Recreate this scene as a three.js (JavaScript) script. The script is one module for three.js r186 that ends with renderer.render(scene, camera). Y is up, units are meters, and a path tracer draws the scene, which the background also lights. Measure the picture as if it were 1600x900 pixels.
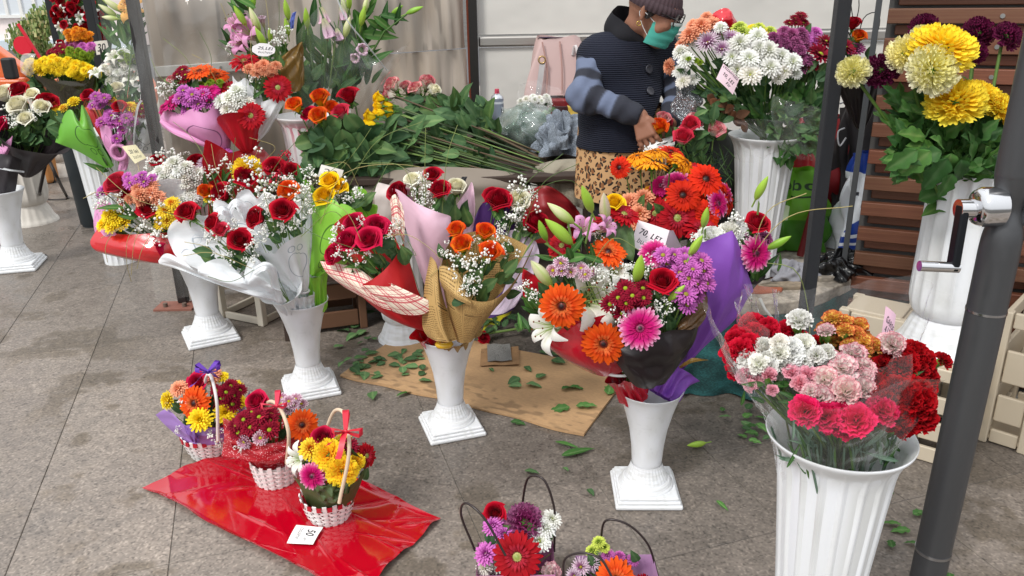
import * as THREE from 'three';
import { mergeGeometries } from 'three/addons/utils/BufferGeometryUtils.js';
import { RoundedBoxGeometry } from 'three/addons/geometries/RoundedBoxGeometry.js';

// ------------------------------------------------------------------ camera, sky, sun, exposure
const scene = new THREE.Scene();
const CAM_H = 1.55, FOCAL = 1256;                       // eye height in metres, focal length in pixels of a 1600 x 900 picture
const camera = new THREE.PerspectiveCamera(2 * Math.atan(450 / FOCAL) * 180 / Math.PI, 16 / 9, 0.05, 400);
camera.position.set(0, CAM_H, 0);
camera.rotation.order = 'YXZ';
camera.rotation.set(-20.5 * Math.PI / 180, 0, -1.0 * Math.PI / 180);
camera.updateMatrixWorld(true);

function overcastSky() {                                // a plain overcast sky, brighter overhead
  const w = 64, h = 32, data = new Float32Array(w * h * 4);
  for (let j = 0; j < h; j++) for (let i = 0; i < w; i++) {
    const el = ((j + 0.5) / h - 0.5) * Math.PI, s = Math.sin(el);
    const k = s > 0 ? 0.68 + 0.36 * s : 0.3;
    const o = (j * w + i) * 4;
    data[o] = k * 0.975; data[o + 1] = k; data[o + 2] = k * 1.03; data[o + 3] = 1;
  }
  const t = new THREE.DataTexture(data, w, h, THREE.RGBAFormat, THREE.FloatType);
  t.mapping = THREE.EquirectangularReflectionMapping; t.magFilter = THREE.LinearFilter; t.needsUpdate = true;
  return t;
}
const skyTexture = overcastSky();
scene.background = skyTexture; scene.environment = skyTexture;
scene.backgroundIntensity = 1.0; scene.environmentIntensity = 1.0;
const sun = new THREE.DirectionalLight(new THREE.Color(1, 0.97, 0.92), 1.5);
sun.position.set(-5, 9, 6); sun.castShadow = true; sun.shadow.radius = 24;
sun.shadow.mapSize.set(2048, 2048);
Object.assign(sun.shadow.camera, { left: -6, right: 6, top: 6, bottom: -6, near: 0.5, far: 30 });
scene.add(sun, sun.target);
const renderer = new THREE.WebGLRenderer({ antialias: true });
renderer.shadowMap.enabled = true;
renderer.toneMapping = THREE.LinearToneMapping;
renderer.toneMappingExposure = 1.43;

// ------------------------------------------------------------------ helpers
const V = (x, y, z) => new THREE.Vector3(x, y, z);
let seed = 12345;
const rnd = () => { seed = (seed * 1664525 + 1013904223) >>> 0; return seed / 4294967296; };
const rr = (a, b) => a + (b - a) * rnd();
const lerp = (a, b, t) => a + (b - a) * t, clamp = (x, a = 0, b = 1) => Math.min(b, Math.max(a, x));
const sm = (a, b, x) => { const t = clamp((x - a) / (b - a)); return t * t * (3 - 2 * t); };
const hx = (h) => { const c = new THREE.Color(h); return [c.r, c.g, c.b]; };
const mx = (a, b, t) => [lerp(a[0], b[0], t), lerp(a[1], b[1], t), lerp(a[2], b[2], t)];
const used = {};
function numbered(n) { const k = used[n] = (used[n] ?? -1) + 1; return k ? n + '_' + String(k).padStart(3, '0') : n; }
// where the ray of a picture point meets a distance in front of the camera, or a level above the ground
function ray(px, py) { return V((px - 800) / FOCAL, (450 - py) / FOCAL, -1).applyQuaternion(camera.quaternion); }
function at(px, py, d) { const r = ray(px, py); return V(0, CAM_H, 0).addScaledVector(r, -d / r.z); }
function gnd(px, py, y = 0) { const r = ray(px, py); return V(0, CAM_H, 0).addScaledVector(r, (y - CAM_H) / r.y); }
const fwd = V(0, 0, -1).applyQuaternion(camera.quaternion);
function perPx(p) { return p.clone().sub(camera.position).dot(fwd) / FOCAL; }      // metres to a pixel at this point
function thing(name, label, category, pos, group) {
  const o = new THREE.Group(); o.name = numbered(name); scene.add(o);
  if (pos) o.position.copy(pos);
  o.userData = { label, category }; if (group) o.userData.group = group;
  return o;
}
function tag(o, label, category, group) { Object.assign(o.userData, { label, category }); if (group) o.userData.group = group; return o; }
function part(name, geo, mat, parent, stuff) {
  const m = new THREE.Mesh(geo, mat); m.name = name; m.castShadow = m.receiveShadow = true;
  if (parent) parent.add(m); else { m.name = numbered(name); scene.add(m); }
  if (stuff) m.userData.kind = 'stuff';
  return m;
}
function struct(name, geo, mat) { const m = part(name, geo, mat); m.userData.kind = 'structure'; return m; }

class B {                                               // collects patches and tubes into one geometry with vertex colours and uv
  constructor() { this.p = []; this.c = []; this.u = []; this.i = []; }
  patch(nu, nv, P, C, wrap = false, U) {
    const b = this.p.length / 3;
    for (let j = 0; j <= nv; j++) for (let i = 0; i <= nu; i++) {
      const u = i / nu, v = j / nv, q = P(u, v), c = typeof C === 'function' ? C(u, v) : C, w = U ? U(u, v) : [u, v];
      this.p.push(q[0], q[1], q[2]); this.c.push(c[0], c[1], c[2]); this.u.push(w[0], w[1]);
    }
    const W = nu + 1;
    for (let j = 0; j < nv; j++) for (let i = 0; i < nu; i++) { const a = b + j * W + i; this.i.push(a, a + 1, a + W + 1, a, a + W + 1, a + W); }
    return this;
  }
  tube(pts, r0, r1, seg, col) {                         // pts: [x,y,z] list, tapered
    const n = pts.length, ps = pts.map((q) => V(...q));
    const T = ps.map((q, k) => ps[Math.min(n - 1, k + 1)].clone().sub(ps[Math.max(0, k - 1)]).normalize());
    let N = Math.abs(T[0].y) < 0.9 ? V(0, 1, 0) : V(1, 0, 0);
    const rings = [];
    for (let k = 0; k < n; k++) { N = N.clone().addScaledVector(T[k], -N.dot(T[k])).normalize(); rings.push([N, T[k].clone().cross(N)]); }
    return this.patch(seg, n - 1, (u, v) => {
      const k = Math.round(v * (n - 1)), a = -u * 2 * Math.PI, r = lerp(r0, r1, v), [X, Y] = rings[k];
      return [0, 1, 2].map((e) => ps[k].getComponent(e) + r * (Math.cos(a) * X.getComponent(e) + Math.sin(a) * Y.getComponent(e)));
    }, typeof col === 'function' ? (u, v) => col(v) : col);
  }
  ball(x, y, z, r, col, nu = 6, nv = 4, sy = 1) {
    return this.patch(nu, nv, (u, v) => { const t = v * Math.PI, s = Math.sin(t); return [x + r * s * Math.cos(-u * 6.2832), y - r * sy * Math.cos(t), z + r * s * Math.sin(-u * 6.2832)]; }, col);
  }
  geo() {
    const g = new THREE.BufferGeometry();
    g.setAttribute('position', new THREE.Float32BufferAttribute(this.p, 3)); g.setAttribute('uv', new THREE.Float32BufferAttribute(this.u, 2));
    g.setAttribute('color', new THREE.Float32BufferAttribute(this.c, 3)); g.setIndex(this.i); g.computeVertexNormals(); return g;
  }
}
const std = (o) => new THREE.MeshStandardMaterial({ side: THREE.DoubleSide, ...o });
const phy = (o) => new THREE.MeshPhysicalMaterial({ side: THREE.DoubleSide, ...o });
const petalMat = phy({ vertexColors: true, roughness: 0.7, transmission: 0.18, thickness: 0, specularIntensity: 0.35 });
const leafMat = phy({ vertexColors: true, roughness: 0.58, transmission: 0.12, thickness: 0, specularIntensity: 0.5 });
const waxMat = std({ vertexColors: true, roughness: 0.45 });
const clearMat = phy({ color: 0xffffff, roughness: 0.04, transmission: 0.97, thickness: 0, ior: 1.3 });


function valueNoise(n, s) {                             // tileable noise on an n x n lattice
  const r = new Float32Array(n * n); let q = s * 7919 + 13;
  for (let k = 0; k < n * n; k++) { q = (q * 1664525 + 1013904223) >>> 0; r[k] = q / 4294967296; }
  return (x, y) => {
    x *= n; y *= n; const i = Math.floor(x), j = Math.floor(y), a = x - i, b = y - j, A = a * a * (3 - 2 * a), Bq = b * b * (3 - 2 * b);
    const f = (p, t) => r[((t % n + n) % n) * n + ((p % n + n) % n)];
    return lerp(lerp(f(i, j), f(i + 1, j), A), lerp(f(i, j + 1), f(i + 1, j + 1), A), Bq);
  };
}
function pixels(w, h, fn, srgb = true) {                // fn(u,v) -> [r,g,b] 0..1
  const d = new Uint8Array(w * h * 4);
  for (let j = 0; j < h; j++) for (let i = 0; i < w; i++) { const c = fn(i / w, j / h), o = (j * w + i) * 4; d[o] = clamp(c[0]) * 255; d[o + 1] = clamp(c[1]) * 255; d[o + 2] = clamp(c[2]) * 255; d[o + 3] = 255; }
  const t = new THREE.DataTexture(d, w, h); t.wrapS = t.wrapT = THREE.RepeatWrapping; t.magFilter = THREE.LinearFilter; t.minFilter = THREE.LinearMipmapLinearFilter; t.generateMipmaps = true;
  if (srgb) t.colorSpace = THREE.SRGBColorSpace; t.needsUpdate = true; return t;
}
function drawn(w, h, fn) {
  const c = document.createElement('canvas'); c.width = w; c.height = h; const g = c.getContext('2d'); fn(g, w, h);
  const t = new THREE.CanvasTexture(c); t.colorSpace = THREE.SRGBColorSpace; t.wrapS = t.wrapT = THREE.RepeatWrapping; return t;
}

const G16 = valueNoise(16, 61), G64 = valueNoise(64, 62);
const scuffTex = pixels(512, 512, (u, v) => { const a = G16(u, v), c = G64(u, v), d = G64(v * 0.5, u * 0.1), k = 0.97 - 0.09 * a * a - 0.03 * sm(0.7, 0.95, c) * a - 0.05 * sm(0.86, 0.98, d); return [k * (0.985 - 0.01 * a), k * (0.99 - 0.015 * a), k * (1 - 0.04 * a)]; });
const whitePlastic = phy({ map: scuffTex, color: new THREE.Color(0.93, 0.945, 0.97), roughness: 0.34, clearcoat: 0.2, clearcoatRoughness: 0.35 });
const crumpleTex = (() => {                             // height of crumpled paper: sharp random folds
  seed = 808; const L = []; for (let k = 0; k < 26; k++) { const a = rr(0, 6.283), f = Math.round(rr(1, 4)), g = Math.round(rr(-4, 4)); L.push([f, g, rr(0, 1), rr(0.3, 1) / Math.hypot(f, g)]); }
  return pixels(512, 512, (u, v) => { let s = 0; for (const [f, g, p, w] of L) s += w * Math.abs((((u * f + v * g + p + 0.05 * G16(u, v)) % 1) + 1) % 1 - 0.5); return [s / 3.4, s / 3.4, s / 3.4]; }, false);
})();
const cello = phy({ color: 0xffffff, roughness: 0.03, transmission: 0.97, thickness: 0, ior: 1.38, bumpMap: crumpleTex, bumpScale: 0.03 });
const cello2 = phy({ color: 0xffffff, roughness: 0.03, transmission: 0.98, thickness: 0, ior: 1.2, bumpMap: crumpleTex, bumpScale: 0.012 });
const petalMats = [[1, 1, 1], [1.04, 1.03, 1.0], [0.94, 0.93, 0.93], [1, 1, 1.02], [0.9, 0.89, 0.87], [1.02, 0.98, 0.95]].map(([r, g, q]) => { const m = petalMat.clone(); m.color.setRGB(r, g, q); return m; });
// ------------------------------------------------------------------ flower heads, one unit across, facing +y
const GREEN = hx('#4c7a2c'), DGREEN = hx('#2c4f22');
const TAU = Math.PI * 2;
function strip(b, dir, rx, prof, w, cup, col, nv = 4, nu = 2, ph = 0) {   // a petal: prof(v) -> [radius, height], w(v) half width
  const c = Math.cos(dir), s = Math.sin(dir);
  b.patch(nu, nv, (u, v) => {
    const t = u * 2 - 1, [r, y] = prof(v), ww = w(v) * t;
    return [c * r - s * ww, y + cup * Math.abs(w(v)) * (t * t) , s * r + c * ww];
  }, (u, v) => col(v, u));
}
function roseGeo(cIn, cOut, cBase, open, sd, backCol, e0 = 0.5, e1 = 0.95, ei = 0.3) {
  seed = sd * 977 + 5; const b = new B();
  const L = 8, n0 = [2, 3, 3, 4, 4, 5, 5, 5];
  for (let k = 0; k < L; k++) {
    const t = k / (L - 1), n = n0[k], R = 0.06 + (0.35 * open) * Math.pow(t, 0.9), top = lerp(0.40, lerp(0.34, 0.16, open - 0.5), t * t), curl = t * t * (0.05 + 0.10 * open);
    const a0 = rr(0, TAU);
    for (let p = 0; p < n; p++) {
      const an = a0 + p / n * TAU + rr(-0.15, 0.15), wd = Math.PI / n * lerp(1.5, 1.3, t), hh = top + rr(-0.025, 0.025), cu = curl * rr(0.7, 1.3), sk = rr(-0.04, 0.04);
      b.patch(7, 7, (u, v) => {
        const x = u * 2 - 1, ww = wd * (0.6 + 0.4 * Math.sin(Math.min(1, v * 1.3) * Math.PI / 2));
        const a = an + x * ww; let r = R * (0.22 + 0.78 * Math.sin(Math.min(1, v * 1.25) * Math.PI / 2)) + 0.022 * x;
        const e = 1 - 0.22 * Math.pow(Math.abs(x), 2.6); let y = lerp(-0.40, hh, Math.pow(v * e, 0.92));
        const q = Math.max(0, v - 0.68) / 0.32; r += cu * q * q * (1 + 0.5 * x * x); y -= cu * 0.62 * Math.pow(q, 2.2) * e; r += sk * q * x + 0.012 * Math.sin(x * 5 + an * 3) * q;
        return [Math.cos(a) * r, y, Math.sin(a) * r];
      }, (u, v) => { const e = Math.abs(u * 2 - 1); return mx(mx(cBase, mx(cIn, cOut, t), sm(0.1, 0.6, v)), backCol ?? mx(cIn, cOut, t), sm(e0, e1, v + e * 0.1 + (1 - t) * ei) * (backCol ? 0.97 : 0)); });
    }
  }
  let m = 0; for (let q = 0; q < b.p.length; q += 3) m = Math.max(m, Math.hypot(b.p[q], b.p[q + 2])); const k = 0.57 / m, ky = Math.sqrt(k); b.p = b.p.map((x, q) => x * (q % 3 === 1 ? ky : k));
  return b.geo();
}
function calyxGeo() {
  const b = new B(); b.ball(0, -0.44, 0, 0.12, GREEN, 8, 5, 0.9);
  for (let p = 0; p < 5; p++) strip(b, p / 5 * TAU, 0, (v) => [0.06 + 0.30 * v, -0.43 + 0.16 * Math.sin(v * 2.6) - 0.12 * v * v], (v) => 0.075 * (1 - v) + 0.004, 0.3, (v) => mx(GREEN, hx('#6f9440'), v), 5);
  b.tube([[0, -0.5, 0], [0, -0.75, 0]], 0.05, 0.04, 6, GREEN); return b.geo();
}
function gerberaGeo(tip, mid, inner, sd, droop = 0, t0 = 0.35) {
  seed = sd * 733 + 9; const b = new B();
  for (const [n, r1, y1, w, dy] of [[24, 0.5, 0.0, 0.053, -0.03], [22, 0.455, 0.03, 0.047, -0.005], [18, 0.27, 0.06, 0.026, 0.03], [20, 0.18, 0.07, 0.014, 0.05]])
    for (let p = 0; p < n; p++) {
      const a = (p + rr(-0.18, 0.18)) / n * TAU, l = r1 * rr(0.92, 1.02), ly = y1 + rr(-0.015, 0.015), tw = rr(-0.03, 0.03), w0 = w * rr(0.88, 1.1), d0 = droop + rr(-0.03, 0.05);
      const sh = rr(0.88, 1.06);
      strip(b, a, 0, (v) => [lerp(0.07, l, v), -0.04 + (ly + 0.07) * Math.sin(Math.min(1, v * 1.5) * 1.57) + (dy - d0) * v * v + tw * v], (v) => w0 * (0.45 + 0.55 * Math.sin(Math.min(1, v * 1.35) * 1.57)) * (v > 0.99 ? 0.35 : v > 0.85 ? 0.86 : 1), 0.22,
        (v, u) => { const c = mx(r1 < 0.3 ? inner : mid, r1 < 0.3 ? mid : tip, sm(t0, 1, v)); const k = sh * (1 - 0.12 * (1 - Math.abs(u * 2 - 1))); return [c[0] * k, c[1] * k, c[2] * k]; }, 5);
    }
  b.ball(0, -0.08, 0, 0.13, GREEN, 10, 4, 0.7); b.tube([[0, -0.1, 0], [0, -0.42, 0.01]], 0.036, 0.034, 6, hx('#6c8a3c'));
  return b.geo();
}
function discGeo(dark, ringC, sd, R = 0.085) {
  seed = sd; const b = new B();
  b.patch(12, 4, (u, v) => [Math.cos(-u * TAU) * R * (1 - v), 0.035 + 0.035 * Math.sin(v * 1.57), Math.sin(-u * TAU) * R * (1 - v)], (u, v) => mx(ringC, dark, sm(0.1, 0.5, v)));
  for (let k = 0; k < 46; k++) { const a = k * 2.39996, r = R * 1.15 * Math.sqrt((k + 2) / 48), c = k > 30 ? ringC : dark; b.tube([[Math.cos(a) * r * 0.95, 0.03, Math.sin(a) * r * 0.95], [Math.cos(a) * r * 1.08, 0.085 - 0.03 * (r / R) + rr(0, 0.01), Math.sin(a) * r * 1.08]], 0.008, 0.004, 3, c); }
  return b.geo();
}
function mumGeo(c0, c1, cb, sd, { n = 190, incurve = 0.5, flat = 1, w = 0.05 } = {}) {      // large ball chrysanthemum
  seed = sd * 613 + 3; const b = new B();
  for (let k = 0; k < n; k++) {
    const f = (k + 0.5) / n, ph = Math.acos(1 - f * 1.32), a = k * 2.39996 + rr(-0.2, 0.2), R = 0.5 * rr(0.9, 1.03) * (0.86 + 0.14 * f), dr = f > 0.8 ? rr(0.05, 0.25) : 0, inc = incurve * (1 - f * 0.75), sh = rr(0.82, 1.06), w0 = w * rr(0.8, 1.15) * (0.7 + 0.3 * f);
    const c = Math.cos(a), s = Math.sin(a);
    b.patch(2, 4, (u, v) => {
      const x = u * 2 - 1, th = ph * lerp(1.12, 1 - inc * 0.3, v * v) + dr * v * v, r = R * (0.30 + 0.70 * Math.sin(v * 1.45)) * (1 - inc * 0.12 * Math.max(0, v - 0.75) * 4), wd = w0 * Math.sin(0.35 + v * 2.35) * x;
      const rad = r * Math.sin(th), y = r * Math.cos(th) * flat - 0.12; const lift = Math.abs(x) * w0 * 0.55;
      return [c * rad - s * wd + c * lift * Math.sin(th), y + lift * Math.cos(th), s * rad + c * wd + s * lift * Math.sin(th)];
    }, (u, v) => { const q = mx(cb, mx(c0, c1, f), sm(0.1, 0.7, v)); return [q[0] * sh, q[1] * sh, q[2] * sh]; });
  }
  b.ball(0, -0.22, 0, 0.16, GREEN, 8, 4, 0.7); b.tube([[0, -0.3, 0], [0, -0.5, 0]], 0.03, 0.03, 6, GREEN); return b.geo();
}
function sprayGeo(tip, base, eye, sd, { rings = [[19, 0.5, 0.02, 0.06], [17, 0.43, 0.10, 0.055], [11, 0.30, 0.17, 0.05]], eyeR = 0.1, edge } = {}) {
  seed = sd * 421 + 1; const b = new B();
  for (const [n, r1, y1, w] of rings) {
    const a0 = rr(0, 6);
    for (let p = 0; p < n; p++) {
      const a = a0 + (p + rr(-0.2, 0.2)) / n * TAU, l = r1 * rr(0.88, 1.04), ly = y1 + rr(-0.03, 0.03), w0 = w * rr(0.9, 1.1), sh = rr(0.86, 1.06);
      strip(b, a, 0, (v) => [lerp(0.06, l, v), -0.05 + (ly + 0.08) * Math.sin(v * 1.8) ], (v) => w0 * Math.sin(0.4 + v * 2.25) , 0.35, (v, u) => { const c = edge ? mx(mx(base, tip, sm(0.1, 0.6, v)), edge, Math.max(sm(0.72, 1, v), 0.7 * Math.pow(Math.abs(u * 2 - 1), 2))) : mx(base, tip, sm(0.1, 0.8, v)); return [c[0] * sh, c[1] * sh, c[2] * sh]; }, 3);
    }
  }
  if (eyeR) b.patch(10, 3, (u, v) => [Math.cos(-u * TAU) * eyeR * (1 - v), 0.05 + 0.06 * Math.sin(v * 1.57), Math.sin(-u * TAU) * eyeR * (1 - v)], (u, v) => mx(eye, mx(eye, [0.2, 0.3, 0.02], 0.3), v));
  b.ball(0, -0.09, 0, 0.1, GREEN, 6, 3, 0.7); b.tube([[0, -0.12, 0], [0, -0.4, 0]], 0.03, 0.028, 5, GREEN);
  return b.geo();
}
function carnGeo(c0, edge, back, sd, edgeW = 0.14) {
  seed = sd * 331 + 7; const b = new B(); const n = 40;
  for (let k = 0; k < n; k++) {
    const f = (k + 0.5) / n, ph = Math.acos(1 - f * 1.02) + rr(-0.1, 0.1), a = k * 2.39996 + rr(-0.3, 0.3), R = 0.5 * rr(0.86, 1.04), hw = rr(0.36, 0.5) * (1.25 - 0.45 * f), fr = rr(5, 8), p0 = rr(0, 6), sh = rr(0.82, 1.05), tilt = rr(-0.5, 0.5);
    const o = V(Math.sin(ph) * Math.cos(a), Math.cos(ph), Math.sin(ph) * Math.sin(a)), x1 = V(-Math.sin(a), 0, Math.cos(a)).applyAxisAngle(o, tilt), y1 = o.clone().cross(x1);
    b.patch(7, 4, (u, v0) => {
      const v = 1 - (1 - v0) ** 2, t = (u * 2 - 1) * hw, r = R * (0.18 + 0.82 * v) * (1 - 0.10 * v * Math.abs(Math.sin(u * 9 + p0))) * (1 - 0.1 * (u * 2 - 1) ** 2), ruf = 0.05 * Math.sin(u * fr * 2 + p0) * v * v - 0.05 * v * v;
      const q = o.clone().multiplyScalar(r * Math.cos(t)).addScaledVector(x1, r * Math.sin(t)).addScaledVector(y1, ruf);
      return [q.x, q.y * 0.86 - 0.12, q.z];
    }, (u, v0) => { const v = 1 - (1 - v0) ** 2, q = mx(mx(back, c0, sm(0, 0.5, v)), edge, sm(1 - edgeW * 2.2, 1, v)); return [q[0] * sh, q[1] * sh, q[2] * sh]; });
  }
  return b.geo();
}
function carnCalyx() {
  const b = new B(), g0 = hx('#5f8a34'), g1 = hx('#7fae48');
  b.patch(9, 6, (u, v) => { const r = 0.09 + 0.10 * Math.sin(v * 1.9) + (v > 0.9 ? 0.03 : 0), a = -u * TAU; return [Math.cos(a) * r, -0.66 + 0.58 * v + (v > 0.95 ? 0.05 * Math.cos(a * 5) : 0), Math.sin(a) * r]; }, (u, v) => mx(g0, g1, v));
  for (let p = 0; p < 4; p++) strip(b, p * 1.57, 0, (v) => [0.05 + 0.14 * Math.sin(v * 2), -0.7 + 0.16 * v], (v) => 0.05 * (1 - v) + 0.005, 0.2, () => g0, 3);
  b.tube([[0, -0.66, 0], [0, -1.0, 0]], 0.045, 0.04, 6, g0); return b.geo();
}
function lilyGeo(c0, cm, throat, sd, open = 1) {
  seed = sd * 211; const b = new B();
  for (let p = 0; p < 6; p++) {
    const wide = p % 2 ? 0.155 : 0.115, a = p / 6 * TAU + rr(-0.06, 0.06), rc = rr(0.9, 1.15);
    strip(b, a, 0, (v) => [0.03 + 0.5 * open * Math.pow(v, 1.5) + (p % 2 ? 0.012 : 0), -0.42 + 0.62 * Math.sin(Math.min(1, v * 0.98) * 1.75) - 0.28 * rc * open * Math.pow(v, 4)], (v) => wide * Math.pow(Math.sin(0.22 + v * 2.86), 0.8), -0.3,
      (v, u) => { const m = 1 - Math.abs(u * 2 - 1); return mx(mx(throat, c0, sm(0.05, 0.4, v)), cm, Math.pow(m, 4) * 0.7 * (1 - v)); }, 9, 6);
  }
  for (let p = 0; p < 6; p++) { const a = p / 6 * TAU + 0.5, c = Math.cos(a), s = Math.sin(a); b.tube([[0.01 * c, -0.35, 0.01 * s], [0.07 * c, 0, 0.07 * s], [0.15 * c, 0.2, 0.15 * s]], 0.008, 0.006, 4, hx('#a8c070')); b.ball(0.155 * c, 0.21, 0.155 * s, 0.022, hx('#7a3a12'), 5, 3, 0.6); }
  b.tube([[0, -0.42, 0], [0, -0.75, 0]], 0.028, 0.022, 6, GREEN); return b.geo();
}
function budGeo(cB, cT) {                               // a lily bud, one unit long, root at -0.5
  const b = new B();
  b.patch(15, 12, (u, v) => { const a = -u * TAU, r = 0.155 * Math.pow(Math.sin(Math.PI * (0.04 + 0.955 * Math.pow(v, 0.85))), 0.8) * (1 + 0.09 * Math.cos(3 * a) - 0.05 * Math.abs(Math.cos(1.5 * a))), k = 1; return [Math.cos(a) * r * k, -0.5 + v, Math.sin(a) * r * k]; },
    (u, v) => mx(mx(cB, cT, sm(0.1, 0.75, v)), hx('#9ec04a'), Math.pow(Math.abs(Math.cos(1.5 * u * TAU)), 6) * 0.6));
  b.tube([[0, -0.48, 0], [0.02, -0.8, 0]], 0.03, 0.028, 6, hx('#7fa03c')); return b.geo();
}
function gypsGeo(sd, tint = hx('#f4f4ee')) {
  seed = sd * 97; const b = new B();
  const tips = []; for (let k = 0; k < 10; k++) { const a = rr(0, TAU), z = rr(-0.2, 1), r = 0.42 * Math.cbrt(rr(0.15, 1)), q = Math.sqrt(1 - z * z); tips.push([r * q * Math.cos(a), r * z, r * q * Math.sin(a)]); b.tube([[0, -0.4, 0], [r * q * Math.cos(a) * 0.4, r * z * 0.4 - 0.12, r * q * Math.sin(a) * 0.4], tips[k]], 0.009, 0.004, 3, hx('#7d9660')); }
  for (let k = 0; k < 48; k++) {
    const T = tips[k % 10], x = T[0] + rr(-0.11, 0.11), y = T[1] + rr(-0.06, 0.12), w = T[2] + rr(-0.11, 0.11), s = rr(0.024, 0.058);
    b.ball(x, y, w, s, tint, 5, 3, 0.85); 
    b.tube([T, [x, y, w]], 0.005, 0.004, 3, hx('#7d9660'));
  }
  return b.geo();
}
function leafGeo(kind, sd) {
  seed = sd * 53 + 11; const b = new B(), c0 = kind === 'mum' ? hx('#467434') : kind === 'lily' ? hx('#3c6b2a') : hx('#4d7044'), c1 = mx(c0, hx('#335032'), rr(0.2, 0.9)), bend = rr(0.05, 0.3), fold = rr(0.1, 0.35);
  const W = kind === 'lily' ? 0.13 : kind === 'mum' ? 0.3 : kind === 'ruscus' ? 0.2 : 0.31;
  const wd = (v) => { let w = W * Math.pow(Math.sin(Math.PI * Math.pow(Math.min(1, v + 0.015), kind === 'lily' ? 0.7 : 0.78)), 0.85); if (kind === 'mum') w *= 0.62 + 0.38 * Math.abs(Math.sin(v * 9.4)); return w; };
  const nv = kind === 'mum' ? 16 : 8;
  b.patch(6, nv, (u, v) => { const x = u * 2 - 1; const w = wd(v) * (kind === 'rose' ? 1 + 0.03 * Math.sin(v * 60) : 1); return [x * w, v, -bend * v * v + fold * Math.abs(x) * w + 0.02 * Math.sin(v * 14 + x * 3) * (kind === 'lily' ? 0.3 : 1)]; },
    (u, v) => { const x = Math.abs(u * 2 - 1); return mx(mx(c0, c1, 0.5 + 0.5 * Math.sin(v * 22 - x * 5) * x), hx('#7d9664'), Math.pow(1 - x, 8) * 0.4); });
  return b.geo();
}
const stemGeo = (() => { const b = new B(); b.tube([[0, 0, 0], [0.01, 0.35, 0], [-0.008, 0.7, 0.006], [0, 1, 0]], 1, 0.9, 6, [1, 1, 1]); return b.geo(); })();
const stemGeoStraight = (() => { const b = new B(); b.tube([[0, 0, 0], [0, 1, 0]], 1, 1, 6, [1, 1, 1]); return b.geo(); })();
const stemMats = ['#56752f', '#486a2e', '#6f8a44', '#3f5a2c'].map((c) => std({ color: c, roughness: 0.6 }));
const K = {};                                           // kind -> { name, geos, mat, kids:[[name, geo, mat]] , scale }
const three_ = (f) => [1, 2, 3].map(f);
const CAL = calyxGeo(), CCAL = carnCalyx();
const rose = (a, o, base, open, back, ...e) => ({ name: 'rose', geos: three_((s) => roseGeo(hx(a), hx(o), hx(base), open + (s - 2) * 0.06, s, back && hx(back), ...e)), mat: petalMat, kids: [['calyx', [CAL], leafMat]] });
K.roseR = rose('#96001e', '#c40428', '#9c001e', 0.98); K.roseRb = rose('#96001e', '#c0042a', '#a80020', 0.78);
K.roseM = rose('#b4043a', '#d0124a', '#b4043a', 0.95); K.roseW = rose('#f3eecb', '#f6f3e2', '#d9dfa4', 0.85); K.roseY = rose('#f2bd05', '#f8d414', '#e8c018', 0.85);
K.roseO = rose('#f0a010', '#f4b414', '#fccc14', 0.72, '#e03010', 0.78, 1.06, 0.1); K.roseP = rose('#f0d8c8', '#f3e8da', '#f0ead2', 0.72, '#d8486a', 0.84, 1.08, 0.05); K.roseC = rose('#d83a48', '#e8808a', '#f2dcc8', 0.8, '#d02a48', 0.6, 1, 0.3);
const gerb = (tip, mid, inner, dark, ring, droop, t0) => ({ name: 'gerbera', geos: three_((s) => gerberaGeo(hx(tip), hx(mid), hx(inner), s, droop, t0)), mat: petalMat, kids: [['flower_centre', [discGeo(hx(dark), hx(ring), 5)], waxMat]] });
K.gerO = gerb('#f2600f', '#ec4a0c', '#ee8040', '#2a0d12', '#8a2c1c', 0.02); K.gerR = gerb('#bb0018', '#a80016', '#c83048', '#8c9a48', '#c9c27a', 0.02);
K.gerV = gerb('#ea3004', '#dc2606', '#b81c08', '#1a080a', '#5a1a14', 0.06); K.gerM = gerb('#f2b4d4', '#d0107a', '#c00a66', '#3a0a1c', '#b84a7c', 0.02, 0.72);
K.gerK = gerb('#d81c86', '#cc0a70', '#c81470', '#30081a', '#d880a8', 0.02); K.gerY = gerb('#f7ac10', '#f29a08', '#e88a08', '#3a1a08', '#b06a18', 0.10);
const mum = (c0, c1, cb, o) => ({ name: 'chrysanthemum', geos: three_((s) => mumGeo(hx(c0), hx(c1), hx(cb), s, o)), mat: petalMat, kids: [] });
K.mumY = mum('#ffe63c', '#ffee50', '#fbd010', { incurve: 0.4, flat: 0.66, w: 0.066, n: 150 }); K.mumC = mum('#f8f2a0', '#fcfae0', '#f4ee9c', { incurve: 0.6, flat: 0.82, w: 0.056, n: 170 });
K.mumP = mum('#6a1042', '#7a2050', '#4c0a30', { incurve: 0.6, flat: 0.85 }); K.mumK = mum('#8a1c60', '#c884b0', '#7a1450', { incurve: 0.8, flat: 0.9, n: 95, w: 0.085 });
K.mumV = mum('#fde22c', '#ffea40', '#f09a18', { incurve: 0.3, flat: 0.55, n: 120, w: 0.07 });
const spr = (tip, base, eye, o) => ({ name: 'chrysanthemum', geos: three_((s) => sprayGeo(hx(tip), hx(base), hx(eye), s, o)), mat: petalMat, kids: [] });
const dense = { rings: [[19, 0.5, 0.0, 0.062], [18, 0.45, 0.10, 0.058], [15, 0.36, 0.19, 0.052], [11, 0.25, 0.25, 0.048], [7, 0.14, 0.28, 0.04]], eyeR: 0.06 };
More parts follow.
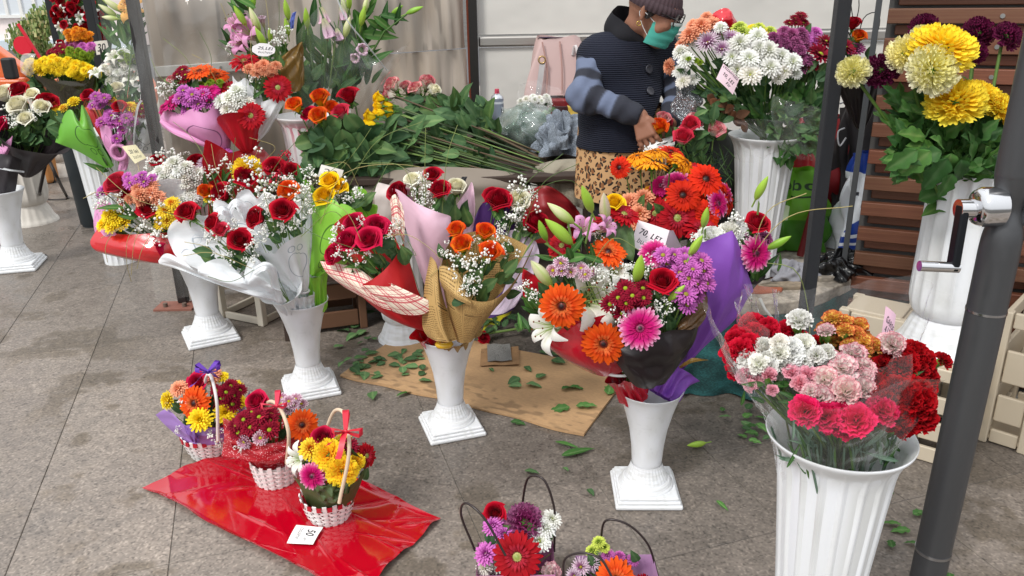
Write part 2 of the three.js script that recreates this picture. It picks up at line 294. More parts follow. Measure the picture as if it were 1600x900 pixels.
K.spW = spr('#f6f6f2', '#e8ecd8', '#c8d060', dense); K.spY = spr('#fee42c', '#f8d410', '#e0c010', dense); K.spL = spr('#cf70c2', '#b652aa', '#a8a040'); K.spM = spr('#9c1258', '#a8185e', '#c8c020', { edge: hx('#f0dce8') });
K.spR = spr('#90042a', '#740420', '#a8c030'); K.spP = spr('#f0a884', '#e8946c', '#c8b050', dense); K.spX = spr('#e8d4e4', '#a04a90', '#b0a040', { rings: [[22, 0.5, 0.08, 0.026], [20, 0.42, 0.2, 0.026], [14, 0.3, 0.3, 0.026]], eyeR: 0.07 });
K.spD = spr('#8c2466', '#6c144a', '#90902a', { ...dense, edge: hx('#b86a9c') }); K.spK = spr('#d878c8', '#b84aa8', '#c8a0b0', dense); K.spV = spr('#f4dc3c', '#e46a1e', '#d8a020', dense); K.btn = spr('#8aa428', '#70901c', '#8aa428', dense); K.spG = spr('#d8e468', '#5a8a1c', '#90b030', dense);
K.spO = spr('#ef9a1c', '#e07a10', '#c86010', dense);
const carn = (c, e, bk, w) => ({ name: 'carnation', geos: three_((s) => carnGeo(hx(c), hx(e), hx(bk), s, w)), mat: petalMat, kids: [['calyx', [CCAL], leafMat]] });
K.carR = carn('#a0000e', '#b80012', '#80000c'); K.carC = carn('#c40026', '#d81438', '#a80020'); K.carH = carn('#da0a50', '#ee2a6c', '#c00444'); K.carW = carn('#f4f4ee', '#fbfbf8', '#dfe6c4');
K.carWP = carn('#f6eae6', '#e8809a', '#f2eada', 0.05); K.carP = carn('#f2a8b8', '#f6bccb', '#e890a4'); K.carYR = carn('#f4d870', '#d65038', '#f0dc90', 0.08);
const lily = (c, m, t, open) => ({ name: 'lily', geos: three_((s) => lilyGeo(hx(c), hx(m), hx(t), s, open)), mat: petalMat, kids: [] });
K.lilW = lily('#f4f4ee', '#d8e0b0', '#c8d888', 1); K.lilP = lily('#dfa2cc', '#c878b4', '#d8d8a8', 0.85); K.lilY = lily('#f3c070', '#f0a850', '#d8c860', 1); K.lilT = lily('#e8c8dc', '#d098c0', '#d8dca8', 0.4);
const bud = (a, c) => ({ name: 'lily_bud', geos: [budGeo(hx(a), hx(c))], mat: waxMat, kids: [], bud: true });
K.bud = bud('#8fae3a', '#9cc23e'); K.budP = bud('#a8be58', '#e6e4b8'); K.budR = bud('#b4c078', '#dcc6b4'); K.budG = bud('#6f9c2c', '#86b834');
const GYPS = [1, 2, 3, 4].map((s) => gypsGeo(s)), GYPSR = [5, 6].map((s) => gypsGeo(s, hx('#c01838')));
const LEAF = {}; for (const k of ['rose', 'mum', 'lily', 'ruscus']) LEAF[k] = [1, 2, 3, 4].map((s) => leafGeo(k, s));
const UPY = V(0, 1, 0), TOCAM = V(0, 0.42, 1).normalize();
function orient(o, dir, spin) { o.quaternion.setFromUnitVectors(UPY, dir.clone().normalize()); o.rotateY(spin ?? rr(0, TAU)); }
function flower(kind, pos, size, dir, parent, spin) {   // one head under its bouquet
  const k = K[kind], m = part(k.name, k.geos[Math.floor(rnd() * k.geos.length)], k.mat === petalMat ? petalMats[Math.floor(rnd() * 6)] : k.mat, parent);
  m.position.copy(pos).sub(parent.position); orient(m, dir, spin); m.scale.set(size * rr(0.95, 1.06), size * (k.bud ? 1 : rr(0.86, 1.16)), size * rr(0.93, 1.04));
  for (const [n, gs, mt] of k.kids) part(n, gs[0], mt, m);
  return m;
}
function stem(a, b, r, parent, mat = 0, name = 'stem', straight) {      // a, b in the world
  const m = part(name, straight ? stemGeoStraight : stemGeo, typeof mat === 'number' ? stemMats[mat] : mat, parent), d = b.clone().sub(a), o = parent ? parent.position : V(0, 0, 0);
  m.position.copy(a).sub(o); m.quaternion.setFromUnitVectors(UPY, d.clone().normalize()); m.rotateY(rr(0, TAU)); m.scale.set(r, d.length(), r);
  return m;
}
const leafMats = [[1, 1, 1], [1.15, 1.05, 0.8], [1.5, 1.35, 1.25], [0.7, 0.75, 0.75], [0.5, 0.6, 0.62], [0.9, 0.9, 0.85]].map(([r, g, q]) => { const m = leafMat.clone(); m.color.setRGB(r, g, q); return m; });
function leaf(kind, pos, size, parent, dir, face) {
  const m = part('leaf', LEAF[kind][Math.floor(rnd() * 4)], leafMats[Math.floor(rnd() * 6)], parent), o = parent ? parent.position : V(0, 0, 0);
  const y = dir.clone().normalize(), z = (face ?? TOCAM).clone().addScaledVector(y, -(face ?? TOCAM).dot(y)).normalize(), x = y.clone().cross(z);
  m.quaternion.setFromRotationMatrix(new THREE.Matrix4().makeBasis(x, y, z)); m.position.copy(pos).addScaledVector(y, -0.45 * size).sub(o); m.scale.setScalar(size);
  return m;
}
const PX = (dx, dy) => V(dx, -dy * 0.94, dy * -0.34).normalize();        // a direction in the picture plane, as a direction in the world
// ------------------------------------------------------------------ the setting: pavement, walls, street behind
const N8 = valueNoise(8, 1), N32 = valueNoise(32, 2), N128 = valueNoise(128, 3), N400 = valueNoise(400, 4), N700 = valueNoise(700, 5);
const graniteTex = pixels(2048, 2048, (u, v) => {
  const g = N400(u, v), f = N700(v, u), m = N128(u, v), s = N32(u, v), l = N8(u, v);
  let k = 0.505 + 0.05 * (g - 0.5) + 0.12 * (f - 0.5) + 0.06 * (m - 0.5) + 0.10 * (l - 0.5) + 0.05 * (s - 0.5);
  if (f > 0.85) k += 0.06; if (f < 0.14) k -= 0.08;
  const stain = sm(0.50, 0.74, 0.7 * s + 0.3 * m) * sm(0.3, 0.7, l); k *= 1 - 0.25 * stain;
  return [k * 1.03, k * (0.955 - 0.02 * stain), k * (0.885 - 0.06 * stain)];
});
const graniteRough = pixels(512, 512, (u, v) => { const k = 0.5 + 0.35 * (N8(u, v) - 0.5) + 0.3 * (N32(u, v) - 0.5) + 0.2 * (N128(u, v) - 0.5); return [k, k, k]; }, false);
const graniteBump = pixels(1024, 1024, (u, v) => { const k = 0.6 * N400(u, v) + 0.4 * N128(u, v); return [k, k, k]; }, false);
const tileMat = std({ map: graniteTex, roughnessMap: graniteRough, roughness: 1, bumpMap: graniteBump, bumpScale: 0.0012, vertexColors: true });
const TS = 0.444, TA = 17.5 * Math.PI / 180, TO = [0.50, -2.125];
const tileAxis = (s, t) => [Math.cos(TA) * s + Math.sin(TA) * t, -Math.sin(TA) * s + Math.cos(TA) * t];
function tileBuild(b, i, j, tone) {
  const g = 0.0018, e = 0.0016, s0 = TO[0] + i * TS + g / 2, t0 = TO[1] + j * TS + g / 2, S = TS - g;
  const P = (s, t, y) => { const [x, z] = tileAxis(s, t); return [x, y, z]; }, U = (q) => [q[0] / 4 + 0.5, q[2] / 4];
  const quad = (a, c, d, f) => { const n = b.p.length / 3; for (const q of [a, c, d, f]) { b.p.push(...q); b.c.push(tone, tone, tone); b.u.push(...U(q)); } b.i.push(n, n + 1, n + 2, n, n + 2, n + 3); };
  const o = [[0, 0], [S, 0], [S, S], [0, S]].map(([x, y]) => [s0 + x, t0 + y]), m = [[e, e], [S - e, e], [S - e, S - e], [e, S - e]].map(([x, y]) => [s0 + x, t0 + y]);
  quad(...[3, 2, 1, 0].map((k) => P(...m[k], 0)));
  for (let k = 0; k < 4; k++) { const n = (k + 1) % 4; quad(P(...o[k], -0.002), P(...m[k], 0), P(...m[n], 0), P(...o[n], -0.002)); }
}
const groundTex = pixels(256, 256, (u, v) => { const k = 0.2 + 0.12 * N128(u, v) + 0.08 * N8(u, v); return [k, k * 0.97, k * 0.92]; });
groundTex.repeat.set(60, 60);
const groundGeo = new THREE.PlaneGeometry(240, 240); groundGeo.rotateX(-Math.PI / 2); groundGeo.translate(0, -0.009, -60);
struct('ground', groundGeo, std({ map: groundTex, roughness: 0.9 }));
{
  const bed = new THREE.PlaneGeometry(17, 15); bed.rotateX(-Math.PI / 2); bed.translate(-1, -0.0045, -6.5);
  const pave = struct('pavement', bed, std({ color: new THREE.Color(0.27, 0.245, 0.21), roughness: 0.95 }));
  const near = [], far = new B(); seed = 4;
  for (let j = -24; j < 14; j++) for (let i = -22; i < 20; i++) {
    const [x, z] = tileAxis(TO[0] + (i + 0.5) * TS, TO[1] + (j + 0.5) * TS);
    if (x < -9 || x > 7 || z > 0.6 || z < -13.5) continue;
    const p = V(x, 0, z).project(camera), seen = Math.abs(p.x) < 1.25 && Math.abs(p.y) < 1.35 && z < -1 && z > -6.2, tone = rr(0.9, 1.08) * lerp(1, 0.7, sm(-1.5, 0.4, x) * sm(-1.3, -2.5, z)) * lerp(1, 0.8, sm(-2.8, -4.2, z));  // stall shade and dirt put into the tile colour, darker right and back
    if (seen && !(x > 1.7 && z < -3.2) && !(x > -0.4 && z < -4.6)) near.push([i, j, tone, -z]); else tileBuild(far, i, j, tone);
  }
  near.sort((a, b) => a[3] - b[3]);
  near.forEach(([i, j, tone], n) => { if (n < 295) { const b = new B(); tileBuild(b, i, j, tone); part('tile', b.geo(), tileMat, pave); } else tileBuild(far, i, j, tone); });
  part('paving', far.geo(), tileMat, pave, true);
}
// slatted timber wall on the right
const woodTex = (c0, c1, sd) => { const a = valueNoise(64, sd), c = valueNoise(8, sd + 1); return pixels(512, 64, (u, v) => { const k = 0.5 * a(u * 0.12, v * 0.9) + 0.3 * a((u * 0.5) % 1, v) + 0.2 * c(u, v), q = mx(c0, c1, k); return q; }); };
const slatMats = [1, 2, 3, 4].map((s) => std({ map: woodTex([0.38, 0.21, 0.15], [0.62 - s * 0.03, 0.38, 0.28], s * 3), roughness: 0.5 }));
const screwMat = std({ color: 0xb8b8b4, metalness: 1, roughness: 0.35 });
{
  const L = at(1357, 240, 3.06); L.y = 0; const Rp = gnd(1600, 627), dir = Rp.clone().sub(L).normalize(), len = 2.1, ang = Math.atan2(-dir.z, dir.x);
  const w = thing('slatted_wall', 'reddish brown slatted timber wall behind the yellow chrysanthemums', 'wall', L);
  w.rotation.y = ang;
  part('backing', new THREE.BoxGeometry(len, 2.3, 0.05).translate(len / 2, 1.19, -0.085), std({ color: new THREE.Color(0.17, 0.165, 0.16), roughness: 0.8 }), w);
  part('edge_board', new THREE.BoxGeometry(0.02, 2.3, 0.13).translate(-0.035, 1.19, -0.05), std({ color: new THREE.Color(0.07, 0.075, 0.08), roughness: 0.6, metalness: 0.2 }), w);
  part('plinth', new THREE.BoxGeometry(len, 0.035, 0.15).translate(len / 2, 0.0175, -0.03), std({ color: new THREE.Color(0.25, 0.25, 0.24), roughness: 0.9 }), w);
  const gA = new RoundedBoxGeometry(len, 0.052, 0.034, 1, 0.004).translate(len / 2, 0, 0), gB = new RoundedBoxGeometry(len - 0.02, 0.036, 0.03, 1, 0.004).translate(len / 2 + 0.02, 0, -0.038), sc = new THREE.CylinderGeometry(0.008, 0.008, 0.005, 10).rotateX(Math.PI / 2);
  seed = 77;
  for (let k = 0; k < 22; k++) {
    const y = 0.075 + k * 0.102; const a = part('slat', gA, slatMats[Math.floor(rnd() * 4)], w); a.position.set(0, y + 0.03, 0); a.rotation.z = rr(-0.002, 0.002);
    const b = part('slat', gB, slatMats[Math.floor(rnd() * 4)], w); b.position.set(0, y - 0.0185, 0);
    for (const x of [0.36, 1.1]) { const s = part('screw', sc, screwMat, a); s.position.set(x, 0, 0.019); }
  }
}
// white panelled wall at the back, with its steel rail, and the milky plastic side wall
const ZB = -5.2, P740 = at(740, 52, 5.2);
{
  const dust = pixels(256, 256, (u, v) => { const k = 0.9 + 0.05 * (N8(u, v) - 0.5) + 0.03 * (N32(u, v) - 0.5) ; return [k, k * 0.985, k * 0.955]; });
  const w = thing('white_wall', 'white panelled wall with a steel rail behind the flower seller', 'wall', V(P740.x, 0, ZB));
  const wm = std({ map: dust, color: new THREE.Color(0.86, 0.86, 0.86), roughness: 0.55 });
  for (const [x, wd] of [[0.03, 2.28], [2.316, 1.6]]) {
    part('panel', new THREE.BoxGeometry(wd, 1.2, 0.03).translate(x + wd / 2, 0.6, -0.015), wm, w);
    part('panel', new THREE.BoxGeometry(wd, 1.3, 0.03).translate(x + wd / 2, 1.93, -0.015), wm, w);
  }
  part('rail', new RoundedBoxGeometry(3.9, 0.062, 0.05, 2, 0.012).translate(1.98, 1.238, 0.0), std({ color: new THREE.Color(0.55, 0.52, 0.48), metalness: 0.9, roughness: 0.32 }), w);
  const post = thing('wall_post', 'black steel corner post where the plastic wall meets the white wall', 'post', V(P740.x, 0, ZB));
  part('post_bar', new THREE.BoxGeometry(0.05, 2.6, 0.06).translate(0, 1.3, 0.03), std({ color: 0x16130f, roughness: 0.6 }), post);
  part('rust_strip', new THREE.BoxGeometry(0.012, 2.6, 0.05).translate(-0.032, 1.3, 0.03), std({ color: 0x6b2f1a, roughness: 0.9 }), post);
}
const POLE = gnd(288, 474);
{
  const a = POLE.clone().add(V(0.03, 0, -0.03)), c = V(P740.x - 0.05, 0, ZB + 0.03), d = c.clone().sub(a), len = d.length();
  const w = thing('plastic_wall', 'milky brown plastic sheet wall between the dark pole and the black corner post', 'wall', a); w.rotation.y = Math.atan2(-d.z, d.x);
  const a8 = valueNoise(24, 31), b8 = valueNoise(6, 33);
  const pt = pixels(512, 512, (u, v) => { const k = 0.70 + 0.22 * (a8(u * 0.9, v * 0.15) - 0.5) + 0.24 * (b8(u, v) - 0.5) - 0.12 * sm(0.7, 0.95, N32(u, v * 0.3)), q = sm(0.25, 0.75, b8(v * 0.7, u)); return [k * lerp(0.98, 1.08, q), k * lerp(0.90, 1.01, q), k * lerp(0.81, 0.93, q)]; });
  const pm = phy({ map: pt, roughness: 0.38, clearcoat: 0.35, clearcoatRoughness: 0.2 });
  const wavy = (x0, x1, y0, y1, ph) => { const b = new B(); b.patch(40, 24, (u, v) => [lerp(x0, x1, u), lerp(y0, y1, v), 0.012 * Math.sin(u * 23 + ph) * Math.sin(v * 5 + ph) + 0.006 * Math.sin(u * 60 + v * 9)], [1, 1, 1], false, (u, v) => [u, v]); return b.geo(); };
  part('sheet', wavy(0, len * 0.55, 0.02, 1.17, 0), pm, w); part('sheet', wavy(0, len * 0.55, 1.22, 2.5, 2), pm, w); part('sheet', wavy(len * 0.56, len, 0.02, 1.2, 4), pm, w); part('sheet', wavy(len * 0.555, len, 1.205, 2.5, 1), pm, w);
  part('batten', new RoundedBoxGeometry(len * 0.55, 0.05, 0.02, 1, 0.004).translate(len * 0.275, 1.195, 0.012), std({ color: 0xc9c6be, roughness: 0.5 }), w);
  for (let k = 0; k < 5; k++) part('rivet', new THREE.CylinderGeometry(0.007, 0.007, 0.006, 8).rotateX(Math.PI / 2).translate(0.12 + k * 0.2, 1.195, 0.024), screwMat, w);
}
{ // booth pole with its foot plate and the clear film beside it
  const p = thing('booth_pole', 'dark square steel pole with rusty foot plate at the left booth corner', 'pole', POLE);
  const dark = std({ color: 0x3c3a3a, roughness: 0.32, metalness: 0.6 });
  part('shaft', new RoundedBoxGeometry(0.05, 2.6, 0.05, 1, 0.006).translate(0, 1.31, 0), dark, p);
  part('foot_plate', new THREE.BoxGeometry(0.2, 0.01, 0.12).translate(-0.02, 0.005, 0.05), std({ color: 0x8a5a4c, roughness: 0.85 }), p);
  for (const x of [-0.07, 0.03]) part('bolt', new THREE.CylinderGeometry(0.012, 0.012, 0.02, 6).translate(x, 0.02, 0.07), std({ color: 0x6a5a50, roughness: 0.7 }), p);
  const f = new B(); f.patch(6, 40, (u, v) => [lerp(-0.12, 0.1, u) + 0.01 * Math.sin(v * 20), lerp(0.05, 2.4, v), 0.06 + 0.03 * Math.sin(u * 6 + v * 3) + 0.01 * Math.sin(v * 31)], [1, 1, 1]);
  const fm = tag(part('plastic_film', f.geo(), phy({ color: 0xf8f8f6, roughness: 0.05, transmission: 0.93, thickness: 0, ior: 1.4, bumpMap: crumpleTex, bumpScale: 0.03 })), 'clear plastic film hanging down beside the dark booth pole', 'plastic film'); fm.position.copy(POLE);
  const rope = tag(part('cord', new THREE.TubeGeometry(new THREE.CatmullRomCurve3([at(206, -20, 4.3), at(213, 60, 4.32), at(220, 120, 4.3), at(222, 156, 4.3)]), 20, 0.006, 6), std({ color: 0x161616, roughness: 0.7 })), 'thin black cord hanging left of the booth pole', 'cord');
}
{ // two thinner poles further left
  for (const [px, py, d, w, lab] of [[82, 30, 7.6, 0.05, 'thin dark pole left of the red flower wreath'], [150, 60, 6.6, 0.066, 'dark pole carrying the paper sign that reads 30']]) {
    const q = at(px, py, d), p = thing('stall_pole', lab, 'pole', V(q.x, 0, q.z));
    part('shaft', new RoundedBoxGeometry(w, 2.7, w, 1, 0.005).translate(0, 1.355, 0), std({ color: 0x26282a, roughness: 0.5, metalness: 0.4 }), p);
    part('foot_plate', new THREE.BoxGeometry(w * 2.6, 0.01, w * 2.6).translate(0, 0.005, 0), std({ color: 0x3a3836, roughness: 0.8 }), p);
  }
}
{ // black textured post in front of the platform
  const q = at(1291, 220, 2.62), p = thing('booth_post', 'black hammered square steel post in front of the covered platform', 'post', V(q.x, 0, q.z));
  const hb = pixels(256, 256, (u, v) => { const k = N128(u, v); return [k, k, k]; }, false); hb.repeat.set(1, 20);
  part('shaft', new RoundedBoxGeometry(0.043, 2.7, 0.043, 1, 0.005).translate(0, 1.36, 0), std({ color: 0x33353a, roughness: 0.45, metalness: 0.3, bumpMap: hb, bumpScale: 0.002 }), p);
  part('foot_plate', new THREE.BoxGeometry(0.12, 0.01, 0.12).translate(0, 0.005, 0), std({ color: 0x222326, roughness: 0.7 }), p);
}
{ // the parasol mast with its crank
  const q = at(1541, 448, 1.79), m = thing('parasol_mast', 'thick dark grey parasol mast with chrome crank in the right foreground', 'parasol mast', V(q.x, 0, q.z));
  const brushed = pixels(64, 512, (u, v) => { const k = 0.42 + 0.16 * (N128(u, v * 0.3) - 0.5); return [k, k, k]; }, false);
  m.rotation.z = -0.014; const mm = std({ color: new THREE.Color(0.085, 0.087, 0.092), roughness: 1, roughnessMap: brushed, metalness: 0.55 });
  const chrome = std({ color: 0xd8d8da, metalness: 1, roughness: 0.12 });
  part('tube', new THREE.CylinderGeometry(0.044, 0.044, 0.80, 40).translate(0, 0.40, 0), mm, m);
  part('ring', new THREE.CylinderGeometry(0.0453, 0.0453, 0.006, 40).translate(0, 0.803, 0), std({ color: 0xb0b0b2, metalness: 1, roughness: 0.25 }), m);
  part('ring', new THREE.CylinderGeometry(0.046, 0.046, 0.008, 40).translate(0, 0.10, 0), std({ color: 0xa8a8aa, metalness: 1, roughness: 0.3 }), m);
  const prof = [[0.044, 0], [0.044, 0.10], [0.044, 0.15], [0.042, 0.185], [0.036, 0.215], [0.027, 0.25], [0.036, 0.29], [0.042, 0.32], [0.044, 0.36], [0.044, 0.6], [0.044, 1.0], [0.044, 1.6]].map(([r, y]) => new THREE.Vector2(r, y + 0.806));
  part('upper_tube', new THREE.LatheGeometry(new THREE.SplineCurve(prof).getPoints(60), 40), mm, m);
  const crankY = 1.06;
  const cap = (x, s) => { const c = part('crank_housing', new THREE.LatheGeometry([[0, 0], [0.04, 0], [0.046, 0.006], [0.046, 0.045], [0.04, 0.058], [0.03, 0.064], [0, 0.066]].map(([r, y]) => new THREE.Vector2(r, y)), 32), chrome, m); c.rotation.z = s * Math.PI / 2; c.position.set(x, crankY, 0.005); return c; };
  cap(-0.02, 1); cap(0.02, -1);
  const hub = part('crank_hub', new THREE.CylinderGeometry(0.022, 0.022, 0.04, 24), chrome, m); hub.rotation.z = Math.PI / 2; hub.position.set(-0.1, crankY - 0.004, 0.005);
  const arm = part('crank_arm', new RoundedBoxGeometry(0.02, 0.155, 0.032, 2, 0.006), std({ color: 0x24262a, metalness: 0.7, roughness: 0.3 }), m); arm.position.set(-0.114, crankY - 0.07, 0.018); arm.rotation.x = -0.12; arm.rotation.z = -0.04;
  const grip = part('crank_grip', new THREE.CylinderGeometry(0.0125, 0.0125, 0.092, 20), chrome, m); grip.rotation.z = Math.PI / 2 - 0.05; grip.position.set(-0.152, crankY - 0.136, 0.03);
}
// the street behind, on the left
{
  const bl = at(30, 0, 24), b = thing('pink_building', 'pale pink building with a barred white window across the street', 'building', V(bl.x - 6, 0, bl.z - 3));
  part('wall', new THREE.BoxGeometry(20, 12, 5).translate(-2, 6, -2), std({ color: new THREE.Color(0.82, 0.70, 0.67), roughness: 0.8 }), b);
  part('ledge', new THREE.BoxGeometry(20, 0.35, 0.7).translate(-2, 0.1, 0.8), std({ color: new THREE.Color(0.62, 0.7, 0.75), roughness: 0.7 }), b);
  for (const x of [-3.6, 0.4, 4.4]) {
    const wd = part('window', new THREE.BoxGeometry(2.2, 1.9, 0.06).translate(x, 1.9, 0.53), std({ color: new THREE.Color(0.7, 0.74, 0.78), roughness: 0.2 }), b);
    for (let k = 0; k < 6; k++) part('frame_bar', new THREE.BoxGeometry(0.09, 1.94, 0.08).translate(x - 1.1 + k * 0.44, 1.9, 0.58), std({ color: 0xe8e6e2, roughness: 0.6 }), wd);
    for (let k = 0; k < 3; k++) part('frame_bar', new THREE.BoxGeometry(2.3, 0.09, 0.084).translate(x, 0.96 + k * 0.94, 0.58), std({ color: 0xe8e6e2, roughness: 0.6 }), wd);
  }
  const road = new THREE.PlaneGeometry(60, 9); road.rotateX(-Math.PI / 2); road.translate(-8, -0.005, -19); struct('road', road, std({ color: new THREE.Color(0.09, 0.09, 0.095), roughness: 0.9 }));
  // a leafy shrub
  const sp = at(60, 50, 11), sh = thing('shrub', 'pale green leafy shrub behind the stall by the orange vehicle', 'shrub', V(sp.x + 0.1, 0, sp.z)); sh.scale.set(0.6, 0.86, 0.6);
  const cb = new B(); seed = 5; const cs = [hx('#8fa86a'), hx('#6f8f50'), hx('#aebd84'), hx('#5c7d44'), hx('#c0c890')];
  for (let k = 0; k < 4200; k++) {
    const cl = Math.floor(rnd() * 26), q = cl * 2.4, cx = Math.cos(q) * 0.62 * Math.sqrt((cl + 1) / 26), cz = Math.sin(q) * 0.5, cy = 0.55 + (cl * 0.618 % 1) * 1.05, d = V(rr(-1, 1), rr(-1, 1), rr(-1, 1)).normalize().multiplyScalar(0.24 * Math.cbrt(rnd())), x = cx + d.x, y = cy + d.y, z = cz + d.z, s = rr(0.022, 0.042), a = rr(0, 6.28), t = rr(-0.8, 0.8), c = cs[Math.floor(rnd() * 5)];
    b; cb.patch(1, 1, (u, v) => [x + s * (u - 0.5) * Math.cos(a) * 1.2 - s * (v - 0.5) * Math.sin(a) * t, y + s * (v - 0.5) * 1.6, z + s * (u - 0.5) * Math.sin(a) + s * (v - 0.5) * t], c);
  }
  part('crown', cb.geo(), leafMat, sh);
  const tb = new B(); for (let k = 0; k < 7; k++) tb.tube([[0, 0, 0], [0.1 * Math.cos(k), 0.5, 0.1 * Math.sin(k * 2)], [0.45 * Math.cos(k * 2.1), 1.2, 0.4 * Math.sin(k * 1.7)]], 0.03, 0.01, 5, hx('#5a4a36')); part('trunk', tb.geo(), waxMat, sh);
}
{ // orange vehicle at the left edge: bonnet, door with white decal, slanting pillar, mirror, headlight
  const o = at(60, 100, 8.4), v = thing('orange_van', 'orange van with a slanting windscreen pillar at the left edge', 'van', V(o.x - 0.36, 0, o.z)); v.scale.y = 0.8;
  const om = phy({ color: new THREE.Color(0.72, 0.14, 0.03), roughness: 0.35, clearcoat: 0.6, clearcoatRoughness: 0.1 }), gl = phy({ color: new THREE.Color(0.12, 0.15, 0.16), roughness: 0.05, clearcoat: 1 }), bk = std({ color: 0x161718, roughness: 0.6 });
  const ext = (pts, d, hole) => { const s = new THREE.Shape(pts.map(([x, y]) => new THREE.Vector2(x, y))); if (hole) s.holes.push(new THREE.Path(hole.map(([x, y]) => new THREE.Vector2(x, y)))); return new THREE.ExtrudeGeometry(s, { depth: d, bevelEnabled: true, bevelSize: 0.02, bevelThickness: 0.02, bevelSegments: 2 }).translate(0, 0, -d); };
  part('body', ext([[-3.2, 0.3], [0.72, 0.3], [0.80, 0.55], [0.70, 0.84], [0.40, 0.96], [-3.2, 0.98]], 1.7), om, v);
  part('cab', ext([[-3.2, 0.985], [0.28, 0.985], [-0.62, 1.95], [-3.2, 2.0]], 0.1, [[-3.0, 1.05], [-0.02, 1.05], [-0.75, 1.82], [-3.0, 1.86]]), om, v);
  part('window', ext([[-3.0, 1.05], [-0.02, 1.05], [-0.75, 1.82], [-3.0, 1.86]], 0.02).translate(0, 0, -0.04), phy({ color: new THREE.Color(0.45, 0.5, 0.52), roughness: 0.08, clearcoat: 1 }), v);
  part('mirror', new RoundedBoxGeometry(0.12, 0.26, 0.1, 2, 0.03).translate(0.16, 1.1, 0.16), bk, v);
  part('door', ext([[-0.9, 0.45], [0.2, 0.45], [0.2, 0.93], [-0.9, 0.95]], 0.02).translate(0, 0, 0.045), om, v);
  part('decal', ext([[0, 0], [0.1, 0.02], [0.07, 0.16], [0.12, 0.3], [0.06, 0.36], [0.0, 0.3], [0.03, 0.15]], 0.004).translate(-0.02, 0.52, 0.075), std({ color: 0xe8e0d4, roughness: 0.6 }), v);
  for (const x of [-2.4, 0.2]) part('wheel', new THREE.CylinderGeometry(0.33, 0.33, 0.2, 24).rotateX(Math.PI / 2).translate(x, 0.33, 0.0), bk, v);
  const s = at(38, 71, 7.0), r = thing('reflector', 'round red reflector disc with a red rod beside the orange van', 'reflector', V(s.x, 0, s.z));
  const red = std({ color: 0xd81430, roughness: 0.4 });
  part('disc', new THREE.CylinderGeometry(0.075, 0.075, 0.012, 24).rotateX(Math.PI / 2).translate(0, s.y, 0.02), red, r); part('pole', new THREE.CylinderGeometry(0.012, 0.012, s.y, 8).translate(0.0, s.y / 2, 0), bk, r);
  const rod = part('rod', new THREE.CylinderGeometry(0.014, 0.014, 0.42, 8), red, r); rod.position.set(0.09, s.y - 0.02, 0.03); rod.rotation.z = 0.42;
}
// ------------------------------------------------------------------ vases, crates, platform, table
const lathe = (pts, n = 48) => new THREE.LatheGeometry(pts.map(([r, y]) => new THREE.Vector2(r, y)), n);
function fluted(pts, n, depth, seg) {                   // a lathe whose wall is fluted: pts [r, y, share of the fluting]
  const b = new B(); const N = n * (seg ?? 6);
  b.patch(N, pts.length - 1, (u, v) => { const k = Math.round(v * (pts.length - 1)), [r, y, f] = pts[k], a = u * TAU, q = 1 - depth * (f ?? 0) * Math.pow(Math.abs(Math.cos(a * n / 2)), 0.7); return [Math.cos(a) * r * q, y, Math.sin(a) * r * q]; }, [1, 1, 1]);
  return b.geo();
}
function squareStep(s0, s1, y0, y1, rad) { return new RoundedBoxGeometry(s0, y1 - y0, s0, 3, rad).translate(0, (y0 + y1) / 2, 0); }
function trumpetVase(label, pos, turn, k = 1, tint) {
  const t = thing('trumpet_vase', label, 'vase', pos, 'white trumpet vases with square feet'); t.rotation.y = turn; t.scale.setScalar(k);
  const m = tint ?? whitePlastic;
  part('foot', mergeGeometries([squareStep(0.212, 0, 0, 0.016, 0.007), squareStep(0.200, 0, 0.0135, 0.027, 0.006), squareStep(0.188, 0, 0.025, 0.038, 0.006)]), m, t);
  const dome = [[0.088, 0.036], [0.088, 0.042], [0.083, 0.047], [0.080, 0.048], [0.079, 0.055], [0.073, 0.060], [0.070, 0.061]];
  part('dome', mergeGeometries([lathe(dome), fluted([[0.070, 0.061, 0], [0.066, 0.072, 0.6], [0.058, 0.088, 1], [0.052, 0.104, 1], [0.050, 0.112, 0.3], [0.0485, 0.115, 0]], 30, 0.045, 4).deleteAttribute('color')]), m, t);
  const cup = [[0.047, 0.114], [0.0485, 0.13], [0.052, 0.18], [0.060, 0.24], [0.075, 0.30], [0.089, 0.345], [0.099, 0.370], [0.104, 0.379], [0.1035, 0.382], [0.099, 0.378], [0.084, 0.352], [0.066, 0.30], [0.054, 0.24], [0.045, 0.14], [0.001, 0.135]];
  part('cup', lathe(cup, 56), m, t);
  return t;
}
function columnVase(label, pos, k = 1, ky = 1, turn = 0) {        // tall fluted bucket with a flared lip
  const t = thing('fluted_vase', label, 'vase', pos); t.scale.set(k, k * ky, k); t.rotation.y = turn;
  const pts = [[0.084, 0.0, 0], [0.086, 0.03, 1], [0.093, 0.15, 1], [0.104, 0.3, 1], [0.116, 0.45, 1], [0.125, 0.55, 1], [0.131, 0.582, 0.9], [0.139, 0.602, 0.3], [0.148, 0.616, 0], [0.154, 0.624, 0], [0.156, 0.630, 0], [0.153, 0.632, 0], [0.144, 0.622, 0], [0.130, 0.605, 0], [0.117, 0.55, 0], [0.078, 0.05, 0], [0.001, 0.045, 0]];
  part('body', fluted(pts, 18, 0.085, 10), whitePlastic, t); return t;
}
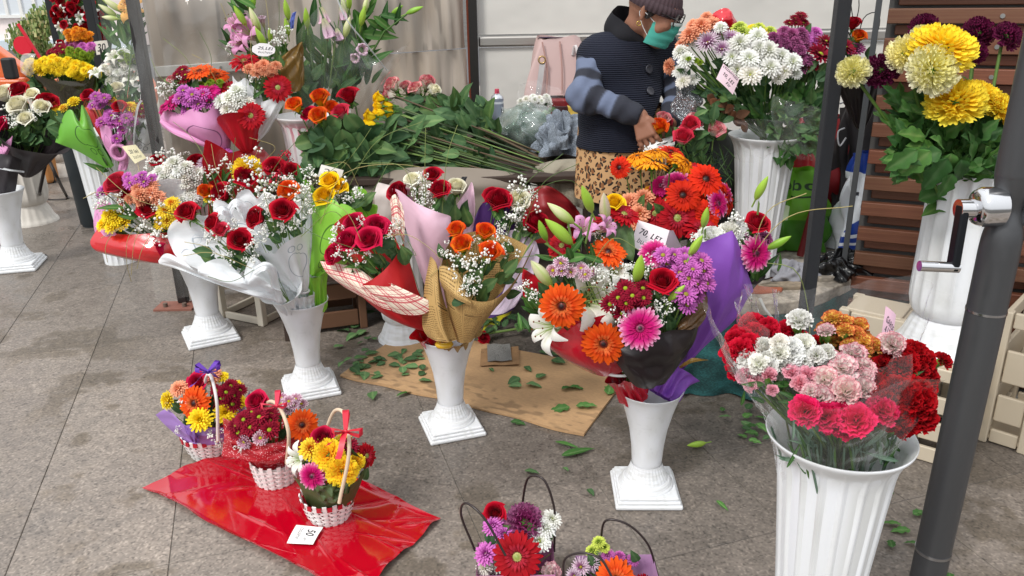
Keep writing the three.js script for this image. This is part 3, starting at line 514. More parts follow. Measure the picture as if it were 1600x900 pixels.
function urnVase(label, pos, k = 1, turn = 0, mat) {    // fluted urn on a round spreading foot
  const t = thing('fluted_urn', label, 'vase', pos); t.scale.setScalar(k); t.rotation.y = turn; const m = mat ?? whitePlastic;
  part('foot', fluted([[0.145, 0, 0], [0.145, 0.012, 0.6], [0.138, 0.02, 1], [0.128, 0.035, 1], [0.118, 0.06, 1], [0.108, 0.085, 1], [0.098, 0.1, 0.5], [0.093, 0.108, 0]], 20, 0.05, 5), m, t);
  part('body', fluted([[0.093, 0.107, 0], [0.1, 0.113, 0], [0.112, 0.13, 0.1], [0.119, 0.16, 0.4], [0.121, 0.2, 1], [0.119, 0.3, 1], [0.117, 0.42, 1], [0.117, 0.5, 1], [0.119, 0.54, 1], [0.124, 0.565, 1], [0.131, 0.58, 1], [0.129, 0.582, 1], [0.118, 0.565, 0.6], [0.108, 0.5, 0.3], [0.1, 0.15, 0], [0.001, 0.14, 0]], 16, 0.11, 8), m, t);
  return t;
}
const vMid = trumpetVase('white trumpet vase in the middle holding the red, pink and newspaper bouquets', gnd(706, 668), 0.32);
const v70 = trumpetVase('white trumpet vase under the bouquets priced 70', gnd(1008, 768), -0.03);
const vLeft = trumpetVase('white trumpet vase under the white and green wrapped rose bouquets', gnd(486, 607), 0.36, 1.04);
const vLeft2 = trumpetVase('white trumpet vase left of the pale plastic crate', gnd(330, 527), 0.5, 1.12);
const vFar = trumpetVase('white trumpet vase at the left edge of the picture', gnd(28, 417), 0.25, 1.26);
const vCarn = columnVase('big white fluted vase full of carnations in the right foreground', (() => { const q = at(1311, 690, 1.525); q.y = 0; return q; })(), 1, 1.0, 0.1);
const PLAT = 0.43;
const vMums = columnVase('white fluted vase of mixed chrysanthemums standing on the green covered platform', (() => { const q = at(1189, 300, 3.12); q.y = PLAT + 0.002; return q; })(), 0.92, 0.98, 0.3);
const vPink = columnVase('white fluted vase with pink stains behind the orange roses', (() => { const q = at(487, 240, 3.72); q.y = 0.42; return q; })(), 0.95, 1.0, 0.2);
const URNB = at(1470, 540, 2.52);
const vUrn = urnVase('white fluted urn of yellow chrysanthemums standing on the beige crates', V(URNB.x, 0.372, URNB.z), 1.05, 0.1);
const stoneWhite = std({ color: new THREE.Color(0.62, 0.58, 0.52), roughness: 0.6 });
const vFarUrn = urnVase('cream fluted urn with a scalloped foot behind the left edge vase', gnd(50, 346), 1.25, 0, stoneWhite);
const vFarUrn2 = urnVase('small distant cream urn whose foot shows behind the folding stool legs', gnd(98, 272), 1.2, 0, stoneWhite);
const vBack = urnVase('white urn with a scalloped foot standing behind the middle vase', gnd(632, 527), 0.86, 0.2);
const vFarFl = columnVase('grey white fluted vase under the pink and green wrapped bouquets by the booth pole', (() => { const q = at(160, 250, 4.75); q.y = 0; return q; })(), 1.15, 1.1, 0.2);
{ // pink stains on the tall vase are dye left on its wall
  vPink.children[0].material = phy({ roughness: 0.35, map: pixels(128, 128, (u, v) => { const d = Math.hypot((u - 0.27) * 3, (v - 0.35) * 1.6), k = sm(0.5, 0.1, d + 0.25 * (N8(u, v) - 0.5)) * (0.35 + 0.6 * N32(u, v)); return mx([0.9, 0.9, 0.9], [0.86, 0.5, 0.56], k); }) });
}
// platform under green cloth with a broken terracotta and plaster top
{
  const fp = [gnd(1058, 612), gnd(1110, 622), gnd(1165, 629), gnd(1225, 624), gnd(1280, 600), gnd(1322, 560)].map((p) => [p.x, p.z]); fp.push([1.42, -3.9], [0.95, -3.95]);
  const t = thing('platform', 'low platform wrapped in dark green cloth with a broken terracotta top', 'platform', V(0, 0, 0));
  const curve = new THREE.CatmullRomCurve3(fp.map(([x, z]) => V(x, 0, z)), true, 'catmullrom', 0.3);
  const clothTex = pixels(256, 256, (u, v) => { const k = 0.5 + 0.25 * (N128(u, v) - 0.5) + 0.4 * (N8(u, v) - 0.5); return [0.15 * k * 2, 0.32 * k * 2, 0.32 * k * 2]; });
  const b = new B(); b.patch(220, 14, (u, v) => { const p = curve.getPointAt(u % 1), n = curve.getTangentAt(u % 1), f = 0.012 * Math.sin(u * 150) + 0.02 * Math.sin(u * 61 + 1) + 0.012 * Math.sin(u * 97 + v * 3), sw = 0.018 * v; return [p.x + n.z * -(f * (0.2 + v) - sw) , lerp(PLAT - 0.05, 0.004 + 0.012 * Math.max(0, Math.sin(u * 83)), v), p.z + n.x * (f * (0.2 + v) - sw)]; }, [1, 1, 1], false, (u, v) => [u * 6, v]);
  part('cloth', b.geo(), std({ map: clothTex, roughness: 0.55 }), t);
  const sh = (k) => new THREE.Shape(curve.getPoints(90).map((p) => { const c = [1.1, -3.3]; return new THREE.Vector2(c[0] + (p.x - c[0]) * k, -(c[1] + (p.z - c[1]) * k)); }));
  const ex = (s, d) => new THREE.ExtrudeGeometry(s, { depth: d, bevelEnabled: true, bevelSize: 0.006, bevelThickness: 0.006, bevelSegments: 2 }).rotateX(-Math.PI / 2);
  const plaster = pixels(256, 256, (u, v) => { const k = 0.62 + 0.25 * (N32(u, v) - 0.5) + 0.15 * (N128(u, v) - 0.5); return [k, k * 0.94, k * 0.86]; });
  part('slab', ex(sh(1.0), 0.04).translate(0, PLAT - 0.052, 0), std({ map: plaster, roughness: 0.85 }), t);
  const terra = std({ color: new THREE.Color(0.36, 0.10, 0.05), roughness: 0.7 });
  const plate = (px, py, w, h, y, mat, nm, sd) => { seed = sd; const c = gnd(px, py, PLAT), s = new THREE.Shape(); for (let k = 0; k < 11; k++) { const a = k / 11 * TAU, r = rr(0.78, 1.05); s[k ? 'lineTo' : 'moveTo'](c.x + Math.cos(a) * w * r, -c.z + Math.sin(a) * h * r); } part(nm, ex(s, y).translate(0, PLAT - 0.004, 0), mat, t); };
  plate(1235, 428, 0.12, 0.07, 0.006, terra, 'terracotta_piece', 4); plate(1190, 452, 0.09, 0.035, 0.005, terra, 'terracotta_piece', 8);
  plate(1290, 432, 0.06, 0.05, 0.012, std({ map: plaster, roughness: 0.9 }), 'plaster_piece', 9); plate(1225, 447, 0.1, 0.03, 0.009, std({ map: plaster, color: 0xd8d0c4, roughness: 0.9 }), 'plaster_piece', 13);
  const tw = new B(); tw.tube([[0, 0, 0], [0.02, -0.04, 0.01], [0.05, -0.075, 0.012]], 0.006, 0.005, 6, [0.5, 0.5, 0.48]); const tp = part('tie', tw.geo(), waxMat, t); tp.position.copy(at(1187, 466, 2.74));
}
// crates
function crate(name, label, pos, turn, w, d, h, mat, slats, open) {
  const t = thing(name, label, 'crate', pos); t.rotation.y = turn; const e = 0.028;
  const box = (nm, sx, sy, sz, x, y, z) => part(nm, new RoundedBoxGeometry(sx, sy, sz, 2, 0.005).translate(x, y, z), mat, t);
  for (const x of [-1, 1]) for (const z of [-1, 1]) box('corner_post', e * 1.3, h, e * 1.3, x * (w / 2 - e / 2), h / 2, z * (d / 2 - e / 2));
  for (const z of [-1, 1]) for (const [y, hh] of slats) box('rail', w - e * 2.6, hh, e * 0.6, 0, y, z * (d / 2 - e / 2));
  for (const x of [-1, 1]) for (const [y, hh] of slats) box('rail', e * 0.6, hh, d - e * 2.6, x * (w / 2 - e / 2), y, 0);
  if (open !== null) box('base', w - e, 0.015, d - e, 0, open, 0);
  return t;
}
const beige = std({ color: new THREE.Color(0.58, 0.50, 0.38), roughness: 0.6 });
{
  const a = gnd(1413, 714), c = gnd(1502, 741), dir = c.clone().sub(a).normalize(), ang = Math.atan2(-dir.z, dir.x), mid = URNB.clone(); mid.y = 0;
  const p = a.clone().lerp(c, 0.5).add(V(-dir.z, 0, dir.x).multiplyScalar(-0.19)); p.y = 0;
  crate('plastic_crate', 'scuffed beige plastic crate under the white fluted urn', p, ang, a.distanceTo(c) + 0.02, 0.38, 0.355, beige, [[0.03, 0.055], [0.12, 0.07], [0.22, 0.06], [0.33, 0.045]], 0.358);
  const q = at(1556, 520, 2.36), r = at(1375, 500, 2.74);
  crate('plastic_crate', 'tall beige plastic crate standing on its side right of the fluted urn', V(p.x + 0.315, 0, p.z - 0.1), ang - 0.1, 0.16, 0.40, 0.50, beige, [[0.03, 0.05], [0.14, 0.1], [0.3, 0.12], [0.47, 0.055]], 0.02);
  crate('plastic_crate', 'beige plastic crate whose top corner shows left of the fluted urn', V(r.x, 0, r.z - 0.02), ang, 0.22, 0.2, 0.42, beige, [[0.04, 0.06], [0.18, 0.12], [0.36, 0.1]], 0.415);
  const cream = std({ color: new THREE.Color(0.76, 0.70, 0.58), roughness: 0.6 }), k0 = gnd(345, 497), k1 = gnd(409, 510), kd = k1.clone().sub(k0).normalize();
  crate('pale_crate', 'pale cream open crate on the ground between the two left vases', k0.clone().lerp(k1, 0.5).add(V(-kd.z, 0, kd.x).multiplyScalar(-0.15)), Math.atan2(-kd.z, kd.x), k0.distanceTo(k1) + 0.02, 0.3, 0.22, cream, [[0.02, 0.036], [0.205, 0.03]], null);
  const sv = vPink.position; crate('wooden_stand', 'wooden crate stand under the pink stained fluted vase', V(sv.x, 0, sv.z), 0.3, 0.34, 0.3, 0.415, std({ color: 0x6a4a34, roughness: 0.8 }), [[0.06, 0.08], [0.2, 0.08], [0.36, 0.09]], 0.41);
}
// work table under the heap of roses
const TABLE = 0.78;
{
  const t = thing('work_table', 'low work table under the heap of cut roses', 'table', V(-0.35, 0, -4.0));
  const dk = std({ color: 0x3a2c24, roughness: 0.8 });
  part('top', new RoundedBoxGeometry(1.5, 0.03, 1.1, 2, 0.006).translate(0, TABLE - 0.017, 0), dk, t);
  for (const x of [-0.7, 0.7]) for (const z of [-0.5, 0.5]) part('leg', new THREE.BoxGeometry(0.05, TABLE - 0.034, 0.05).translate(x, (TABLE - 0.034) / 2, z), dk, t);
  part('shelf', new THREE.BoxGeometry(1.4, 0.02, 1.0).translate(0, 0.3, 0), dk, t);
}
// ------------------------------------------------------------------ bouquet kit
function bouquet(label, tie, D, group, name = 'bouquet', category = 'bouquet') {
  const T = at(tie[0], tie[1], tie[2] ?? D), o = thing(name, label, category, T, group); seed = Math.round(tie[0] * 31 + tie[1] * 17 + D * 100);
  return { o, T, D, r: rnd };
}
const pos = (b, px, py, dz = 0) => at(px, py, b.D - dz);
function heads(b, list, { stems = true, face = 0.5, out = 0.55 } = {}) {
  for (const [kind, px, py, size, dz = 0, dir, aim] of list) {
    const p = pos(b, px, py, dz + rr(-0.008, 0.008)), s = size * perPx(p), k = K[kind];
    const o = p.clone().sub(b.T).normalize();
    const d = dir ? (dir.isVector3 ? dir.clone() : PX(...dir)) : o.multiplyScalar(out).addScaledVector(TOCAM, face).add(V(rr(-0.12, 0.12), rr(-0.06, 0.12), rr(-0.1, 0.1)));
    if (dir && !dir.isVector3) d.addScaledVector(TOCAM, aim ?? 0);
    d.normalize(); flower(kind, p, s, d, b.o);
    if (stems) stem(b.T.clone().add(V(rr(-0.012, 0.012), 0, rr(-0.012, 0.012))), p.clone().addScaledVector(d, -0.4 * s), 0.0028, b.o, Math.floor(rnd() * 3));
  }
}
function cluster(b, kind, px, py, w, h, n, size, dz = 0, opt) {
  const l = []; const a0 = rr(0, 6);
  for (let k = 0; k < n; k++) { const r = Math.sqrt((k + 0.35) / n), a = a0 + k * 2.39996; l.push([kind, px + w / 2 * r * Math.cos(a), py + h / 2 * r * Math.sin(a), size * rr(0.88, 1.12), dz + 0.035 * (1 - r * r)]); }
  heads(b, l, opt);
}
function gyps(b, list, red) {
  for (const [px, py, size, dz = 0.02] of list) {
    const p = pos(b, px, py, dz), s = size * perPx(p) * 1.05, g = red ? GYPSR : GYPS, m = part('gypsophila', g[Math.floor(rnd() * g.length)], waxMat, b.o, true);
    m.position.copy(p).sub(b.T); orient(m, p.clone().sub(b.T).normalize().multiplyScalar(0.6).add(TOCAM)); m.scale.setScalar(s);
    stem(b.T, p.clone().add(V(0, -s * 0.25, 0)), 0.0012, b.o, 2, 'gypsophila_stem');
  }
}
function greens(b, kind, px, py, w, h, n, size, dz = -0.02, spread = 0.05) {
  for (let k = 0; k < n; k++) {
    const x = px + w * rr(-0.5, 0.5), y = py + h * rr(-0.5, 0.5), p = pos(b, x, y, dz + rr(-spread, spread)), d = p.clone().sub(b.T).normalize().add(V(rr(-0.9, 0.9), rr(-0.6, 0.5), rr(-0.3, 0.6)));
    leaf(kind, p, size * perPx(p) * rr(0.75, 1.2), b.o, d, TOCAM.clone().add(V(rr(-0.7, 0.7), rr(-0.3, 0.7), rr(-0.2, 0.4))));
  }
}
const bladeMats = [std({ color: '#7f8c4e', roughness: 0.6 }), std({ color: '#4f6a30', roughness: 0.6 }), std({ color: '#a89a62', roughness: 0.6 })];
function blades(b, list, r = 0.0011, mat) {
  for (const pts of list) { const g = new THREE.TubeGeometry(new THREE.CatmullRomCurve3(pts.map(([x, y, dz = 0.05]) => pos(b, x, y, dz).sub(b.T))), 14, r, 4); part('grass_blade', g, mat ?? bladeMats[Math.floor(rnd() * 3)], b.o); }
}
// a sheet of paper laid through rows of points, each a picture point and how far it stands in front of the bouquet's plane
function cat(p, t) { const n = p.length - 1, x = clamp(t) * n, i = Math.min(n - 1, Math.floor(x)), f = x - i, g = (k) => p[Math.max(0, Math.min(n, k))]; const a = g(i - 1), q = g(i), c = g(i + 1), d = g(i + 2); return q.map((_, e) => { const A = a[e], B_ = q[e], C = c[e], D_ = d[e]; return 0.5 * (2 * B_ + (C - A) * f + (2 * A - 5 * B_ + 4 * C - D_) * f * f + (3 * B_ - A - 3 * C + D_) * f * f * f); }); }
function paperSheet(b, name, rows, mat, { nu = 44, nv = 32, wr = 0.002, col = [1, 1, 1], uvs = [1, 1], scallop = 0, ns = 3, lin = 0 } = {}) {
  const cat2 = lin ? (p, t) => { const n = p.length - 1, x = clamp(t) * n, i = Math.min(n - 1, Math.floor(x)); return p[i].map((q, e) => lerp(q, p[i + 1][e], x - i)); } : cat;
  const fl = []; for (let k = 0; k < 5; k++) { const a = rr(0, 3.14), f = rr(1.2, 3.5); fl.push([Math.cos(a) * f, Math.sin(a) * f, rr(0, 1), rr(0.6, 1.5)]); }
  const R = rows.map((r) => r.map(([x, y, dz = 0]) => pos(b, x, y, dz).sub(b.T).toArray())), g = new B(), p0 = rr(0, 9);
  g.patch(nu, nv, (u, v0) => { const v = v0 + scallop * (1 - v0) * (1 - v0) * (1 - Math.pow(Math.abs(Math.sin(u * Math.PI * ns)), 0.6)), q = cat(R.map((r) => cat2(r, u)), v); let n = 0; for (const [a, c, p, w] of fl) n += wr * 2.6 * w * (Math.abs(((u * a + v * c + p) % 1 + 1) % 1 - 0.5) - 0.25); n += 0.5 * wr * Math.sin(u * 17 + v * 5 + p0); return [q[0] + n * 0.4, q[1] + n * 0.3, q[2] + n]; }, col, false, (u, v) => [u * uvs[0], v * uvs[1]]);
  return part(name, g.geo(), mat, b.o);
}
// a paper cone from the tie to a rim: C is the middle of the rim, R its half width in picture points, angle 0 faces the camera
function cone(b, name, mat, { C, R, a0 = -180, a1 = 180, rim = () => 1, flare = 0.25, r0 = 0.016, wr = 0.05, pleat = 0.12, belly = 0.85, nu = 84, nv = 26, skirt = 0, T, depth = 1 }) {
  const c = pos(b, C[0], C[1], C[2] ?? 0), t = T ? pos(b, ...T) : b.T, ax = c.clone().sub(t), L = ax.length(); ax.normalize();
  const f = TOCAM.clone().addScaledVector(ax, -TOCAM.dot(ax)).normalize(), e = ax.clone().cross(f).negate(), Rm = R * perPx(c), p0 = rr(0, 6), g = new B(), A0 = a0 * Math.PI / 180, A1 = a1 * Math.PI / 180;
  const S = skirt ? 0.14 : 0;
  g.patch(nu, nv, (u, v) => {
    const a = lerp(A0, A1, u); let h, r;
    if (v < S) { const q = 1 - v / S; h = -skirt * q; r = r0 * (1 + 1.1 * q * (1 + 0.35 * Math.sin(a * 9 + p0))); }
    else { const q = (v - S) / (1 - S), k = rim(a * 180 / Math.PI); h = L * q * k; const hq = q * k; r = lerp(r0, Rm, Math.pow(hq, belly)) + Rm * flare * Math.pow(hq, 5); r *= 1 + pleat * (1 - q) * Math.sin(a * 11 + p0) * Math.min(1, q * 6 + 0.3) + wr * q * (Math.sin(a * 3 + p0) * 0.6 + Math.sin(a * 7 + q * 6 + p0) * 0.4); }
    return [0, 1, 2].map((k) => t.getComponent(k) - b.T.getComponent(k) + ax.getComponent(k) * h + r * (Math.cos(a) * f.getComponent(k) * depth + Math.sin(a) * e.getComponent(k)));
  }, [1, 1, 1]);
  return part(name, g.geo(), mat, b.o);
}
const lobes = (deg0, n, amp = 0.2) => (a) => 1 - amp + amp * 1.3 * Math.pow(Math.abs(Math.cos((a - deg0) * n * Math.PI / 360)), 0.7);
const points = (list, amp = 0.3, w = 50) => (a) => { let k = 0; for (const p of list) { let d = Math.abs(((a - p) % 360 + 540) % 360 - 180); k = Math.max(k, 1 - d / w); } return 1 + amp * k; };
function ribbonTie(b, col, r = 0.02, at_) { const p = (at_ ? pos(b, ...at_) : b.T).clone().sub(b.T), m = part('ribbon', new THREE.TorusGeometry(r, 0.004, 6, 20).rotateX(Math.PI / 2), std({ color: col, roughness: 0.4 }), b.o); m.position.copy(p); return m; }
function bow(parent, p, size, mat, n = 4, name = 'bow') {
  const g = new B();
  for (let k = 0; k < n; k++) { const a = k / n * TAU + 0.4, l = size * rr(0.8, 1.15), up = rr(0.1, 0.6); g.patch(3, 8, (u, v) => { const loop = Math.sin(v * Math.PI), w = size * 0.2 * (0.5 + 0.5 * loop) * (u * 2 - 1); return [Math.cos(a) * l * loop * (v < 0.5 ? 1 : 0.9) - Math.sin(a) * w, l * (up * loop + 0.28 * (v < 0.5 ? 1 : -1) * loop * (1 - loop * 0.3)), Math.sin(a) * l * loop + Math.cos(a) * w]; }, [1, 1, 1]); }
  for (let k = 0; k < 2; k++) { const a = rr(0, 6), l = size * 1.2; g.patch(3, 6, (u, v) => { const w = size * 0.17 * (u * 2 - 1); return [Math.cos(a) * l * v - Math.sin(a) * w, -0.7 * l * v + 0.1 * size * Math.sin(v * 6), Math.sin(a) * l * v + Math.cos(a) * w + 0.3 * size * v]; }, [1, 1, 1]); }
  g.ball(0, 0, 0, size * 0.16, [1, 1, 1]); const m = part(name, g.geo(), mat, parent); m.position.copy(p).sub(parent.position); return m;
}
const crum = { bumpMap: crumpleTex, bumpScale: 0.009 };
const paper = (c, r = 0.6, o = {}) => phy({ color: c, roughness: r, ...crum, ...o });
const tissue = (c) => phy({ color: c, roughness: 0.65, transmission: 0.3, thickness: 0, bumpMap: crumpleTex, bumpScale: 0.02 });
const foil = (c, r = 0.16) => phy({ color: c, roughness: r, clearcoat: 0.8, clearcoatRoughness: 0.08, bumpMap: crumpleTex, bumpScale: 0.007 });
// the printed wrapper: outlined heart and two circles
const printTex = (base, line) => drawn(512, 512, (g, w, h) => {
  g.fillStyle = base; g.fillRect(0, 0, w, h); g.strokeStyle = line; g.lineWidth = 6; g.lineCap = 'round';
  for (const cx of [0.25, 0.75]) {
    const X = (x) => (cx + (x - 0.5) * 0.42) * w, Y = (y) => (1 - y) * h;
    for (const [x, y] of [[0.36, 0.80], [0.62, 0.84]]) { g.beginPath(); g.ellipse(X(x), Y(y), 20, 24, 0, 0, 7); g.stroke(); }
    g.beginPath(); g.moveTo(X(0.5), Y(0.30)); g.bezierCurveTo(X(0.1), Y(0.45), X(0.12), Y(0.72), X(0.34), Y(0.68)); g.bezierCurveTo(X(0.42), Y(0.74), X(0.5), Y(0.7), X(0.52), Y(0.74)); g.bezierCurveTo(X(0.72), Y(0.82), X(0.95), Y(0.62), X(0.86), Y(0.45)); g.bezierCurveTo(X(0.8), Y(0.36), X(0.62), Y(0.33), X(0.5), Y(0.30)); g.stroke();
  }
});
const MW = tissue('#eef1f4'), MWprint = phy({ map: printTex('#edf0f3', '#aab4be'), roughness: 0.6, transmission: 0.25, thickness: 0, ...crum });
const MGprint = phy({ map: printTex('#8ccb3e', '#4d7a20'), roughness: 0.5, transmission: 0.15, thickness: 0, ...crum }), MPprint = phy({ map: printTex('#dd96c4', '#7a4a72'), roughness: 0.55, transmission: 0.1, thickness: 0, ...crum });
const MRfoil = foil('#c0101c', 0.2), MPurple = paper('#8148ae', 0.5), MBlack = paper('#1d1518', 0.4), MPinkPaper = paper('#f0c8dc', 0.6), MRed = paper('#b8141c', 0.5), MLilac = paper('#dccbe0', 0.6), MOlive = paper('#44542c', 0.55), MBrown = paper('#5c3f1e', 0.4);
const kraftTex = drawn(1024, 1024, (g, w, h) => {
  g.fillStyle = '#bc9a60'; g.fillRect(0, 0, w, h); seed = 9; g.fillStyle = '#4a3414';
  for (let cx = 0; cx < 6; cx++) for (let cy = 0; cy < 5; cy++) {
    const x0 = 14 + cx * 170, y0 = 12 + cy * 205; g.globalAlpha = 0.95; g.fillRect(x0, y0, rr(70, 148), 7); g.fillRect(x0, y0 + 13, rr(60, 130), 5); g.fillRect(x0 + 158, y0, 2, 196);
    g.globalAlpha = 0.7; for (let k = 0; k < 17; k++) for (let x = x0; x < x0 + 142;) { const l = rr(5, 22); g.fillRect(x, y0 + 28 + k * 10, Math.min(l, x0 + 146 - x), 3.4); x += l + rr(3, 6); }
  }
});
kraftTex.repeat.set(0.55, 0.5); const MKraft = std({ map: kraftTex, roughness: 0.75, ...crum });
const plaidTex = drawn(512, 512, (g, w, h) => {
  g.fillStyle = '#f1e6d2'; g.fillRect(0, 0, w, h); g.globalAlpha = 0.8;
  for (let k = 0; k < 4; k++) { const o = k * 128; for (const [d, l, c] of [[8, 12, '#b01c2c'], [28, 4, '#b01c2c'], [40, 14, '#b01c2c'], [64, 3, '#8a1020'], [92, 4, '#b01c2c']]) { g.fillStyle = c; g.globalAlpha = 0.55; g.fillRect(o + d, 0, l, h); g.fillRect(0, o + d, w, l); } }
});
const MPlaid = std({ map: plaidTex, roughness: 0.6, ...crum, bumpScale: 0.003 });
const dotTex = drawn(512, 512, (g, w, h) => { g.fillStyle = '#b60f22'; g.fillRect(0, 0, w, h); g.fillStyle = '#f4dfe0'; seed = 3; for (let k = 0; k < 520; k++) { g.beginPath(); g.arc(rnd() * w, rnd() * h, rr(2.2, 4.2), 0, 7); g.fill(); } });
const MDot = phy({ map: dotTex, roughness: 0.4, transmission: 0.2, thickness: 0 });
// handwritten price tags
function priceTag(name, label, corners, D, lines, bg, stick, opt = {}) {      // corners: picture points, clockwise from the writing's top left
  const P = corners.map(([x, y, dz = 0]) => at(x, y, D - dz)), c = P[0].clone().add(P[1]).add(P[2]).add(P[3]).multiplyScalar(0.25), o = thing(name, label, 'price tag', c);
  const tex = drawn(256, 192, (g, w, h) => { g.fillStyle = bg; g.fillRect(0, 0, w, h); g.fillStyle = '#1a1a22'; g.strokeStyle = '#1a1a22'; for (const [s, x, y, px, rot = 0, bold] of lines) { g.save(); g.translate(x, y); g.rotate(rot); g.font = (bold ? 'bold ' : '') + 'italic ' + px + 'px sans-serif'; g.fillText(s, 0, 0); g.restore(); } });
  const b = new B(), cut = opt.octagon ?? 0;
  if (!cut) b.patch(8, 6, (u, v) => { const q = P[0].clone().lerp(P[1], u).lerp(P[3].clone().lerp(P[2], u), v).sub(c).addScaledVector(TOCAM, (opt.bend ?? 0.004) * Math.sin(u * 3.14)); return q.toArray(); }, [1, 1, 1], false, (u, v) => [u, 1 - v]);
  else b.patch(16, 4, (u, v) => { const a = u * TAU, m = 1 / Math.max(Math.abs(Math.cos(a)) , Math.abs(Math.sin(a)), 0.74 * (Math.abs(Math.cos(a)) + Math.abs(Math.sin(a)))), x = 0.5 + 0.5 * v * m * Math.cos(a), y = 0.5 + 0.5 * v * m * Math.sin(a); return P[0].clone().lerp(P[1], x).lerp(P[3].clone().lerp(P[2], x), y).sub(c).toArray(); }, [1, 1, 1], false, (u, v) => { const a = u * TAU, m = 1 / Math.max(Math.abs(Math.cos(a)), Math.abs(Math.sin(a)), 0.74 * (Math.abs(Math.cos(a)) + Math.abs(Math.sin(a)))); return [0.5 + 0.5 * v * m * Math.cos(a), 1 - (0.5 + 0.5 * v * m * Math.sin(a))]; });
  part('card', b.geo(), std({ map: tex, roughness: 0.6 }), o);
  if (stick) { const s0 = at(stick[0], stick[1], D + 0.008), s1 = at(stick[2], stick[3], D + (stick[4] ?? 0.01)); stem(s0, s1, stick[5] ?? 0.003, o, stick[6] ?? std({ color: 0xc8b896, roughness: 0.6 }), 'stick', true); }
  return o;
}
// ------------------------------------------------------------------ bouquets on the left: two trumpet vases
{ // red cellophane heart bouquet, far left of the row
  const b = bouquet('mixed bouquet in red cellophane leaning out at the left end of the row', [300, 420, 3.5], 3.46, 'bouquets in the left trumpet vases');
  paperSheet(b, 'red_wrapper', [[[152, 358, 0.02], [190, 366, 0.08], [240, 364, 0.1], [288, 356, 0.08]], [[141, 378, 0.04], [188, 386, 0.12], [240, 390, 0.14], [290, 384, 0.1]], [[150, 392, 0.05], [198, 401, 0.12], [246, 408, 0.13], [292, 404, 0.09]], [[168, 398, 0.02], [214, 408, 0.09], [255, 413, 0.1], [294, 416, 0.06]]], foil('#c8121c', 0.25));
  paperSheet(b, 'pink_wrapper', [[[150, 318, -0.02], [160, 312, 0.02], [174, 318, 0.04]], [[146, 345, -0.01], [158, 350, 0.04], [176, 348, 0.06]], [[150, 372, 0.0], [164, 376, 0.06], [184, 372, 0.08]]], MPprint);
  heads(b, [['roseC', 185, 290, 42, 0.02, [-5, -20], 0.6], ['roseR', 197, 308, 34, 0.05], ['roseR', 231, 327, 38, 0.1], ['roseM', 256, 386, 44, 0.1, [-6, 6], 0.7], ['spL', 160, 300, 26, 0]]);
  cluster(b, 'spL', 216, 283, 46, 26, 7, 24, 0.03); cluster(b, 'spP', 226, 306, 54, 30, 7, 28, 0.06); cluster(b, 'spY', 178, 345, 42, 34, 6, 30, 0.07); cluster(b, 'spV', 265, 340, 40, 56, 7, 30, 0.08);
  gyps(b, [[165, 322, 36, 0.08], [200, 330, 34, 0.1], [238, 350, 44, 0.13], [258, 368, 40, 0.13], [246, 318, 34, 0.1], [150, 305, 20, 0.04], [182, 312, 30, 0.08]]);
  greens(b, 'ruscus', 215, 345, 90, 50, 16, 22, 0.02); greens(b, 'lily', 190, 338, 40, 30, 6, 34, 0.1, 0.02); greens(b, 'lily', 275, 362, 40, 20, 6, 36, 0.12, 0.02);
  blades(b, [[[205, 352, 0.12], [180, 362, 0.16], [165, 385, 0.17], [168, 410, 0.16]], [[215, 352, 0.12], [200, 372, 0.18], [198, 410, 0.17], [205, 440, 0.12]], [[222, 350, 0.12], [210, 380, 0.18], [205, 430, 0.16]], [[240, 360, 0.14], [222, 390, 0.18], [214, 420, 0.15]], [[195, 352, 0.12], [170, 365, 0.15], [158, 372, 0.15]], [[190, 310, 0.1], [155, 300, 0.1], [130, 310, 0.08]], [[280, 330, 0.12], [210, 310, 0.14], [150, 262, 0.1]]], 0.0013, bladeMats[2]);
}
{ // white chrysanthemums in white paper
  const b = bouquet('dense white chrysanthemum bouquet in white paper in the second row', [330, 420, 3.58], 3.62, 'bouquets in the left trumpet vases');
  cone(b, 'white_wrapper', MW, { C: [275, 285, -0.02], R: 52, rim: lobes(0, 4, 0.16), flare: 0.3, belly: 0.6 });
  cluster(b, 'spW', 279, 278, 76, 46, 19, 30, 0.08); cluster(b, 'spW', 292, 312, 44, 22, 7, 27, 0.1); cluster(b, 'spY', 268, 262, 16, 8, 2, 20, 0.02);
  heads(b, [['roseR', 307, 253, 30, 0.0, [2, -20], 0.5], ['roseR', 245, 252, 28, -0.02, [0, -20], 0.3]]);
  cluster(b, 'spX', 326, 261, 34, 24, 6, 26, 0.02); heads(b, [['spL', 350, 241, 30, 0.0], ['spL', 345, 248, 24, 0.0]]);
  gyps(b, [[262, 250, 44, 0], [240, 262, 34, 0.02], [287, 243, 20, 0], [315, 282, 36, 0.05], [340, 268, 36, 0.04], [300, 300, 26, 0.1], [230, 270, 22, 0.03]]);
  greens(b, 'lily', 330, 280, 50, 26, 9, 38, 0.05, 0.02); greens(b, 'lily', 272, 300, 36, 16, 5, 34, 0.1, 0.02); greens(b, 'ruscus', 290, 300, 90, 40, 12, 22, 0.0);
}
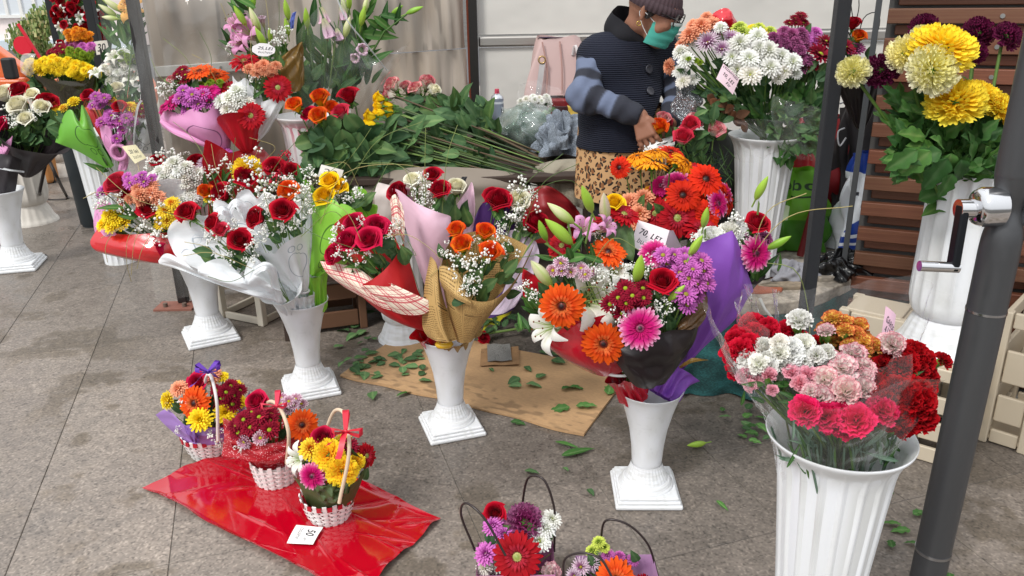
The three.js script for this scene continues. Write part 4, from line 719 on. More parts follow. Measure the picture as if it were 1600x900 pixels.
{ // yellow chrysanthemum with red roses
  const b = bouquet('bouquet of red roses round one flat yellow chrysanthemum in the second row', [345, 418, 3.48], 3.42, 'bouquets in the left trumpet vases');
  cone(b, 'red_wrapper', foil('#b81420', 0.35), { C: [395, 295, -0.02], R: 62, rim: points([150, 210, 90], 0.2, 50), flare: 0.2, belly: 0.6, a0: 60, a1: 300 });
  heads(b, [['mumY', 384, 258, 54, 0.02, [0, -20], 0.25], ['roseR', 383, 278, 38, 0.06], ['roseR', 429, 263, 40, 0.02, [3, -20], 0.5], ['roseR', 455, 268, 32, 0.02, [6, -20], 0.5], ['roseR', 345, 302, 40, 0.08, [-8, -10], 0.6], ['roseO', 322, 300, 30, 0.07], ['spY', 328, 310, 22, 0.08]]);
  gyps(b, [[400, 290, 56, 0.06], [420, 300, 50, 0.08], [372, 290, 36, 0.08], [395, 248, 40, 0.02], [340, 315, 30, 0.1], [365, 300, 34, 0.08], [440, 285, 44, 0.04], [350, 262, 36, 0.03], [325, 275, 34, 0.03]]); gyps(b, [[440, 250, 34, 0.0], [430, 278, 34, 0.06], [412, 272, 26, 0.05]], true);
  greens(b, 'ruscus', 390, 310, 110, 40, 16, 24, 0.02); greens(b, 'lily', 345, 282, 50, 24, 8, 36, 0.04, 0.02); greens(b, 'rose', 330, 318, 30, 20, 3, 26, 0.06);
  blades(b, [[[400, 330, 0.1], [430, 290, 0.14], [470, 262, 0.1]], [[380, 330, 0.1], [340, 270, 0.14], [330, 225, 0.1]], [[350, 330, 0.1], [330, 270, 0.12], [300, 215, 0.08], [270, 190, 0.04]], [[410, 330, 0.1], [425, 270, 0.12], [480, 200, 0.06]], [[430, 330, 0.1], [455, 290, 0.1], [512, 300, 0.1]], [[372, 330, 0.1], [362, 280, 0.12], [368, 215, 0.08]]]);
}
{ // the white tissue bouquets in the near left vase
  const b = bouquet('red rose bouquet in wide white lobed tissue hanging over the near left vase', [452, 470, 2.9], 2.86, 'white tissue rose bouquets');
  paperSheet(b, 'back_wrapper', [[[268, 392, -0.02], [262, 360, -0.05], [282, 326, -0.08], [318, 336, -0.1], [338, 312, -0.12], [368, 326, -0.12]], [[290, 412, 0.02], [300, 380, -0.04], [322, 362, -0.08], [352, 360, -0.1], [380, 350, -0.12], [400, 352, -0.12]], [[340, 432, 0.04], [350, 410, -0.01], [370, 400, -0.05], [395, 395, -0.08], [412, 390, -0.09], [425, 395, -0.09]], [[420, 462, 0.02], [425, 455, 0.01], [432, 450, 0], [440, 450, -0.02], [446, 452, -0.03], [452, 455, -0.03]]], MWprint, { uvs: [1, 1], scallop: 0.12, ns: 3, wr: 0.004 });
  paperSheet(b, 'front_wrapper', [[[248, 402, 0.02], [262, 396, 0.08], [300, 408, 0.13], [345, 404, 0.14], [372, 416, 0.13], [398, 402, 0.12], [425, 428, 0.1]], [[250, 412, 0.04], [275, 416, 0.12], [312, 430, 0.16], [350, 436, 0.17], [385, 440, 0.16], [412, 436, 0.14], [434, 446, 0.1]], [[290, 424, 0.06], [320, 436, 0.13], [350, 448, 0.16], [380, 456, 0.16], [405, 458, 0.14], [424, 458, 0.12], [440, 458, 0.08]], [[372, 446, 0.06], [390, 456, 0.11], [405, 464, 0.12], [418, 470, 0.12], [430, 474, 0.1], [440, 474, 0.08], [448, 470, 0.05]]], MW, { wr: 0.009, scallop: 0.3, ns: 3, nu: 60, nv: 44 });
  for (const [o, n, dz] of [[[[378, 448], [388, 422], [412, 409], [430, 418], [437, 446], [446, 472]], [[396, 448], [402, 430], [413, 423], [421, 430], [424, 450], [432, 472]], 0.15], [[[350, 362], [352, 330], [366, 311], [384, 318], [394, 346]], [[361, 362], [362, 336], [368, 324], [376, 330], [382, 348]], 0.0], [[[322, 366], [330, 336], [346, 322], [362, 332], [370, 356]], [[334, 366], [338, 344], [346, 335], [354, 342], [358, 358]], 0.02]]) paperSheet(b, 'tissue_loop', [o.map(([x, y], k) => [x, y, dz - 0.02 * Math.abs(k - 2)]), n.map(([x, y], k) => [x, y, dz + 0.03 - 0.02 * Math.abs(k - 2)])], MW, { nv: 6, wr: 0.003 });
  const holeR = new THREE.TorusGeometry(0.04, 0.0035, 5, 30); for (const [x, y, s, dz] of [[307, 374, 0.42, -0.05], [291, 396, 0.42, -0.02], [322, 398, 0.8, -0.04]]) { const m = part('embossed_ring', holeR, std({ color: '#d4dbe2', roughness: 0.6 }), b.o); m.position.copy(pos(b, x, y, dz + 0.012)).sub(b.T); m.scale.setScalar(s); m.lookAt(camera.position); }
  cone(b, 'tissue_tail', MW, { C: [438, 448, 0.0], R: 24, flare: 0.5, pleat: 0.25, r0: 0.03, T: [456, 484, -0.08] }); 
  heads(b, [['roseR', 375, 376, 46, 0.07, [2, -6], 1], ['roseR', 333, 348, 36, 0.03, [-10, -8], 0.7], ['roseC', 346, 361, 34, 0.06, [-4, -14], 0.8], ['roseR', 293, 333, 42, -0.03, [-3, -10], 0.8]]);
  gyps(b, [[338, 376, 36, 0.07], [368, 352, 28, 0.05], [360, 405, 32, 0.11], [392, 400, 36, 0.1], [408, 372, 36, 0.04], [330, 362, 30, 0.04], [396, 385, 26, 0.1]]);
  greens(b, 'rose', 345, 402, 60, 26, 7, 30, 0.08, 0.02); greens(b, 'rose', 385, 415, 60, 24, 8, 26, 0.06, 0.03); greens(b, 'ruscus', 390, 395, 60, 40, 10, 24, 0.03);
  blades(b, [[[345, 400, 0.14], [320, 385, 0.16], [288, 378, 0.14]], [[380, 410, 0.12], [330, 360, 0.16], [255, 330, 0.1]], [[400, 420, 0.14], [360, 440, 0.2], [325, 432, 0.2]], [[395, 420, 0.14], [330, 395, 0.2], [285, 400, 0.18]]]);
}
{
  const b = bouquet('upright white tissue bouquet with two big red roses in the near left vase', [474, 455, 2.96], 2.92, 'white tissue rose bouquets');
  cone(b, 'tissue_wrapper', MWprint, { C: [438, 372, 0.0], R: 50, a0: -75, a1: 95, rim: lobes(-38, 4.2, 0.12), flare: 0.1, belly: 0.75, wr: 0.06, pleat: 0.16, T: [474, 456, 0.0] });
  cone(b, 'tissue_wrapper', MW, { C: [430, 345, -0.04], R: 52, a0: 85, a1: 275, rim: lobes(180, 5, 0.14), flare: 0.15, belly: 0.7, wr: 0.05 });
  paperSheet(b, 'tissue_wrapper', [[[432, 300, -0.08], [452, 286, -0.09], [475, 290, -0.09], [488, 305, -0.08]], [[440, 330, -0.07], [460, 322, -0.08], [480, 330, -0.07], [492, 345, -0.05]], [[455, 380, -0.04], [470, 380, -0.05], [482, 385, -0.04], [490, 392, -0.02]]], MW);
  paperSheet(b, 'tissue_wrapper', [[[366, 318, -0.03], [372, 302, -0.04], [388, 296, -0.05], [402, 310, -0.05], [414, 300, -0.06], [430, 306, -0.06]], [[378, 340, -0.03], [388, 330, -0.04], [398, 326, -0.05], [410, 330, -0.05], [420, 326, -0.06], [432, 330, -0.06]], [[410, 370, -0.02], [416, 366, -0.03], [422, 364, -0.03], [428, 364, -0.04], [434, 364, -0.04], [440, 366, -0.04]]], MWprint);
  cone(b, 'tissue_tail', MW, { C: [474, 456, 0.0], R: 15, r0: 0.034, pleat: 0.3, wr: 0.2, flare: 0, T: [476, 486, -0.03] }); ribbonTie(b, '#f0f0f2', 0.022, [474, 455, 0.0]); bow(b.o, pos(b, 466, 455, 0.03), 0.02, MW, 2, 'ribbon');
  heads(b, [['roseR', 442, 329, 48, 0.06, [1, -4], 1], ['roseR', 400, 340, 42, 0.05, [-8, -4], 0.8], ['roseO', 451, 300, 38, 0.0, [2, -14], 0.6]]);
  gyps(b, [[470, 305, 44, 0.0], [476, 330, 40, 0.02], [424, 318, 36, 0.02], [458, 350, 36, 0.05], [436, 360, 30, 0.06], [415, 330, 30, 0.04], [418, 355, 26, 0.06], [455, 285, 30, -0.04]]);
  greens(b, 'ruscus', 440, 350, 70, 50, 12, 24, 0.0); greens(b, 'rose', 425, 362, 50, 20, 6, 26, 0.03);
  blades(b, [[[470, 360, 0.1], [480, 300, 0.12], [540, 250, 0.05]], [[455, 360, 0.1], [480, 320, 0.14], [530, 310, 0.1]], [[470, 370, 0.1], [520, 330, 0.14], [545, 352, 0.1]], [[430, 360, 0.1], [412, 300, 0.12], [400, 262, 0.1]]]);
}
{
  const b = bouquet('yellow rose bouquet in bright green paper in the near left vase', [494, 436, 3.02], 3.0, 'bouquets in the left trumpet vases');
  paperSheet(b, 'green_wrapper', [[[484, 318, 0.02], [500, 306, 0.06], [530, 312, 0.1], [556, 330, 0.1], [566, 360, 0.06]], [[488, 350, 0.06], [505, 345, 0.1], [530, 350, 0.13], [548, 365, 0.12], [556, 385, 0.07]], [[486, 395, 0.06], [500, 394, 0.1], [518, 398, 0.11], [532, 404, 0.1], [540, 412, 0.06]], [[482, 428, 0.04], [488, 430, 0.06], [494, 432, 0.06], [500, 432, 0.06], [506, 430, 0.04]]], MGprint, { uvs: [0.5, 1], wr: 0.004, scallop: 0.1, ns: 2 });
  paperSheet(b, 'green_wrapper', [[[540, 305, -0.04], [556, 292, -0.05], [572, 298, -0.05], [576, 316, -0.04], [590, 322, -0.03], [586, 342, -0.02]], [[530, 335, -0.03], [545, 325, -0.04], [558, 330, -0.04], [565, 340, -0.04], [572, 348, -0.03], [572, 356, -0.02]], [[515, 390, 0], [522, 388, -0.01], [530, 388, -0.02], [536, 390, -0.02], [542, 392, -0.01], [546, 396, 0]]], MGprint, { uvs: [0.5, 1] });
  paperSheet(b, 'green_wrapper', [[[462, 288, -0.06], [476, 280, -0.07], [490, 292, -0.07]], [[478, 340, -0.03], [490, 335, -0.05], [500, 345, -0.05]], [[486, 420, 0], [494, 420, -0.02], [500, 422, -0.02]]], MGprint);
  cone(b, 'green_tail', phy({ color: '#86c43a', roughness: 0.35 }), { C: [493, 425, 0.03], R: 15, flare: 0.2, pleat: 0.3, r0: 0.032, wr: 0.2, T: [496, 484, 0.01] }); ribbonTie(b, '#f2f2f2', 0.03, [494, 436, 0.02]);
  heads(b, [['roseY', 516, 284, 38, 0.02, [-2, -20], 0.6], ['roseY', 508, 308, 42, 0.06, [-3, -10], 0.9], ['roseY', 528, 292, 36, 0.03, [8, -18], 0.6]]);
  gyps(b, [[486, 292, 44, 0.02], [545, 300, 44, 0.02], [495, 320, 30, 0.06], [530, 312, 30, 0.06], [560, 305, 26, 0.0], [482, 270, 26, -0.02]]);
  greens(b, 'rose', 520, 335, 60, 30, 8, 30, 0.02); greens(b, 'rose', 555, 318, 40, 26, 4, 30, 0.0); greens(b, 'lily', 480, 278, 30, 20, 6, 30, 0.0);
  blades(b, [[[500, 350, 0.1], [540, 270, 0.12], [660, 262, 0.06], [700, 290, 0.02]], [[510, 350, 0.1], [540, 280, 0.1], [600, 225, 0.05]], [[500, 340, 0.1], [470, 300, 0.12], [410, 285, 0.1]], [[520, 350, 0.1], [580, 300, 0.1], [610, 250, 0.05]]]);
}
priceTag('price_tag', 'white card reading 30 sticking up behind the yellow roses', [[502, 257], [537, 266], [531, 286], [496, 276]], 3.04, [['30', 20, 150, 150]], '#f4f2ee', [512, 280, 506, 330, 0.0]);
// ------------------------------------------------------------------ the middle vase
{
  const b = bouquet('crimson rose bouquet in red paper with plaid lining in the middle vase', [676, 520, 2.64], 2.6, 'bouquets in the middle vase');
  paperSheet(b, 'red_wrapper', [[[630, 380, -0.02], [617, 402, 0.05], [596, 426, 0.1], [572, 442, 0.12], [552, 450, 0.08]], [[646, 430, 0.0], [632, 450, 0.08], [614, 468, 0.12], [596, 478, 0.13], [580, 476, 0.09]], [[664, 488, 0.02], [652, 498, 0.07], [640, 505, 0.1], [628, 506, 0.1], [614, 500, 0.07]], [[690, 516, 0.02], [682, 518, 0.03], [676, 520, 0.04], [668, 519, 0.03], [660, 514, 0.02]]], MRed);
  paperSheet(b, 'red_wrapper', [[[522, 350, -0.06], [545, 334, -0.08], [575, 340, -0.09], [610, 352, -0.1]], [[545, 400, -0.06], [570, 395, -0.08], [600, 395, -0.1], [630, 400, -0.1]], [[610, 470, -0.03], [630, 470, -0.05], [645, 470, -0.05], [660, 470, -0.05]]], MRed);
  paperSheet(b, 'plaid_lining', [[[500, 408, -0.02], [528, 412, 0.03], [560, 420, 0.06], [590, 440, 0.08], [608, 438, 0.09]], [[512, 428, 0.02], [540, 436, 0.08], [575, 448, 0.12], [604, 456, 0.13], [626, 458, 0.125]], [[540, 450, 0.04], [570, 466, 0.1], [600, 482, 0.13], [630, 486, 0.14], [650, 478, 0.13]]], MPlaid, { uvs: [1.3, 0.5] });
  paperSheet(b, 'plaid_lining', [[[560, 446, 0.115], [584, 446, 0.14], [604, 448, 0.155], [618, 446, 0.155], [606, 442, 0.13]], [[580, 462, 0.12], [606, 468, 0.155], [634, 470, 0.165], [656, 464, 0.155], [640, 458, 0.14]], [[606, 484, 0.12], [634, 492, 0.15], [664, 490, 0.155], [680, 474, 0.14], [664, 470, 0.13]]], MPlaid, { uvs: [1, 0.4] });
  paperSheet(b, 'plaid_lining', [[[609, 312, -0.06], [618, 304, -0.06], [630, 325, -0.055]], [[612, 340, -0.05], [622, 336, -0.04], [632, 348, -0.04]], [[614, 372, -0.04], [624, 368, -0.03], [632, 380, -0.03]]], MPlaid, { uvs: [0.5, 0.5] });
  cone(b, 'red_tail', foil('#c8101e', 0.2), { C: [668, 512, 0.0], R: 20, flare: 0.3, pleat: 0.35, r0: 0.034, wr: 0.3, T: [684, 540, -0.05] });
  heads(b, [['roseM', 553, 350, 44, 0.0], ['roseM', 588, 354, 46, 0.04, [4, -12], 0.9], ['roseM', 577, 374, 48, 0.09, [-1, -4], 1], ['roseM', 546, 378, 48, 0.07, [-6, -8], 0.9], ['roseM', 523, 398, 44, 0.05, [-14, -4], 0.7]]);
  gyps(b, [[524, 370, 34, 0.06], [612, 366, 34, 0.04], [538, 396, 34, 0.1], [555, 402, 28, 0.1], [564, 344, 18, 0.06], [530, 358, 22, 0.04], [622, 350, 24, 0.0], [575, 402, 22, 0.1]]);
  greens(b, 'rose', 600, 405, 70, 40, 12, 30, 0.03); greens(b, 'rose', 605, 385, 34, 26, 4, 32, 0.07, 0.02); greens(b, 'lily', 570, 420, 50, 24, 8, 30, 0.05); greens(b, 'rose', 570, 425, 60, 24, 8, 24, 0.03);
  blades(b, [[[612, 372, 0.1], [650, 400, 0.16], [637, 376, 0.12]], [[600, 370, 0.1], [640, 368, 0.14], [690, 410, 0.16], [672, 432, 0.14]], [[560, 390, 0.12], [500, 370, 0.14], [470, 352, 0.1]], [[570, 390, 0.1], [540, 330, 0.12], [500, 310, 0.1]]]);
}
{
  const b = bouquet('white and red rose bouquet in pale pink paper behind the newspaper wrap', [694, 525, 2.78], 2.84, 'bouquets in the middle vase');
  paperSheet(b, 'pink_wrapper', [[[611, 294, -0.02], [625, 298, 0.04], [648, 316, 0.1], [680, 330, 0.12], [704, 338, 0.08], [700, 346, 0.03]], [[628, 340, 0.0], [640, 345, 0.06], [660, 352, 0.12], [682, 358, 0.13], [702, 362, 0.09], [700, 366, 0.04]], [[648, 400, 0.02], [656, 402, 0.06], [670, 405, 0.1], [684, 406, 0.1], [700, 404, 0.08], [702, 406, 0.04]], [[682, 500, 0.02], [686, 502, 0.03], [690, 504, 0.04], [694, 504, 0.04], [698, 504, 0.03], [700, 504, 0.02]]], MPinkPaper);
  paperSheet(b, 'pink_wrapper', [[[609, 292, -0.04], [612, 292, -0.05], [622, 290, -0.06], [640, 294, -0.06]], [[626, 330, -0.03], [632, 330, -0.05], [645, 330, -0.07], [660, 332, -0.08]], [[660, 430, 0], [668, 430, -0.02], [676, 430, -0.03], [684, 430, -0.04]]], MPinkPaper);
  paperSheet(b, 'pink_wrapper', [[[715, 318, -0.03], [728, 300, -0.04], [738, 285, -0.05], [743, 320, -0.04]], [[712, 370, -0.02], [722, 360, -0.03], [732, 355, -0.04], [738, 365, -0.03]], [[704, 440, 0], [710, 440, -0.01], [716, 440, -0.02], [720, 442, -0.01]]], MPinkPaper);
  heads(b, [['roseW', 646, 284, 36, 0.0, [-3, -20], 0.2], ['roseRb', 676, 274, 34, -0.02, [0, -20], 0.3], ['roseRb', 687, 298, 40, 0.04, [1, -20], 0.2], ['roseW', 713, 293, 36, 0.02, [3, -20], 0.15], ['roseRb', 624, 303, 40, -0.02, [-12, -16], 0.5]]);
  gyps(b, [[660, 300, 36, 0.05], [668, 322, 34, 0.06], [660, 278, 26, 0.02], [676, 335, 24, 0.08], [652, 310, 28, 0.05]]);
  greens(b, 'rose', 712, 330, 46, 34, 8, 34, -0.01); greens(b, 'rose', 690, 340, 60, 30, 8, 30, 0.0); greens(b, 'lily', 664, 325, 40, 30, 8, 34, 0.04, 0.02);
  blades(b, [[[665, 340, 0.08], [664, 260, 0.1], [665, 200, 0.08]], [[690, 340, 0.06], [700, 240, 0.08], [715, 195, 0.06]], [[650, 330, 0.08], [630, 262, 0.1], [560, 255, 0.08]]]);
}
{
  const b = bouquet('orange rose bouquet wrapped in brown newspaper print in the middle vase', [716, 522, 2.58], 2.52, 'bouquets in the middle vase');
  paperSheet(b, 'newspaper_wrapper', [[[690, 420, 0.03], [708, 446, 0.1], [735, 468, 0.14], [772, 468, 0.14], [806, 436, 0.09], [836, 378, 0.0]], [[694, 458, 0.04], [710, 472, 0.1], [736, 486, 0.13], [768, 484, 0.13], [796, 456, 0.08], [818, 420, 0.0]], [[702, 492, 0.04], [714, 500, 0.08], [732, 506, 0.1], [752, 502, 0.1], [772, 484, 0.06], [790, 458, 0.01]], [[714, 534, 0.03], [720, 536, 0.05], [728, 536, 0.05], [736, 534, 0.05], [742, 526, 0.04], [746, 516, 0.02]]], MKraft, { uvs: [1.0, 0.75], wr: 0.001 });
  paperSheet(b, 'newspaper_wrapper', [[[686, 416, 0.035], [698, 416, 0.05], [720, 430, 0.08], [738, 470, 0.12]], [[687, 436, 0.07], [698, 444, 0.11], [716, 458, 0.14], [736, 472, 0.155]], [[690, 448, 0.06], [702, 460, 0.11], [718, 470, 0.145], [738, 478, 0.152]]], MKraft, { uvs: [0.5, 0.2], wr: 0.001 });
  paperSheet(b, 'newspaper_wrapper', [[[692, 402, -0.04], [705, 376, -0.07], [740, 362, -0.09], [790, 368, -0.09], [824, 384, -0.02]], [[690, 440, -0.05], [710, 425, -0.09], [745, 415, -0.1], [785, 415, -0.09], [806, 420, -0.02]], [[706, 500, -0.01], [716, 495, -0.03], [732, 490, -0.04], [760, 480, -0.03], [784, 456, 0.0]]], MKraft, { uvs: [1.2, 0.8] });
  paperSheet(b, 'newspaper_fold', [[[676, 410, -0.02], [672, 402, 0.0], [675, 402, 0.03], [683, 414, 0.05], [688, 440, 0.03]], [[664, 450, 0.0], [665, 448, 0.04], [673, 450, 0.07], [686, 462, 0.08], [695, 472, 0.04]], [[659, 506, 0.03], [668, 506, 0.06], [680, 504, 0.09], [694, 508, 0.09], [706, 508, 0.05]], [[668, 526, 0.04], [680, 532, 0.08], [694, 534, 0.1], [706, 534, 0.09], [714, 530, 0.05]]], MKraft, { uvs: [0.5, 0.8], wr: 0.004 });
  cone(b, 'kraft_tail', MKraft, { C: [712, 512, -0.05], R: 30, flare: 0.2, pleat: 0.3, r0: 0.04, wr: 0.2, T: [708, 538, -0.13] });
  heads(b, [['roseO', 714, 362, 36, 0.0, [-3, -20], 0.25], ['roseO', 722, 383, 40, 0.04, [-2, -20], 0.3], ['roseO', 758, 364, 38, 0.0, [2, -20], 0.3], ['roseO', 766, 396, 40, 0.06, [3, -20], 0.4]]);
  gyps(b, [[712, 412, 42, 0.08], [735, 425, 44, 0.1], [752, 405, 40, 0.09], [740, 445, 34, 0.12], [722, 440, 34, 0.11], [770, 380, 32, 0.03], [795, 392, 40, 0.02], [740, 380, 28, 0.02], [696, 390, 28, 0.02], [782, 368, 24, 0.0], [728, 455, 26, 0.13]]);
  greens(b, 'rose', 760, 440, 90, 50, 16, 30, 0.04); greens(b, 'rose', 700, 410, 26, 36, 5, 28, 0.0); greens(b, 'ruscus', 795, 410, 40, 60, 9, 26, 0.0); greens(b, 'rose', 735, 462, 60, 24, 8, 28, 0.07);
  part('yellow_tissue', new THREE.TorusGeometry(0.02, 0.012, 6, 16, 3.6).rotateX(1.4), foil('#e0b010', 0.4), b.o).position.copy(pos(b, 694, 538, 0.03).sub(b.T));
}
{
  const b = bouquet('red rose bouquet in purple paper half hidden behind the newspaper wrap', [735, 522, 2.72], 2.95, 'bouquets in the middle vase');
  paperSheet(b, 'purple_wrapper', [[[742, 340, -0.04], [752, 320, -0.05], [770, 308, -0.06], [800, 320, -0.06]], [[738, 366, -0.02], [756, 360, -0.04], [780, 360, -0.05], [815, 372, -0.05]], [[745, 430, 0], [770, 430, -0.02], [800, 430, -0.02], [824, 440, -0.02]], [[750, 500, 0.06], [775, 495, 0.06], [800, 484, 0.06], [818, 462, 0.04]]], paper('#4c2870', 0.5));
  paperSheet(b, 'lilac_wrapper', [[[790, 362, 0.02], [808, 360, 0.03], [838, 378, 0.02]], [[800, 400, 0.04], [815, 400, 0.05], [842, 405, 0.03]], [[785, 460, 0.06], [805, 455, 0.07], [828, 440, 0.05]], [[765, 492, 0.08], [785, 490, 0.09], [806, 478, 0.08]]], MLilac);
  heads(b, [['roseRb', 779, 316, 46, 0.02, [2, -20], 0.3], ['roseRb', 770, 308, 38, -0.02, [-3, -20], 0.3], ['roseW', 810, 314, 42, 0.0, [2, -14], 0.6], ['roseRb', 836, 350, 46, 0.04, [8, -20], 0.25]]);
  gyps(b, [[812, 292, 40, 0.0], [800, 335, 44, 0.05], [822, 330, 44, 0.04], [786, 350, 30, 0.05], [830, 310, 30, 0.0], [812, 352, 34, 0.05]]);
  greens(b, 'rose', 812, 372, 50, 40, 9, 30, 0.0); greens(b, 'lily', 790, 340, 40, 20, 5, 32, 0.0);
  stem(pos(b, 835, 372, 0.04), b.T, 0.004, b.o, 2);
  blades(b, [[[800, 350, 0.08], [820, 290, 0.1], [880, 240, 0.04]], [[812, 350, 0.08], [836, 300, 0.1], [892, 282, 0.08], [930, 330, 0.04]], [[820, 350, 0.08], [850, 285, 0.1], [905, 255, 0.05]]]);
}
// ------------------------------------------------------------------ the vase priced 70
{
  const b = bouquet('lily and orange gerbera bouquet in glossy red paper at the left of the 70 vase', [985, 592, 2.2], 2.17, 'bouquets in the vase priced 70');
  paperSheet(b, 'red_wrapper', [[[816, 450, -0.05], [832, 500, 0.02], [870, 522, 0.09], [905, 505, 0.12], [948, 492, 0.1], [962, 500, 0.06]], [[828, 490, -0.03], [846, 530, 0.05], [884, 548, 0.11], [918, 538, 0.13], [952, 530, 0.1], [968, 525, 0.06]], [[850, 530, 0.0], [874, 556, 0.06], [908, 570, 0.1], [936, 566, 0.1], [958, 558, 0.08], [974, 552, 0.05]], [[890, 566, 0.02], [916, 580, 0.05], [942, 588, 0.06], [960, 586, 0.06], [972, 580, 0.05], [980, 576, 0.03]]], foil('#c20f26', 0.25));
  paperSheet(b, 'red_wrapper', [[[818, 420, -0.06], [815, 440, -0.06], [820, 470, -0.05], [840, 520, -0.02]], [[850, 440, -0.08], [850, 460, -0.08], [856, 490, -0.06], [870, 530, -0.03]], [[930, 500, -0.05], [932, 510, -0.05], [936, 530, -0.04], [940, 555, -0.02]]], foil('#c8162c', 0.3));
  paperSheet(b, 'red_wrapper', [[[968, 432, -0.03], [976, 428, -0.02], [984, 440, 0.0]], [[955, 470, 0.0], [968, 465, 0.02], [980, 475, 0.03]], [[960, 520, 0.04], [970, 516, 0.05], [980, 520, 0.05]]], foil('#b80f24', 0.3));
  paperSheet(b, 'green_wrapper', [[[912, 410, -0.08], [940, 370, -0.1], [974, 338, -0.12], [990, 360, -0.1]], [[915, 425, -0.06], [945, 395, -0.08], [972, 372, -0.1], [992, 385, -0.08]], [[930, 440, -0.04], [955, 420, -0.06], [975, 405, -0.08], [990, 410, -0.07]]], paper('#4f6a3c', 0.5));
  cone(b, 'red_tail', foil('#c2102a', 0.2), { C: [972, 582, 0.0], R: 20, flare: 0.2, pleat: 0.3, r0: 0.04, wr: 0.3, T: [992, 620, -0.04] });
  const tieB = part('string', new THREE.TorusGeometry(0.034, 0.004, 6, 20).rotateX(1.35), std({ color: '#f0f0ee', roughness: 0.5 }), b.o); tieB.position.copy(pos(b, 968, 583, 0.05)).sub(b.T);
  heads(b, [['gerO', 878, 478, 76, 0.17, V(-0.28, 0.1, 1)], ['gerO', 943, 537, 72, 0.155, V(-0.1, 0.1, 1)], ['lilW', 925, 465, 120, 0.06, V(0.35, 0.5, 0.8)], ['lilW', 852, 512, 84, 0.09, V(-0.8, 0.15, 0.6)], ['lilW', 962, 420, 66, 0.0, V(0.3, 0.9, 0.5)],
    ['lilP', 912, 355, 58, -0.03, V(0.05, 0.8, 0.6)], ['lilP', 950, 352, 48, -0.05, V(0.7, 0.6, 0.5)], ['gerO', 950, 394, 62, -0.02, V(0.1, 0.85, 0.5)], ['gerR', 878, 384, 50, 0.0, V(-0.3, 0.6, 0.7)], ['gerR', 975, 335, 52, -0.12, V(0.2, 0.85, 0.4)], ['gerR', 925, 350, 40, -0.1, V(-0.2, 0.85, 0.4)], ['roseY', 960, 318, 38, -0.14, [0, -20], 0.2]]);
  heads(b, [['budP', 876, 333, 58, 0.02, [-30, -28]], ['bud', 873, 362, 66, 0.05, [-30, -34]], ['budG', 848, 360, 42, 0.04, [-10, -32]], ['budP', 846, 427, 62, 0.08, [-26, -40]], ['bud', 917, 311, 54, -0.03, [-12, -34]], ['budR', 945, 325, 58, -0.08, [-4, -34]]], { stems: false });
  for (const [x0, y0, x1, y1] of [[852, 380, 893, 410], [895, 388, 897, 420], [864, 456, 890, 500], [888, 350, 897, 400], [925, 336, 915, 380]]) stem(pos(b, x0, y0, 0.04), pos(b, x1, y1, 0.02), 0.0035, b.o, 2); stem(pos(b, 895, 400, 0.03), b.T, 0.004, b.o, 2);
  cluster(b, 'spM', 880, 420, 40, 34, 5, 26, 0.06); cluster(b, 'spM', 914, 425, 24, 24, 3, 24, 0.05);
  gyps(b, [[930, 432, 40, 0.07], [945, 442, 36, 0.06], [826, 452, 36, 0.06], [930, 420, 36, 0.03], [836, 466, 24, 0.08], [935, 370, 24, -0.06], [955, 430, 26, 0.06]]);
  const lf = (x, y, s, dx, dy, dz) => leaf('lily', pos(b, x, y, dz), s * perPx(pos(b, x, y, dz)), b.o, PX(dx, dy)); lf(888, 403, 58, -40, 4, 0.07); lf(892, 402, 46, 12, 36, 0.08); lf(900, 385, 36, 16, -26, 0.05); lf(905, 378, 36, 4, -30, 0.03); lf(850, 402, 30, -22, -10, 0.06);
  greens(b, 'rose', 880, 440, 100, 60, 14, 30, 0.0); greens(b, 'lily', 840, 470, 30, 40, 8, 36, 0.0); greens(b, 'lily', 930, 410, 50, 30, 6, 34, 0.02); greens(b, 'lily', 826, 495, 30, 30, 5, 34, 0.02, 0.02);
  blades(b, [[[906, 450, 0.1], [932, 448, 0.14], [956, 462, 0.12]], [[900, 430, 0.08], [860, 400, 0.12], [812, 402, 0.1]], [[920, 420, 0.06], [960, 372, 0.1], [1000, 392, 0.08]]]);
}
